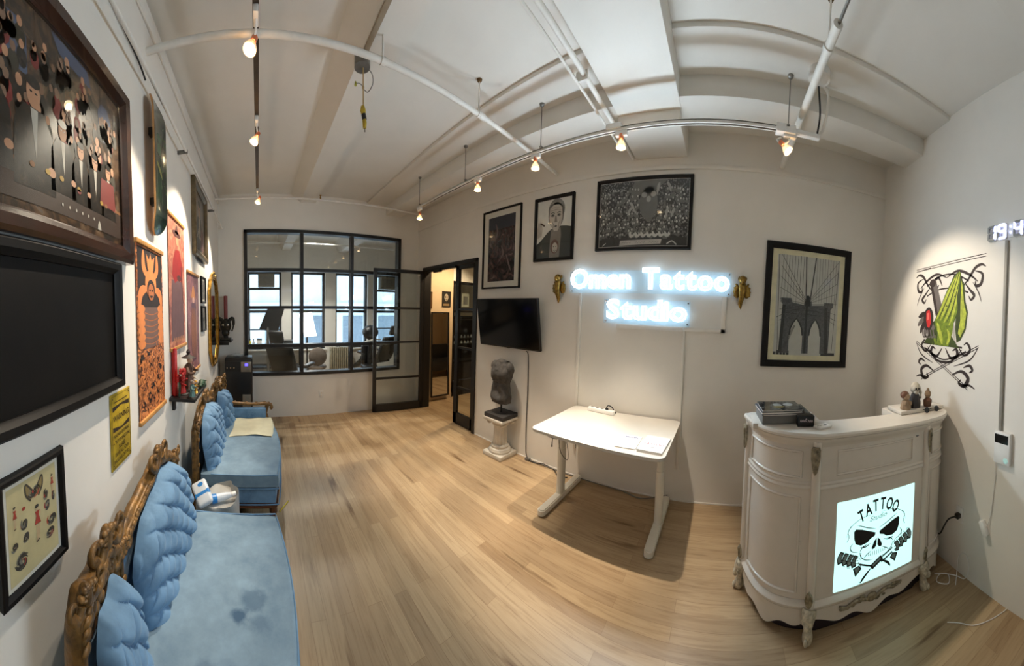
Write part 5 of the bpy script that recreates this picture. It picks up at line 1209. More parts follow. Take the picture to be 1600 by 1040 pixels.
def torso(u, v):
    a = 2 * PI * u; z = .635 + .49 * v     # facing -x
    kx = [(0, .078), (.12, .09), (.3, .085), (.45, .078), (.62, .095), (.78, .1), (.9, .085), (1, .06)]; ky = [(0, .125), (.15, .14), (.32, .125), (.48, .112), (.65, .135), (.8, .15), (.92, .125), (1, .085)]
    rx, ry = lerp_prof(kx, v), lerp_prof(ky, v); c, s_ = math.cos(a), math.sin(a)
    sx_ = abs(c) ** .8 * (1 if c > 0 else -1); sy_ = abs(s_) ** .8 * (1 if s_ > 0 else -1)
    x, y = rx * sx_, ry * sy_
    if c < -.2:
        g = lambda y0, z0, ry_, rz_: math.exp(-((y - y0) / ry_) ** 2 - ((v - z0) / rz_) ** 2)
        x -= .03 * g(.06, .68, .055, .11) + .03 * g(-.06, .68, .055, .11) + .012 * g(.035, .4, .03, .06) + .012 * g(-.035, .4, .03, .06) + .012 * g(.035, .53, .03, .05) + .012 * g(-.035, .53, .03, .05)
        x += .014 * math.exp(-(y / .014) ** 2) * (1 if .15 < v < .8 else 0) + .016 * g(0, .5, .1, .02) + .014 * g(0, .57, .12, .02)
        x -= .022 * g(.0, .12, .1, .1)
    y += .012 * math.sin(5 * v); j = .006 * math.sin(7 * a + 11 * v) + .004 * math.sin(17 * v + 3 * a)
    return (cx + x + j, cy + y + j, z)
mb = MB(); V = mb.grid(40, 44, torso, closed_u=True)
mb.ell((cx + .0, cy + .11, 1.06), (.06, .055, .065)); mb.ell((cx, cy - .115, 1.05), (.06, .05, .07)); mb.ell((cx, cy + .01, 1.115), (.055, .075, .035)); mb.ell((cx, cy, .645), (.07, .115, .02))
mb.build('torso', M_stone, t, smooth=70)

# ------------------------------------------------------------------ reception desk
M_desk = mk('gloss_white_lacquer', (218, 211, 200), .16, var=.01, spec=.5)
M_leaf = mk('tarnished_silver_leaf', (140, 132, 112), .4, .55, var=.3, scale=40)
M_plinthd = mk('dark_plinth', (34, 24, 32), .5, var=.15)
t = thing('reception_desk', 'white curved reception desk with a lit tattoo skull panel on carved feet', 'reception desk', (1.75, -.92, 0))
AX, AY, BY = 1.535, -.545, -1.30
def side(n=14, y0=AY, y1=-.205, x1=1.905, sgn=1):
    a, b_ = Vector((x1, y1)), Vector((AX + .012, y0)); d = b_ - a; nrm = Vector((-d.y, d.x)).normalized() * (-sgn)
    if (a + nrm).x > a.x: nrm = -nrm
    return [a + d * (k / n) + nrm * .095 * math.sin(PI * k / n) for k in range(n + 1)]
left = side(); right_ = side(y0=BY, y1=-1.555, x1=1.80, sgn=-1)
OUT = [tuple(p) for p in left] + [(AX, AY - .03), (AX, BY + .03)] + [tuple(p) for p in right_[::-1]]
def norms(P):
    N = []
    for i in range(len(P)):
        a, b_ = Vector(P[max(0, i - 1)]), Vector(P[min(len(P) - 1, i + 1)]); d = (b_ - a).normalized(); N.append(Vector((d.y, -d.x)))
    c = Vector((2.0, -.9))
    return [n_ if (Vector(p) - c).dot(n_) > 0 else -n_ for p, n_ in zip(P, N)]
NRM = norms(OUT)
NRM[len(left)] = Vector((-1, .4)).normalized(); NRM[len(left) + 1] = Vector((-1, -.4)).normalized()
def sweep(name, prof, mat, P=OUT, N=NRM, inner=None, parent=None):
    """prof = (outward offset, z) closed polygon swept along the plan line"""
    mb = MB(); rings = [[mb._v((p[0] + n_.x * o, p[1] + n_.y * o, z)) for (o, z) in prof] for p, n_ in zip(P, N)]
    for A, B in zip(rings, rings[1:]):
        for k in range(len(prof)): mb.face([A[k], A[(k + 1) % len(prof)], B[(k + 1) % len(prof)], B[k]])
    mb.face(rings[0]); mb.face(rings[-1][::-1]); return mb.build(name, mat, parent or t, smooth=30)
sweep('carcass', [(-.03, .12), (0, .12), (.004, .5), (0, 1.07), (-.03, 1.07)], M_desk)
sweep('base_moulding', [(-.02, .155), (.012, .155), (.02, .165), (.022, .178), (.014, .192), (.004, .2), (-.02, .2)], M_desk)
sweep('middle_rail', [(-.01, .80), (.006, .802), (.011, .814), (.006, .826), (.009, .836), (.004, .846), (-.01, .848)], M_desk)
sweep('cornice', [(-.02, 1.035), (.006, 1.04), (.014, 1.06), (.028, 1.075), (.032, 1.09), (-.02, 1.09)], M_desk)
# scalloped apron
mb = MB(); dens = []
L_ = 0; cum = [0]
for a, b_ in zip(OUT, OUT[1:]): L_ += (Vector(b_) - Vector(a)).length; cum.append(L_)
def onpath(s):
    for i in range(len(cum) - 1):
        if cum[i] <= s <= cum[i + 1]:
            k = (s - cum[i]) / max(1e-6, cum[i + 1] - cum[i]); return Vector(OUT[i]).lerp(Vector(OUT[i + 1]), k), NRM[i].lerp(NRM[i + 1], k)
    return Vector(OUT[-1]), NRM[-1]
s1, s2 = cum[len(left)], cum[len(left) + 1]
def apz(s):
    for (a, b_) in ((0, s1), (s1, s2), (s2, L_)):
        if a <= s <= b_:
            k = (s - a) / (b_ - a); return .105 - .055 * (math.sin(PI * k) ** .8) + .02 * math.cos(6 * PI * k) * math.sin(PI * k)
    return .1
NS = 110
def apf(o): return lambda u, v: (lambda pn, s: (pn[0].x + pn[1].x * o, pn[0].y + pn[1].y * o, apz(s) + (.165 - apz(s)) * v))(onpath(u * L_), u * L_)
mb.grid(NS, 4, apf(.008)); mb.grid(NS, 4, apf(-.02)); mb.grid(NS, 1, lambda u, v: (lambda pn: (pn[0].x + pn[1].x * (-.02 + .028 * v), pn[0].y + pn[1].y * (-.02 + .028 * v), apz(u * L_)))(onpath(u * L_)))
mb.build('apron', M_desk, t, smooth=40)
# recessed dark plinth
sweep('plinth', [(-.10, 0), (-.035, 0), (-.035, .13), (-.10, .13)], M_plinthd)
# worktop: front strip with wings, open behind
inn = [(p[0] - n_.x * .17, p[1] - n_.y * .17) for p, n_ in zip(OUT, NRM)]
mb = MB(); ring = []
for p, n_ in zip(OUT, NRM):
    wd = .24
    ring.append([mb._v((p[0] + n_.x * o, p[1] + n_.y * o, z)) for (o, z) in ((-.2, 1.09), (.03, 1.09), (.04, 1.097), (.042, 1.11), (.036, 1.122), (-.2, 1.124))])
for A, B in zip(ring, ring[1:]):
    for k in range(6): mb.face([A[k], A[(k + 1) % 6], B[(k + 1) % 6], B[k]])
mb.face(ring[0]); mb.face(ring[-1][::-1]); mb.build('worktop', M_desk, t, smooth=30)
mb = MB(); mb.box(1.70, 1.92, -.62, -.20, 1.091, 1.1238, bev=.006); mb.build('worktop_wing', M_desk, t)
mb = MB(); mb.box(1.70, 1.90, -1.50, -1.16, 1.0, 1.12, bev=.006); mb.box(1.66, 1.84, -1.56, -1.17, 1.124, 1.152, bev=.008); mb.build('raised_block', M_desk, t)
mb = MB(); mb.box(1.56, 1.88, -1.36, -.46, .5, .52); mb.build('inner_shelf', M_desk, t)
# raised panel beads
def bead(pts3, r=.007): mb = MB(); mb.tube(pts3, r, 8, closed=True); mb.build('panel_bead', M_desk, t, smooth=50)
def sidepanel(P, N, k0, k1, z0, z1):
    lo = [Vector((P[i][0] + N[i].x * .004, P[i][1] + N[i].y * .004, z0)) for i in range(k0, k1 + 1)]; hi = [Vector((v.x, v.y, z1)) for v in lo[::-1]]
    bead([v for v in lo] + hi)
for (k0, k1) in ((2, 12),):
    sidepanel(OUT, NRM, k0, k1, .24, .76); sidepanel(OUT, NRM, k0, k1, .87, 1.01)
    n0 = len(OUT) - 1; sidepanel(OUT, NRM, n0 - k1, n0 - k0, .24, .76); sidepanel(OUT, NRM, n0 - k1, n0 - k0, .87, 1.01)
bead([Vector((AX - .004, y, z)) for y, z in ((AY - .12, .88), (BY + .12, .88), (BY + .12, 1.01), (AY - .12, 1.01))], .006)
# corner posts with tarnished leaf ornaments and carved feet
def post(x, y, d):
    d = Vector(d).normalized(); pp = Vector((x, y, 0)) + d * .004
    mb = MB(); mb.tube([pp + Vector((0, 0, .17)), pp + Vector((0, 0, 1.075))], .026, 12); mb.build('corner_post', M_desk, t)
    for (z0, z1, w) in ((.90, 1.05, .026), (.185, .275, .024)):
        mb = MB(); u = Vector((-d.y, d.x, 0)); out = []
        pr = [(.75, 1.0), (1, .92), (1.0, .6), (.75, .35), (.45, .1), (.0, 0)] if z0 > .5 else [(0, 1), (.7, .75), (1, .45), (.6, .15), (0, 0)]
        full = [(a, b_) for a, b_ in pr] + [(-a, b_) for a, b_ in pr[::-1]]
        mb.prism([pp + d * .022 + u * (a * w) + Vector((0, 0, z0 + (z1 - z0) * b_)) for a, b_ in full], d * .012)
        mb.ell(pp + d * .034 + Vector((0, 0, z0 + (z1 - z0) * .75)), (.01, .01, .014)); mb.tube([pp + d * .036 + Vector((0, 0, z0 + .01)), pp + d * .036 + Vector((0, 0, z1 - .02))], [.002, .006], 6)
        mb.build('leaf_ornament', M_leaf, t, smooth=30)
    mb = MB(); mb.tube(smooth_path([pp + Vector((0, 0, .165)) + d * .002, pp + Vector((0, 0, .12)) + d * .022, pp + Vector((0, 0, .07)) + d * .016, pp + Vector((0, 0, .035)) + d * .022, pp + Vector((0, 0, .0)) + d * .03], 4), [.04, .042, .042, .04, .036, .032, .027, .024, .023, .023, .025, .028, .029, .029, .028, .024, .02], 14)
    mb.ell(pp + d * .052 + Vector((0, 0, .105)), (.016, .016, .026)); mb.ell(pp + d * .056 + Vector((0, 0, .026)), (.012, .012, .02))
    for q in (-1, 1): mb.ell(pp + d * .04 + Vector((-d.y * q * .022, d.x * q * .022, .12)), (.012, .012, .02))
    mb.build('carved_foot', mk('foot_silver_white', (186, 178, 158), .35, .2, var=.2, scale=50) if 'foot_silver_white' not in bpy.data.materials else bpy.data.materials['foot_silver_white'], t, smooth=60)
post(AX + .005, AY, (-1, .65, 0)); post(AX + .005, BY, (-1, -.65, 0)); post(1.905, -.21, (-.3, 1, 0)); 
# apron appliqué
mb = MB(); rnd = random.Random(6); ym = (AY + BY) / 2
for k in range(46):
    u = rnd.uniform(-1, 1); y = ym + u * .2; z = .125 + .012 * math.sin(u * 6) + rnd.uniform(-.02, .02) * (1 - abs(u)) - .0; mb.ell((AX - .012, y, z), (.006, rnd.uniform(.008, .018), rnd.uniform(.005, .01)), n=8, m=5)
mb.ell((AX - .014, ym, .125), (.01, .035, .026))
for q in (-1, 1):
    mb.tube(smooth_path([(AX - .014, ym + q * .03, .12), (AX - .014, ym + q * .1, .14), (AX - .014, ym + q * .16, .122), (AX - .014, ym + q * .21, .138)], 5), [.009] * 10 + [.005] * 6, 8)
mb.build('scroll_applique', M_leaf, t, smooth=60)
mb = MB(); mb.ell((AX - .003, BY + .08, 1.02), (.004, .012, .006)); mb.build('lock', M_grey, t)

# lit panel: skull between tattooed fists
LP = t
Fp = F_((AX - .002, -.945, .467), (0, -1, 0), (-1, 0, 0))
lw, lh = .274, .256
M_lit = emit('lit_acrylic', (186, 236, 232), .62)
mb = MB(Fp); mb.box(-lw, lw, -lh, lh, -.02, .004, bev=.012, seg=3); lp = mb.build('lit_panel', M_lit, LP)
mb = MB(Fp); z = .0046
word = 'TATTOO'
for k, ch in enumerate(word):
    a = R(32 - 64 * k / 5); rr = .27; mb.text(ch, .098, .005 + rr * math.sin(-a) * .82, -.085 + rr * math.cos(a) , z, rot=a * .62, sx=.6, bold=.0028)
mb.mi = 1; mb.text('Studio', .042, .0, .115, z, shear=.35, sx=1.1, rot=R(3))
mb.mi = 0; mb.F = Fp @ Matrix.Translation((0, .012, 0)) @ Matrix.Diagonal((1.14, 1.02, 1, 1))
def sym(fn):
    for q in (-1, 1): fn(q)
# eye sockets, brow, nose
sym(lambda q: mb.flat([(q * .012, .014), (q * .045, .03), (q * .09, .052), (q * .128, .064), (q * .138, .052), (q * .136, .014), (q * .126, -.02), (q * .095, -.036), (q * .058, -.03), (q * .04, -.014), (q * .014, -.004)][::-q], z))
sym(lambda q: mb.flat([(q * .003, -.02), (q * .018, -.036), (q * .032, -.07), (q * .026, -.08), (q * .012, -.076), (q * .003, -.062)][::q], z))
sym(lambda q: mb.stroke([(q * .01, .035), (q * .05, .05), (q * .09, .07), (q * .12, .085)], .005, z, taper=True))
sym(lambda q: mb.stroke([(q * .155, .09), (q * .172, .06), (q * .165, .03), (q * .175, .005)], .003, z))
sym(lambda q: mb.stroke([(q * .06, -.04), (q * .085, -.05), (q * .1, -.07)], .006, z, taper=True))
sym(lambda q: mb.stroke([(q * .035, -.085), (q * .06, -.1), (q * .075, -.115)], .005, z, taper=True))
for k in range(-3, 4): mb.stroke([(k * .012, -.095), (k * .013, -.112)], .002, z, 0)
# cranium, cheek and jaw lines
sym(lambda q: mb.stroke([(q * .02, .125), (q * .1, .118), (q * .16, .08), (q * .178, .03)], .0028, z, taper=True))
sym(lambda q: mb.stroke([(q * .14, -.01), (q * .155, -.03), (q * .145, -.055), (q * .11, -.07)], .005, z, taper=True))
sym(lambda q: mb.stroke([(q * .1, -.075), (q * .09, -.105), (q * .06, -.13), (q * .02, -.138)], .005, z, taper=True))
for k in range(-4, 5): mb.stroke([(k * .012, -.09 - .001 * abs(k)), (k * .0125, -.118 + .002 * abs(k))], .0026, z, 0)
sym(lambda q: mb.stroke([(q * .04, -.04), (q * .07, -.052), (q * .1, -.046)], .007, z, taper=True))
rnd = random.Random(12)
def hatch(q):
    mb.mi = 0
    for k in range(26):
        x = q * rnd.uniform(.09, .2); y = -.1 + (abs(x) - .15) * .5 + rnd.uniform(-.045, .05); a = rnd.uniform(-.6, .6) + 1.1 * q
        mb.stroke([(x, y), (x + .012 * math.cos(a), y + .012 * math.sin(a))], .0026, z + .0007, 0)
def fist(q):
    for k in range(4):     # four knuckled fingers
        x0 = q * (.118 + .026 * k); y0_ = -.085 + .014 * k
        mb.mi = 0; mb.stroke([(x0, y0_), (x0 + q * .016, y0_ - .03), (x0 + q * .012, y0_ - .062)], .026, z, 4)
        mb.mi = 2; mb.stroke([(x0 + q * .002, y0_ - .006), (x0 + q * .016, y0_ - .03), (x0 + q * .012, y0_ - .054)], .017, z + .0003, 4)
        mb.mi = 0
        for j in range(3): mb.stroke([(x0 - .008, y0_ - .012 - .016 * j), (x0 + .012, y0_ - .016 - .016 * j)], .003, z + .0006, 0)
    mb.mi = 0; mb.flat([(q * .1, -.145), (q * .135, -.155), (q * .12, -.205), (q * .085, -.17)][::q], z); mb.mi = 2; mb.flat([(q * .104, -.152), (q * .125, -.16), (q * .116, -.19), (q * .095, -.168)][::q], z + .0003)
    mb.mi = 0; mb.stroke([(q * .1, -.14), (q * .06, -.16), (q * .03, -.172)], .01, z, taper=False)
sym(fist); sym(hatch)
mb.mi = 0
mb.stroke([(-.03, -.185), (.035, -.145)], .032, z, 0); mb.mi = 2; mb.stroke([(-.02, -.176), (.025, -.149)], .012, z + .0003, 0); mb.mi = 0
mb.stroke([(-.03, -.185), (-.07, -.225), (-.09, -.25)], .014, z, taper=True); mb.stroke([(.03, -.16), (.07, -.19), (.09, -.22)], .014, z, taper=True)
mb.stroke([(.035, -.145), (.1, -.115)], .008, z, 0); mb.disc(-.095, -.243, .003, .005, z, 8)
mb.build('skull_drawing', [K('panel_ink', (16, 16, 20)), K('panel_script', (120, 158, 160)), K('panel_shade', (140, 168, 170))], lp, smooth=0)

# on the worktop
ZT = 1.1245
def flatbook(name, label, cx, cy, w, d, z, th, rot, cov, cat, group=None, pages=True, art=None):
    T_ = Matrix.Translation((cx, cy, z)) @ Matrix.Rotation(R(rot), 4, 'Z')
    o = thing(name, label, cat, (cx, cy, z), group)
    if pages:
        mb = MB(T_); mb.box(-d / 2 + .003, d / 2 - .003, -w / 2 + .003, w / 2 - .003, .0015, th - .0015); mb.build('pages', P_paper, o)
        mb = MB(T_); mb.box(-d / 2, d / 2, -w / 2, w / 2, 0, .0015); mb.box(-d / 2, d / 2, -w / 2, w / 2, th - .0015, th); mb.box(d / 2 - .002, d / 2, -w / 2, w / 2, 0, th); mb.build('cover', cov, o)
    else: mb = MB(T_); mb.box(-d / 2, d / 2, -w / 2, w / 2, 0, th, bev=.002); mb.build('cover', cov, o)
    if art: mb = MB(T_ @ Matrix.Rotation(-PI / 2, 4, 'Z')); mats = art(mb, w / 2, d / 2, th + .0004); mb.build('cover_print', mats, o, smooth=0, recalc=False)
    return o
M_gbook = mk('grey_book_cloth', (112, 110, 106), .6, var=.04)
flatbook('hardcover_book', 'thick grey hardcover book at the bottom of the pile on the reception desk', 1.79, -.38, .27, .20, ZT, .05, 4, M_gbook, 'book', pages=False)
A_mag = printmat('magazine_cover', [(.3, (14, 14, 16)), (.5, (36, 36, 38)), (.6, (120, 118, 108)), (.7, (30, 30, 32))], 22, rough=.15, coat=.5)
zz = ZT + .05
flatbook('magazine', 'lowest glossy dark magazine in the pile on the reception desk', 1.785, -.395, .285, .21, zz, .009, 2, A_mag, 'magazine', 'magazines on the grey book')
flatbook('magazine', 'pale edged magazine in the middle of the pile on the reception desk', 1.78, -.36, .25, .195, zz + .009, .012, 6, mk('magazine_grey', (78, 82, 88), .3, var=.2, scale=30), 'magazine', 'magazines on the grey book')
def art_mg(mb, w, h, z):
    mb.mi = 0; mb.disc(-.1 * w, .1 * h, .22 * w, .4 * h, z); mb.disc(.45 * w, .2 * h, .25 * w, .35 * h, z); mb.mi = 1; mb.disc(-.1 * w, -.3 * h, .3 * w, .2 * h, z + .0003); return [K('cover_grey', (150, 150, 146), .2), K('cover_ochre', (132, 116, 74), .2)]
flatbook('magazine', 'topmost black glossy magazine with pale figures on the reception desk pile', 1.785, -.37, .25, .19, zz + .021, .01, 3, A_mag, 'magazine', 'magazines on the grey book', art=art_mg)
t2 = thing('card_box', 'small black box with pale lettering in front of the magazine pile', 'box', (1.655, -.50, ZT)); T_ = Matrix.Translation((1.655, -.50, ZT)) @ Matrix.Rotation(R(-6), 4, 'Z')
mb = MB(T_); mb.box(-.03, .03, -.048, .048, 0, .06, bev=.002); mb.build('box_body', M_blackp, t2)
mb = MB(T_ @ F_((-.0304, 0, .033), (0, -1, 0), (-1, 0, 0)))
for k in range(3): mb.stroke([(-.035 + .012 * k, -.004), (-.031 + .012 * k, .009), (-.026 + .012 * k, -.004), (-.022 + .012 * k, .006)], .0035, .0003, 3); mb.stroke([(.01 + .01 * k, -.006), (.013 + .01 * k, .007), (.018 + .01 * k, -.005)], .0035, .0003, 3)
mb.disc(0, .012, .005, .004, .0003); mb.build('scripted_mark', K('box_pink_grey', (176, 160, 160)), t2, smooth=0)
t2 = thing('calling_cards', 'little stack of white cards with a black mark beside the black box', 'cards', (1.60, -.585, ZT)); T_ = Matrix.Translation((1.605, -.59, ZT)) @ Matrix.Rotation(R(20), 4, 'Z')
mb = MB(T_); mb.box(-.028, .028, -.045, .045, 0, .006); mb.box(-.027, .03, -.05, .04, .006, .009); mb.build('cards', P_white, t2)
mb = MB(T_ @ Matrix.Rotation(-PI / 2, 4, 'Z')); mb.stroke([(-.03, .008), (-.02, .014), (-.01, .006), (0, .012), (.008, .006)], .004, .0094, 3); mb.disc(.022, .004, .012, .008, .0094, 12); mb.build('card_mark', P_blk, t2, smooth=0)

# figurines on the end of the worktop
M_tan, M_bone, M_cloak, M_rbrown = mk('carved_tan', (150, 126, 100), .6, var=.15), mk('bone_white', (196, 188, 172), .55, var=.08), mk('dark_cloak', (46, 42, 44), .6, var=.15), mk('red_brown', (104, 68, 48), .5, var=.15)
GZ = 1.152
def fig_base(name, label, x, y): return thing(name, label, 'figurine', (x, y, GZ), 'figurines on the reception desk')
x, y = 1.70, -1.235; t2 = fig_base('monk_figurine', 'carved tan figurine with a brown hood at the worktop end', x, y)
mb = MB(); mb.lathe((x, y, GZ), [(.038, 0), (.04, .012), (.034, .04), (.028, .06), (.016, .066)], 16, flute=.08, nf=8); mb.ell((x - .025, y + .02, GZ + .045), (.014, .012, .018)); mb.ell((x - .028, y - .018, GZ + .045), (.014, .012, .018)); mb.build('body', M_tan, t2)
mb = MB(); mb.ell((x - .004, y, GZ + .086), (.026, .026, .028)); mb.ell((x - .03, y, GZ + .082), (.006, .006, .008)); mb.build('head', M_tan, t2)
mb = MB(); mb.ell((x + .008, y + .006, GZ + .098), (.03, .034, .028)); mb.build('hood', M_rbrown, t2)
x, y = 1.715, -1.325; t2 = fig_base('skull_figurine', 'taller skull figurine with pale hair and a dark cloak', x, y)
mb = MB(); mb.lathe((x, y, GZ), [(.045, 0), (.046, .03), (.04, .07), (.03, .095), (.018, .1)], 16, flute=.15, nf=7); mb.build('cloak', M_cloak, t2)
mb = MB(); mb.ell((x, y, GZ + .135), (.03, .03, .032)); mb.ell((x - .014, y, GZ + .112), (.02, .02, .018)); mb.build('skull', M_bone, t2)
mb = MB(); mb.ell((x - .026, y + .011, GZ + .136), (.008, .008, .009)); mb.ell((x - .026, y - .011, GZ + .136), (.008, .008, .009)); mb.ell((x - .03, y, GZ + .122), (.004, .004, .006)); mb.build('eye_sockets', P_blk, t2)
mb = MB(); mb.ell((x + .012, y - .008, GZ + .138), (.03, .042, .042)); mb.tube(smooth_path([(x + .01, y - .042, GZ + .14), (x - .005, y - .048, GZ + .1), (x - .012, y - .046, GZ + .06)], 4), [.012] * 5 + [.006] * 4, 8); mb.build('hair', M_bone, t2)
x, y = 1.695, -1.43; t2 = fig_base('bust_figurine', 'small brown bust with a topknot beside the skull figurine', x, y)
mb = MB(); mb.lathe((x, y, GZ), [(.03, 0), (.034, .02), (.036, .045), (.02, .06), (.014, .066)], 16, sx=.8); mb.build('bust', M_rbrown, t2)
mb = MB(); mb.ell((x, y, GZ + .09), (.025, .024, .03)); mb.ell((x - .025, y, GZ + .088), (.006, .005, .008)); mb.ell((x, y, GZ + .122), (.011, .011, .012)); mb.build('head', M_tan, t2)
t2 = thing('sunglasses', 'dark round glasses lying in front of the figurines', 'glasses', (1.635, -1.42, ZT))
for q in (-.045, .045): mb = MB(); mb.cyl((1.628, -1.415 + q, ZT + .02), (1.622, -1.415 + q, ZT + .022), .02, n=18); mb.build('lens', M_blackp, t2)
mb = MB(); mb.tube([(1.626, -1.44, ZT + .024), (1.622, -1.415, ZT + .028), (1.626, -1.39, ZT + .024)], .003, 6)
mb.build('bridge', M_blackp, t2)
for q in (-.066, .066): mb = MB(); mb.tube([(1.626, -1.415 + q, ZT + .026), (1.648, -1.415 + q * .95, ZT + .022)], .003, 6); mb.build('temple', M_blackp, t2)
# ------------------------------------------------------------------ end wall: painted hands, clock, panel, cables
t = thing('wall_mural', 'green praying hands painted on the end wall, framed by dark scrollwork', 'mural', (1.75, YR, 1.29))
Fm = FR(1.72, 1.78, 0); mb = MB(Fm)
# local x right = -world x ; mural spans about .82 wide, .98 high
ln = lambda k: .0006 + .0002 * k
mb.mi = 0
for d in (0, .018): mb.stroke([(-.40, .472 - d), (.0, .482 - d), (.40, .492 - d)], .006, ln(0), 3)
mb.stroke([(-.36, .455), (-.2, .465)], .01, ln(0), 3, taper=True)
mb.mi = 0
def scroll_(pts, w): mb.stroke(pts, w, ln(1), 6, taper=True)
# upper filigree
for q in (-1, 1):
    ox = .0
    scroll_([(ox, .36), (ox + q * .12, .40), (ox + q * .24, .36), (ox + q * .33, .30)], .022)
    scroll_([(ox + q * .05, .30), (ox + q * .10, .37), (ox + q * .16, .33), (ox + q * .12, .28), (ox + q * .09, .31)], .03)
    scroll_([(ox + q * .18, .27), (ox + q * .24, .33), (ox + q * .30, .40), (ox + q * .36, .42), (ox + q * .40, .40)], .024)
    scroll_([(ox + q * .30, .38), (ox + q * .37, .35), (ox + q * .36, .28), (ox + q * .31, .27), (ox + q * .31, .31)], .026)
    scroll_([(ox + q * .20, .30), (ox + q * .26, .24), (ox + q * .30, .20), (ox + q * .27, .17), (ox + q * .245, .2)], .024)
    scroll_([(ox + q * .28, .30), (ox + q * .34, .22), (ox + q * .37, .15)], .01)
for (yy, dd, ww) in ((.33, .055, .012), (.245, .03, .012), (-.19, -.1, .012)): mb.stroke([(-.24, yy - .02), (-.12, yy + dd * .7), (0, yy + dd), (.12, yy + dd * .7), (.24, yy - .02)], ww, ln(1), 5)
# lower crossed blades and scrolls
for q in (-1, 1):
    for d in (0, .016): mb.stroke([(-q * .36, -.16 - d), (0, -.335 - d), (q * .27, -.47 - d)], .006, ln(1), 3)
    scroll_([(-q * .36, -.17), (-q * .28, -.27), (-q * .12, -.33)], .012)
    scroll_([(q * .02, -.20), (q * .08, -.27), (q * .15, -.25), (q * .14, -.20), (q * .10, -.215)], .03)
    scroll_([(q * .16, -.18), (q * .22, -.24), (q * .28, -.2), (q * .25, -.15), (q * .215, -.165)], .022)
    scroll_([(q * .10, -.40), (q * .20, -.36), (q * .27, -.40), (q * .24, -.46), (q * .18, -.45), (q * .2, -.42)], .034)
    scroll_([(q * .22, -.33), (q * .28, -.31), (q * .31, -.34), (q * .28, -.36)], .024)
    scroll_([(q * .2, -.47), (q * .28, -.45), (q * .34, -.47)], .016)
scroll_([(-.2, -.2), (-.1, -.29), (0, -.31), (.1, -.29), (.2, -.2)], .02)
mb.stroke([(-.26, -.17), (.2, -.185)], .014, ln(1), 0)
# grey tattoo machine arm with red stone
mb.mi = 1; mb.flat([(-.19, .33), (-.13, .36), (-.03, .10), (-.10, .06)], ln(2)); mb.mi = 0; mb.stroke([(-.19, .33), (-.15, .22), (-.10, .06)], .03, ln(2.5), 4); mb.disc(-.17, .33, .04, .035, ln(2.6), 14)
for k in range(6): a = R(140 + k * 36); mb.mi = (0, 1)[k % 2]; mb.stroke([(-.21, .02), (-.21 + .07 * math.cos(a), .02 + .08 * math.sin(a)), (-.23 + .12 * math.cos(a + .3), .0 + .12 * math.sin(a + .3))], .05, ln(3 + k * .1), 4, taper=True)
mb.mi = 0; mb.disc(-.205, .03, .065, .1, ln(3.8), 18); mb.mi = 1
for k in range(5): mb.stroke([(-.28 + .035 * k, -.06), (-.26 + .035 * k, -.12), (-.22 + .03 * k, -.11)], .016, ln(3.9), 4)
mb.mi = 2; mb.flat([(-.235, .095), (-.195, .11), (-.175, .06), (-.17, .0), (-.19, -.045), (-.22, -.03), (-.235, .03)], ln(4.5)); mb.mi = 7; mb.flat([(-.222, .08), (-.2, .085), (-.195, .03), (-.22, .02)], ln(4.8))
# sleeves
mb.mi = 3; mb.flat([(-.12, .02), (-.06, .0), (-.02, -.15), (-.04, -.185), (-.25, -.17), (-.2, -.11), (-.19, -.02)], ln(3))
mb.mi = 4; mb.flat([(-.14, -.1), (.08, -.12), (.06, -.185), (-.14, -.18)], ln(3.4)); mb.mi = 3
for k in range(4): mb.stroke([(-.13 + .05 * k, -.06), (-.14 + .05 * k, -.12), (-.12 + .05 * k, -.18)], .02, ln(3.6), 4)
mb.flat([(.08, -.10), (.12, -.14), (.17, -.19), (.05, -.185)], ln(3.5))
mb.mi = 6; mb.flat([(.09, .02), (.115, -.03), (.12, -.12), (.155, -.19), (.13, -.15), (.095, -.1)], ln(4.2))
# hands: near hand, then the farther hand behind it
mb.mi = 3; mb.flat([(.16, .34), (.195, .30), (.215, .16), (.245, .08), (.23, -.05), (.18, -.13), (.14, -.15), (.12, -.05), (.12, .1), (.13, .25)], ln(4))
mb.mi = 5; mb.flat([(.165, .32), (.18, .28), (.2, .15), (.23, .07), (.215, -.04), (.175, -.11), (.15, -.08), (.17, .02), (.165, .14)], ln(4.3))
mb.mi = 4; mb.flat([(-.12, .02), (-.06, .12), (.01, .25), (.09, .36), (.14, .395), (.155, .38), (.15, .30), (.13, .2), (.14, .1), (.10, .0), (.09, -.08), (.05, -.18), (-.09, -.18), (-.08, -.08), (-.11, -.03)], ln(5))
mb.mi = 5   # lit finger ridges
for (a, b_, c, w) in (((-.10, .03), (-.02, .16), (.10, .35), .03), ((-.055, .02), (.03, .17), (.125, .375), .034), ((-.01, .0), (.07, .14), (.143, .37), .03), ((.05, -.02), (.10, .1), (.13, .26), .026), ((-.09, -.0), (-.05, -.09), (-.02, -.17), .04), ((.03, -.05), (.06, -.11), (.03, -.17), .03)): mb.stroke([a, b_, c], w, ln(5.6), 5, taper=True)
mb.mi = 3
for (a, b_, c) in (((-.075, .03), (.005, .165), (.112, .36)), ((-.03, .015), (.05, .15), (.135, .37)), ((.02, .0), (.085, .12), (.137, .3))): mb.stroke([a, b_, c], .012, ln(6), 5, taper=True)
for k in range(4): mb.stroke([(-.04 + .045 * k, .1 + .035 * k), (-.02 + .045 * k, .095 + .035 * k)], .008, ln(6.2), 0)
mb.stroke([(-.12, .02), (-.06, .12), (.01, .25), (.09, .36), (.14, .395)], .006, ln(6.3), 4); mb.stroke([(.1, 0), (.14, .1), (.13, .2), (.15, .3), (.155, .38)], .006, ln(6.3), 4)
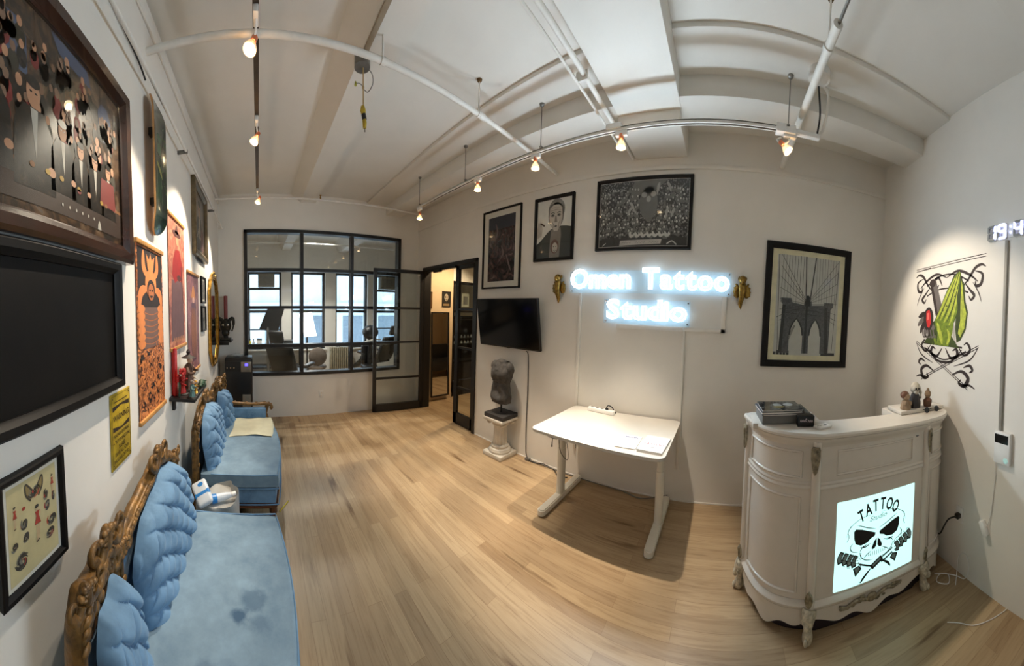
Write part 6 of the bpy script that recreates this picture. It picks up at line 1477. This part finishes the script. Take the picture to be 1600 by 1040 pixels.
mb.build('mural_paint', [K('mural_brown', (52, 40, 36), .7), K('mural_grey', (110, 102, 98), .7), K('mural_red', (206, 38, 36), .6), K('mural_deep_green', (58, 70, 22), .7, var=.2), K('mural_green', (112, 132, 34), .7, var=.2, scale=30), K('mural_lime', (176, 186, 66), .7, var=.15, scale=30), K('mural_pale', (186, 180, 168), .7), K('mural_pink', (232, 110, 100), .6)], t, smooth=0, recalc=False)

# seven-segment wall clock
t = thing('wall_clock', 'white digital wall clock showing glowing numerals on the end wall', 'clock', (1.1, YR, 2.34))
Fc = FR(1.3, 2.345, 0); M_seg = emit('clock_segment', (196, 206, 255), 1.1); M_off = mk('unlit_segment', (150, 150, 146), .5)
SEG = {'1': 'bc', '9': 'abcdfg', '4': 'bcfg', '5': 'acdfg'}
def digit(ch, x0):
    w, h, s = .07, .105, .016; y0_ = .0
    S = dict(a=(s * .6, w - s * .6, h - s, h), g=(s * .6, w - s * .6, h / 2 - s / 2, h / 2 + s / 2), d=(s * .6, w - s * .6, 0, s), f=(0, s, h / 2 + .003, h - s * .4), b=(w - s, w, h / 2 + .003, h - s * .4), e=(0, s, s * .4, h / 2 - .003), c=(w - s, w, s * .4, h / 2 - .003))
    for k, (a, b_, c, d) in S.items():
        on = k in SEG[ch]
        mb = MB(Fc); mb.box(x0 + a, x0 + b_, c, d, .012, .024, bev=.003); mb.build('lit_segment' if on else 'dark_segment', M_seg if on else M_off, t)
        mb = MB(Fc); mb.box(x0 + a - .002, x0 + b_ + .002, c - .002, d + .002, 0, .012); mb.build('segment_body', M_wplast, t)
for ch, x0 in (('1', .0), ('9', .085), ('4', .215), ('5', .3)): digit(ch, x0)
for z_ in (.03, .07): mb = MB(Fc); mb.box(.182, .196, z_, z_ + .014, .006, .02, bev=.003); mb.build('colon_dot', M_seg, t)
mb = MB(Fc); mb.box(.168, .21, .006, .1, 0, .008); mb.box(.0, .37, .046, .06, 0, .006); mb.build('backing', M_wplast, t)
mb = MB(FR(1.14, 0, 0)); mb.box(-.012, .012, 1.08, 2.335, 0, .016, bev=.003); tag(mb.build('cable_duct', mk('grey_duct', (148, 144, 136), .5, var=.03)), 'grey cable duct running from the digital clock down to the entry panel', 'cable duct')
t = thing('entry_panel', 'white wall intercom with a small dark screen at the foot of the grey duct', 'intercom', (1.11, YR, .875))
mb = MB(FR(1.11, .977, 0)); mb.box(-.062, .062, -.1, .1, 0, .03, bev=.006); mb.build('housing', M_wplast, t)
mb = MB(FR(1.11, .977, .03)); mb.box(-.055, .05, .03, .085, -.001, .0012); mb.build('screen', M_screen, t)
mb = MB(FR(1.11, .977, .03)); mb.disc(.035, -.07, .018, .018, .0012); mb.build('call_button', M_chrome, t)
# plugs and wires by the floor
t = thing('socket_with_plug', 'black plug and its flex in the end wall behind the reception desk', 'plug', (1.5, YR, .38))
mb = MB(FR(1.475, .40, 0)); mb.box(-.035, .035, -.055, .055, 0, .006, bev=.002); mb.build('wall_plate', M_wplast, t)
mb = MB(FR(1.475, .40, 0)); mb.box(-.018, .018, -.016, .016, .006, .04, bev=.005); mb.tube(smooth_path([(-.01, -.005, .035), (-.05, -.03, .06), (-.09, -.09, .06), (-.12, -.16, .07), (-.15, -.18, .07), (-.19, -.175, .09)], 5), .0055, 8); mb.build('plug', M_blackp, t)
t = thing('wall_adapter', 'white adapter box on the end wall with a wire up to the intercom', 'adapter', (1.24, YR, .38))
mb = MB(FR(1.24, .425, 0)); mb.box(-.02, .02, -.05, .04, 0, .035, bev=.006, M=Matrix.Rotation(R(28), 4, 'Z')); mb.build('housing', M_wplast, t)
mb = MB(FR(0, 0, 0)); mb.tube(smooth_path([(-1.17, .875, .01), (-1.175, .7, .006), (-1.19, .56, .006), (-1.21, .46, .01), (-1.225, .43, .02)], 5), .003, 6); mb.build('wire', M_wplast, t)
mb = MB(); mb.tube(smooth_path([(1.56, -1.45, .005), (1.50, -1.52, .006), (1.44, -1.47, .005), (1.50, -1.42, .006), (1.53, -1.48, .009), (1.46, -1.55, .006), (1.38, -1.57, .02), (1.36, -1.585, .10), (1.40, -1.588, .16), (1.46, -1.585, .12), (1.45, -1.56, .01), (1.40, -1.5, .005)], 6), .003, 6); tag(mb.build('loose_cord', M_wplast), 'thin white cord coiled on the floor by the reception desk', 'cord')
mb = MB(); mb.tube(smooth_path([(1.25, -1.28, .004), (1.2, -1.33, .004), (1.13, -1.38, .004), (1.08, -1.47, .004), (1.05, -1.56, .004), (1.04, -1.585, .012)], 6), .0025, 6); tag(mb.build('floor_string', M_wplast), 'pale string on the bare floor running to the end wall', 'string')

# water dispenser and wall socket at the window wall
t = thing('water_dispenser', 'tall black water dispenser with a silver control panel in the corner', 'water dispenser', (-.30, 4.44, 0))
mb = MB(); mb.box(-.50, -.095, 4.29, YW - .035, 0, 1.0, bev=.02, seg=3); mb.build('housing', M_blackp, t)
M_silver = mk('brushed_silver', (150, 142, 130), .35, .7, var=.06)
mb = MB(); mb.box(-.26, -.105, 4.275, 4.295, .795, .945, bev=.004); mb.build('control_panel', M_silver, t)
mb = MB(); mb.box(-.20, -.16, 4.270, 4.277, .885, .92); mb.build('blue_display', emit('blue_display', (70, 60, 255), 2.5), t)
mb = MB(); mb.box(-.24, -.12, 4.278, 4.294, .02, .46, bev=.003); mb.build('lower_door', M_silver, t)
mb = MB(); mb.box(-.49, -.27, 4.28, 4.292, .80, .95); mb.build('tap_recess', M_black, t)
for k in range(3): mb = MB(); mb.cyl((-.46 + .05 * k, 4.285, .875), (-.46 + .05 * k, 4.25, .86), .009, n=10); mb.build('tap', M_chrome, t)
mb = MB(); mb.lathe((-.33, 4.42, 1.0), [(.05, 0), (.09, .01), (.095, .03), (.04, .05)], 20); t3 = thing('glass_jar', 'low clear glass dish on top of the water dispenser', 'jar', (-.33, 4.42, 1.0)); mb.build('glass', glass('jar_glass', op=.15), t3)
t = thing('wall_socket', 'white double wall socket under the black grid window', 'socket', (1.0, YW, .3))
mb = MB(FW(1.0, .335, 0)); mb.box(-.035, .035, -.055, .055, 0, .006, bev=.002); mb.build('wall_plate', M_wplast, t)
mb = MB(FW(1.0, .335, 0))
for q in (-.022, .022): mb.box(-.012, .012, q - .013, q + .013, .006, .0075)
mb.build('outlets', M_mount, t)
# ------------------------------------------------------------------ workroom seen through the grid window, and the passage behind the door
mb = MB()
WINS = ((-.27, .61), (.86, 1.77), (2.06, 2.98), (3.19, 3.98))
xs = [XF0] + [v for w_ in WINS for v in w_] + [XF1]
for a, b_ in zip(xs[::2], xs[1::2]): mb.box(a, b_, YF1, YF1 + .3, 0, ZC)
for a, b_ in WINS: mb.box(a, b_, YF1, YF1 + .3, 0, .66); mb.box(a, b_, YF1, YF1 + .3, 2.68, ZC)
struct('wall_far', mb, M_wall)
mb = MB(); mb.box(XF0 - .15, XF0, YW, YF1 + .3, 0, ZC); mb.box(XF0 - .1, XL - .15, YW, YW + .12, 0, ZC); struct('wall_side', mb, M_wall)
M_beige = mk('warm_beige_wall', (214, 192, 158), .65, var=.015)
mb = MB(); mb.box(XF1, XF1 + .15, .4, YF1 + .3, 0, ZC); mb.box(XN + .13, XF1, .4, .55, 0, ZC); struct('wall_corridor', mb, M_beige)
mb = MB(); mb.box(XF0 - .15, XF1 + .15, YW + .1, YF1 + .3, ZC, ZC + .2); mb.box(XN + .13, XF1 + .15, .4, YW + .1, ZC - .3, ZC + .2); struct('ceiling', mb, M_ceil)
for (x0, x1) in ((.5, .95), (2.0, 2.45), (3.7, 4.1)):
    mb = MB(); mb.prism([(x0, YW + .12, ZC + .02), (x0 + .12, YW + .12, 3.22), (x1 - .12, YW + .12, 3.22), (x1, YW + .12, ZC + .02)], (0, YF1 - YW - .12, 0)); struct('ceiling_beam', mb, M_ceil)
M_pipe2 = M_pipe
a, b_ = (XF0, 6.2, 3.08), (XF1, 6.2, 3.08)
t = thing('sprinkler_pipe', 'white pipe under the workroom ceiling seen through the top panes', 'pipe', (1, 6.2, 3.08)); mb = MB(); mb.tube([a, b_], .018, 12); mb.build('tube', M_pipe, t)
for x in (.4, 2.6): mb = MB(); mb.cyl((x, 6.2, 3.09), (x, 6.2, ZC), .006, n=8); mb.build('hanger', M_pipe, t)
M_wfr = mk('dark_window_sash', (42, 42, 42), .45, var=.1)
for i, (a, b_) in enumerate(WINS):
    w_ = struct_root('window_%d' % (i + 3), ((a + b_) / 2, YF1 + .1, .66)); mb = MB(); e = .05
    mb.box(a, a + e, YF1 + .08, YF1 + .2, .66, 2.68); mb.box(b_ - e, b_, YF1 + .08, YF1 + .2, .66, 2.68); mb.box(a, b_, YF1 + .08, YF1 + .2, 2.63, 2.68); mb.box(a, b_, YF1 + .06, YF1 + .2, .66, .73); mb.box(a + e, b_ - e, YF1 + .09, YF1 + .16, 1.62, 1.69)
    if i in (0, 3): mb.box(a + e, b_ - e, YF1 + .09, YF1 + .17, 2.22, 2.28); mb.box(a + e, b_ - e, YF1 + .1, YF1 + .15, 1.16, 1.19)
    mb.build('window_frame', M_wfr, w_)
    mb = MB(); mb.box(a + .04, b_ - .04, YF1 + .13, YF1 + .136, .70, 2.66); mb.build('glass_pane', M_wglass, w_)
    mb = MB(); mb.box(a - .04, b_ + .04, YF1 - .06, YF1 + .1, .62, .66, bev=.006); mb.build('window_sill', M_wall, w_)
M_ac = mk('beige_appliance', (132, 122, 100), .5, var=.05)
for k, (x0, x1, lb) in enumerate(((.0, .42, 'window air conditioner set high in the workroom window above the black reflector'), (3.34, 3.84, 'window air conditioner set high in the workroom window behind the open door leaf'))):
    t = thing('air_conditioner', lb, 'air conditioner', ((x0 + x1) / 2, YF1, 2.29)); mb = MB(); mb.box(x0, x1, YF1 - .12, YF1 + .12, 2.285, 2.62, bev=.012); mb.build('housing', M_ac, t)
    mb = MB()
    for j in range(7): mb.box(x0 + .03, x1 - .03, YF1 - .128, YF1 - .12, 2.33 + j * .035, 2.345 + j * .035)
    mb.build('grille', M_grey, t)
# building across the street
M_fac = mk('pale_facade', (182, 188, 196), .8, var=.05, scale=1.5); M_fwin = mk('facade_window', (96, 108, 120), .25, var=.1)
t = thing('facing_building', 'pale building across the street seen through the workroom windows', 'building', (2, 17, -8))
mb = MB(); mb.box(-14, 20, 17, 18, -12, 5.2)
for z in (-2.2, 1.75, 4.9): mb.box(-14, 20, 16.75, 17, z, z + .35)
mb.build('facade', M_fac, t)
for r_ in range(-1, 1):
    for c in range(-4, 8):
        x = c * 2.3 + .4; z = .1 + r_ * 3.95
        mb = MB(); mb.box(x, x + 1.25, 16.96, 17.02, z - .9, z + 1.25); mb.build('window', M_fwin, t)
# radiator, workbench, stations
M_rad = mk('cast_iron_cream', (150, 140, 118), .5, var=.08)
t = thing('radiator', 'cream ribbed radiator under the workroom windows', 'radiator', (2.15, 7.5, 0)); mb = MB()
for k in range(11): x = 1.86 + k * .056; mb.box(x, x + .04, 7.42, 7.58, .10, .72, bev=.016)
mb.box(1.86, 2.46, 7.47, 7.53, .14, .18); mb.box(1.86, 2.46, 7.47, 7.53, .62, .66); mb.build('ribs', M_rad, t)
for x in (1.88, 2.44): mb = MB(); mb.box(x - .015, x + .015, 7.46, 7.54, 0, .12); mb.build('leg', M_rad, t)
M_leather = mk('black_leather', (24, 23, 23), .4, var=.15)
def tattoo_chair(label, x, y, rot, back=.95, col=None):
    T_ = Matrix.Translation((x, y, 0)) @ Matrix.Rotation(R(rot), 4, 'Z'); t = thing('reclining_chair', label, 'tattoo chair', (x, y, 0)); col = col or M_leather
    mb = MB(T_); mb.box(-.26, .26, -.28, .28, .46, .58, bev=.04, seg=3); mb.build('seat', col, t)
    mb = MB(T_ @ Matrix.Translation((0, .28, .54)) @ Matrix.Rotation(R(-28), 4, 'X')); mb.box(-.25, .25, -.05, .05, 0, .62, bev=.04, seg=3); mb.build('backrest', col, t)
    mb = MB(T_ @ Matrix.Translation((0, .62, 1.16)) @ Matrix.Rotation(R(-20), 4, 'X')); mb.box(-.13, .13, -.045, .045, -.02, .2, bev=.035, seg=3); mb.build('headrest', col, t)
    for q in (-1, 1): mb = MB(T_); mb.box(q * .33 - .05, q * .33 + .05, -.24, .2, .66, .72, bev=.025, seg=3); mb.cyl((q * .30, 0, .5), (q * .33, 0, .67), .016, n=10); mb.build('armrest', col, t)
    mb = MB(T_ @ Matrix.Translation((0, -.28, .5)) @ Matrix.Rotation(R(35), 4, 'X')); mb.box(-.2, .2, -.45, 0, -.04, .04, bev=.03, seg=3); mb.build('leg_rest', col, t)
    mb = MB(T_); mb.lathe((0, 0, 0), [(.3, 0), (.3, .03), (.07, .06), (.06, .3), (.06, .46)], 24); mb.build('pedestal', M_chrome, t)
    return t
tattoo_chair('black reclining tattoo chair in the workroom behind the lowest panes next to the dispenser', .62, 5.45, 150)
tattoo_chair('black tattoo chair near the radiator behind the open door leaf', 2.75, 6.6, 200)
t = thing('workbench', 'long dark workbench with equipment under the first workroom windows', 'workbench', (.25, 7.2, 0)); mb = MB(); mb.box(-.6, 1.1, 6.95, 7.5, .78, .82, bev=.004); mb.build('worktop', M_black, t)
for x in (-.55, 1.05):
    for y in (7.0, 7.45): mb = MB(); mb.box(x - .025, x + .025, y - .025, y + .025, 0, .78); mb.build('leg', M_black, t)
mb = MB(); mb.box(-.5, 1.0, 7.0, 7.45, .3, .33); mb.build('under_shelf', M_black, t)
rnd = random.Random(21)
for k, (x, w_, h_, c, nm, lb, ct) in enumerate(((-.42, .16, .22, M_grey, 'equipment_case', 'grey case on the workbench end beside the row of bottles', 'case'), (.02, .12, .16, M_wplast, 'ink_caddy', 'small white caddy on the workbench behind the dark reflector', 'caddy'), (.72, .22, .12, M_leather, 'instrument_case', 'low black case on the workbench beside the lit lamp', 'case'))):
    t = thing(nm, lb, ct, (x, 7.15, .82)); mb = MB(); mb.box(x - w_ / 2, x + w_ / 2, 7.05, 7.28, .82, .82 + h_, bev=.012); mb.build('case_body', c, t); mb = MB(); mb.box(x - w_ / 2 - .004, x + w_ / 2 + .004, 7.045, 7.285, .82 + h_, .82 + h_ + .018, bev=.005); mb.build('lid', M_blackp, t)
for k, (x, c) in enumerate(((-.2, (210, 196, 60)), (-.12, (200, 200, 204)), (.2, (186, 190, 196)), (.30, (60, 64, 70)))):
    t = thing('ink_bottle', ('yellow', 'white', 'pale grey', 'dark')[k] + ' bottle standing on the workroom bench', 'bottle', (x, 7.12, .82), 'bottles on the workbench'); mb = MB(); mb.lathe((x, 7.12, .82), [(.028, 0), (.03, .1), (.012, .13), (.011, .15)], 14); mb.build('bottle_body', K('bottle_%d' % k, c, .35), t); mb = MB(); mb.lathe((x, 7.12, .97), [(.013, 0), (.013, .025), (.009, .03)], 12); mb.build('cap', M_blackp, t)
# dark reflector panel and lit soft lamp on stands
t = thing('studio_reflector', 'black trapezoid studio reflector on a stand, seen through the panes over the water dispenser', 'reflector', (.27, 6.2, 0))
Fq = F_((.27, 6.2, 1.50), (1, 0, 0), (0, -1, 0)) @ Matrix.Rotation(R(-7), 4, 'Z') @ Matrix.Rotation(R(14), 4, 'X'); mb = MB(Fq); mb.prism([(-.23, -.25, 0), (.17, -.25, 0), (.24, .25, 0), (-.10, .25, 0)], (0, 0, .03)); mb.build('panel', M_black, t)
mb = MB(); mb.cyl((.2, 6.24, 0), (.2, 6.24, 1.45), .03, n=12); mb.box(.02, .38, 6.1, 6.4, 0, .03); mb.build('stand', M_grey, t)
t = thing('soft_lamp', 'brightly lit white softbox on a stand in the workroom', 'studio lamp', (1.08, 6.5, 0))
Fq = F_((1.09, 6.5, 1.37), (1, 0, 0), (0, -1, 0)) @ Matrix.Rotation(R(8), 4, 'Z'); mb = MB(Fq); mb.prism([(-.1, -.26, 0), (.16, -.28, 0), (.12, .26, 0), (-.17, .26, 0)], (0, 0, .05)); mb.build('diffuser', emit('lit_diffuser', (255, 252, 246), 4.0), t)
mb = MB(); mb.cyl((1.09, 6.56, 0), (1.09, 6.56, 1.3), .018, n=10); mb.build('stand_pole', M_black, t)
for k in range(3): a = 2 * PI * k / 3; mb = MB(); mb.cyl((1.09, 6.56, .3), (1.09 + .3 * math.cos(a), 6.56 + .3 * math.sin(a), .01), .01, n=8); mb.build('leg', M_black, t)
# round backed stool chair
t = thing('round_chair', 'taupe round backed swivel chair behind the middle lower pane', 'chair', (1.25, 6.3, 0)); M_taupe = mk('taupe_fabric', (120, 108, 98), .8, var=.06)
mb = MB(); mb.lathe((1.25, 6.3, .42), [(.2, 0), (.23, .03), (.22, .07), (.1, .085)], 24); mb.build('seat', M_taupe, t)
mb = MB(); mb.ell((1.25, 6.14, .7), (.2, .06, .2)); mb.build('backrest', M_taupe, t)
mb = MB(); mb.cyl((1.25, 6.3, .05), (1.25, 6.3, .43), .025, n=12); mb.tube([(1.25, 6.3, .36), (1.25, 6.15, .42), (1.25, 6.13, .6)], .014, 8)
for k in range(5): a = 2 * PI * k / 5; mb.cyl((1.25, 6.3, .08), (1.25 + .24 * math.cos(a), 6.3 + .24 * math.sin(a), .03), .014, n=8)
mb.build('swivel_base', M_chrome, t)
# hooded black station with a white ring
t = thing('hooded_station', 'black hooded salon station with a white curved tray by the open door leaf', 'salon station', (2.27, 5.7, 0))
mb = MB(); mb.ell((2.27, 5.7, 1.24), (.17, .17, .15)); mb.build('hood', M_leather, t)
mb = MB(); mb.tube(smooth_path([(2.08, 5.6, 1.04), (2.18, 5.52, 1.08), (2.32, 5.52, 1.10), (2.45, 5.6, 1.09)], 5), .022, 8, sq=(1, .7)); mb.build('tray_rim', M_white, t)
mb = MB(); mb.tube([(2.27, 5.75, 0.02), (2.27, 5.75, .6), (2.27, 5.72, 1.12)], [.05, .04, .035], 12); mb.lathe((2.27, 5.75, 0), [(.24, 0), (.24, .03), (.05, .06)], 20); mb.build('post', M_black, t)
mb = MB(); mb.box(2.12, 2.42, 5.6, 5.9, .45, .56, bev=.04, seg=3); mb.box(2.14, 2.4, 5.84, 5.92, .5, .95, bev=.03, seg=3); mb.build('seat', M_leather, t)

# --- passage
t = thing('leaning_mirror', 'tall thin black framed mirror leaning on the wall behind the doorway', 'mirror', (3.24, YW - .05, .06))
Fq = F_((3.24, YW - .04, .88), (1, 0, 0), (0, -1, 0)) @ Matrix.Rotation(R(-1.5), 4, 'X')
mb = MB(Fq); w_, h_, e = .205, .80, .022
mb.box(-w_, -w_ + e, -h_, h_, 0, .025); mb.box(w_ - e, w_, -h_, h_, 0, .025); mb.box(-w_, w_, h_ - e, h_, 0, .025); mb.box(-w_, w_, -h_, -h_ + e, 0, .025); mb.build('frame', M_black, t)
mb = MB(Fq); mb.box(-w_ + .01, w_ - .01, -h_ + .01, h_ - .01, .004, .012); mb.build('mirror_plate', M_mir, t)
mb = MB(); mb.box(2.87, 3.56, YW - .012, YW, .0, .09); struct('baseboard_back', mb, M_beige)
mb = MB(); mb.box(2.872, 3.558, YW - .004, YW - .0005, .09, ZC - .3); struct('trim_1', mb, M_beige)
def art_p1(mb, w, h, z): quad(mb, -w, w, -h, h, z); mb.mi = 1; mb.disc(0, .1 * h, .5 * w, .5 * h, z + .0005); mb.mi = 2; mb.disc(-.1 * w, .2 * h, .25 * w, .25 * h, z + .001); return [K('poster_ochre', (120, 86, 48)), K('poster_rust', (122, 48, 30)), K('poster_tan', (176, 138, 92))]
def art_p2(mb, w, h, z): quad(mb, -w, w, -h, h, z); mb.mi = 1; mb.disc(0, .25 * h, .5 * w, .5 * h, z + .0005); mb.mi = 0; mb.disc(-.18 * w, .3 * h, .12 * w, .1 * h, z + .001); mb.disc(.18 * w, .3 * h, .12 * w, .1 * h, z + .001); mb.stroke([(-.2 * w, -.02 * h), (0, -.06 * h), (.2 * w, -.02 * h)], .01, z + .001); mb.mi = 2; quad(mb, -.8 * w, .8 * w, -.9 * h, -.6 * h, z + .0005); return [K('poster_black', (30, 27, 25)), K('poster_bone', (170, 158, 138)), K('poster_band', (140, 116, 80))]
picture('small_poster', 'small ochre poster on the passage wall next to the door frame', FW(2.965, 1.9, .005), .19, .31, .008, .012, M_frame, 0, art_p1, glaze=False, cat='poster')
picture('small_poster', 'small black poster with a pale skull face above the leaning mirror', FW(3.39, 1.93, .005), .2, .30, .008, .012, M_frame, 0, art_p2, glaze=False, cat='poster')
# shelf of bottles behind the passage glazing
t = thing('display_rack', 'dark rack of little bottles behind the side leaf of the door', 'rack', (4.2, 5.15, 0)); mb = MB()
for z in (.6, .98, 1.1, 1.5): mb.box(3.7, 4.7, 5.0, 5.3, z, z + .02)
mb.build('shelf_boards', M_black, t); mb = MB(); mb.box(3.68, 3.72, 5.0, 5.3, 0, 1.6); mb.box(4.68, 4.72, 5.0, 5.3, 0, 1.6); mb.box(3.7, 4.7, 5.28, 5.3, 0, 1.6); mb.build('uprights', M_black, t)
pb = thing('rack_bottle', 'small pale bottle in the lower bottle row on the dark rack behind the door', 'bottle', (3.78, 5.06, 1.001), 'lower row of pale bottles on the dark rack'); mb = MB(); mb.lathe((3.78, 5.06, 1.0), [(.02, 0), (.021, .04), (.01, .056), (.01, .065)], 12); mb.build('bottle_body', M_wplast, pb); mb = MB(); mb.lathe((3.78, 5.06, 1.066), [(.011, 0), (.011, .015), (.006, .02)], 10); mb.build('cap', M_blackp, pb)
for r_, z in enumerate((1.001, 1.1205)):
    for k in range(9):
        if r_ == 0 and k == 0: continue
        o = pb.copy(); COL.objects.link(o); o.location = (3.78 + .095 * k, 5.06, z)
        if r_: o['label'] = 'small pale bottle in the upper bottle row on the dark rack behind the door'; o['group'] = 'upper row of pale bottles on the dark rack'
        for ch in list(pb.children): c = ch.copy(); COL.objects.link(c); c.parent = o
mb = MB(); mb.box(3.9, 4.15, 4.95, 4.96, 1.98, 2.3); M_shirt = mk('pale_print', (176, 172, 158), .7)
mb.bm.free()
t = thing('glass_poster', 'pale printed notice hung behind the glazed screen in the passage', 'poster', (4.02, 4.8, 1.78)); mb = MB(); mb.box(3.93, 4.13, 4.80, 4.806, 1.8, 2.12); mb.build('sheet', M_shirt, t); mb = MB(); mb.box(3.97, 4.09, 4.797, 4.7995, 1.85, 2.02); mb.build('printed_area', P_mid, t)
# dark couch reflected in the mirror
t = thing('leather_couch', 'dark leather couch in the passage, seen only in the leaning mirror', 'couch', (4.6, 2.5, 0)); mb = MB(); mb.box(4.2, 5.5, 1.9, 2.6, .18, .45, bev=.05, seg=3); mb.build('seat', M_leather, t); mb = MB(); mb.box(4.2, 5.5, 1.7, 1.95, .18, .85, bev=.06, seg=3); mb.build('backrest', M_leather, t)
for q in (4.15, 5.45): mb = MB(); mb.box(q - .08, q + .12, 1.75, 2.6, .18, .62, bev=.05, seg=3); mb.build('armrest', M_leather, t)
for x in (4.25, 5.4):
    for y in (1.85, 2.5): mb = MB(); mb.cyl((x, y, 0), (x, y, .19), .025, n=10); mb.build('leg', M_walnut, t)

# ------------------------------------------------------------------ daylight and lamps
w = bpy.data.worlds.new('overcast_sky'); sc.world = w; w.use_nodes = True
wn = w.node_tree; wn.nodes.clear(); wo = wn.nodes.new('ShaderNodeOutputWorld'); wb = wn.nodes.new('ShaderNodeBackground'); wb.inputs[0].default_value = (.72, .86, 1, 1); wb.inputs[1].default_value = 2.4
wn.links.new(wb.outputs[0], wo.inputs[0])
def lamp(pos, power, col, size=.06, aim=None, ang=110):
    l = bpy.data.lights.new('ceiling_lamp_light', 'SPOT' if aim else 'POINT'); l.energy = power; l.color = col; l.shadow_soft_size = size
    o = bpy.data.objects.new('ceiling_lamp_light', l); COL.objects.link(o); o.location = pos
    if aim: l.spot_size = R(ang); l.spot_blend = .5; o.rotation_euler = (Vector(pos) - Vector(aim)).to_track_quat('Z', 'Y').to_euler()
    return o
def downlight(name, label, x, y, z, power, col, aim, ang=130):
    t = thing(name, label, 'ceiling lamp', (x, y, z)); mb = MB(); mb.lathe((x, y, z), [(.04, -.08), (.045, -.075), (.045, 0), (.03, 0)], 18); mb.build('can', M_wplast, t)
    mb = MB(); mb.cyl((x, y, z - .075), (x, y, z - .083), .034, n=16); mb.build('bulb_face', M_bulb, t); lamp((x, y, z - .1), power, col, .04, aim, ang)
downlight('ceiling_lamp', 'white can lamp on the passage ceiling behind the door', 3.55, 3.75, ZC - .3, 90, (1, .74, .45), (3.1, 3.75, 0))
downlight('ceiling_lamp', 'small can lamp on the workroom ceiling over the hooded station', 2.3, 5.6, ZC, 95, (1, .93, .84), (2.3, 5.6, 0))
downlight('ceiling_lamp', 'small can lamp on the workroom ceiling over the soft lamp', 1.3, 5.8, ZC, 95, (1, .93, .84), (1.3, 5.8, 0))
downlight('ceiling_lamp', 'small can lamp on the workroom ceiling over the dark reflector', .2, 5.5, ZC, 95, (1, .93, .84), (.2, 5.6, 0))
downlight('ceiling_lamp', 'small can lamp on the workroom ceiling near the radiator', 2.2, 7.0, ZC, 95, (1, .93, .84), (2.2, 7.0, 0))
# ------------------------------------------------------------------ render look
sc.view_settings.view_transform = 'Standard'; sc.view_settings.look = 'None'
sc.view_settings.gamma = 1.0; sc.view_settings.use_curve_mapping = False
sc.view_settings.exposure = 1.05
sc.cycles.use_denoising = True
sc.cycles.max_bounces = 8; sc.cycles.diffuse_bounces = 5; sc.cycles.transparent_max_bounces = 12
sc.cycles.sample_clamp_indirect = 6; sc.cycles.caustics_reflective = False; sc.cycles.caustics_refractive = False
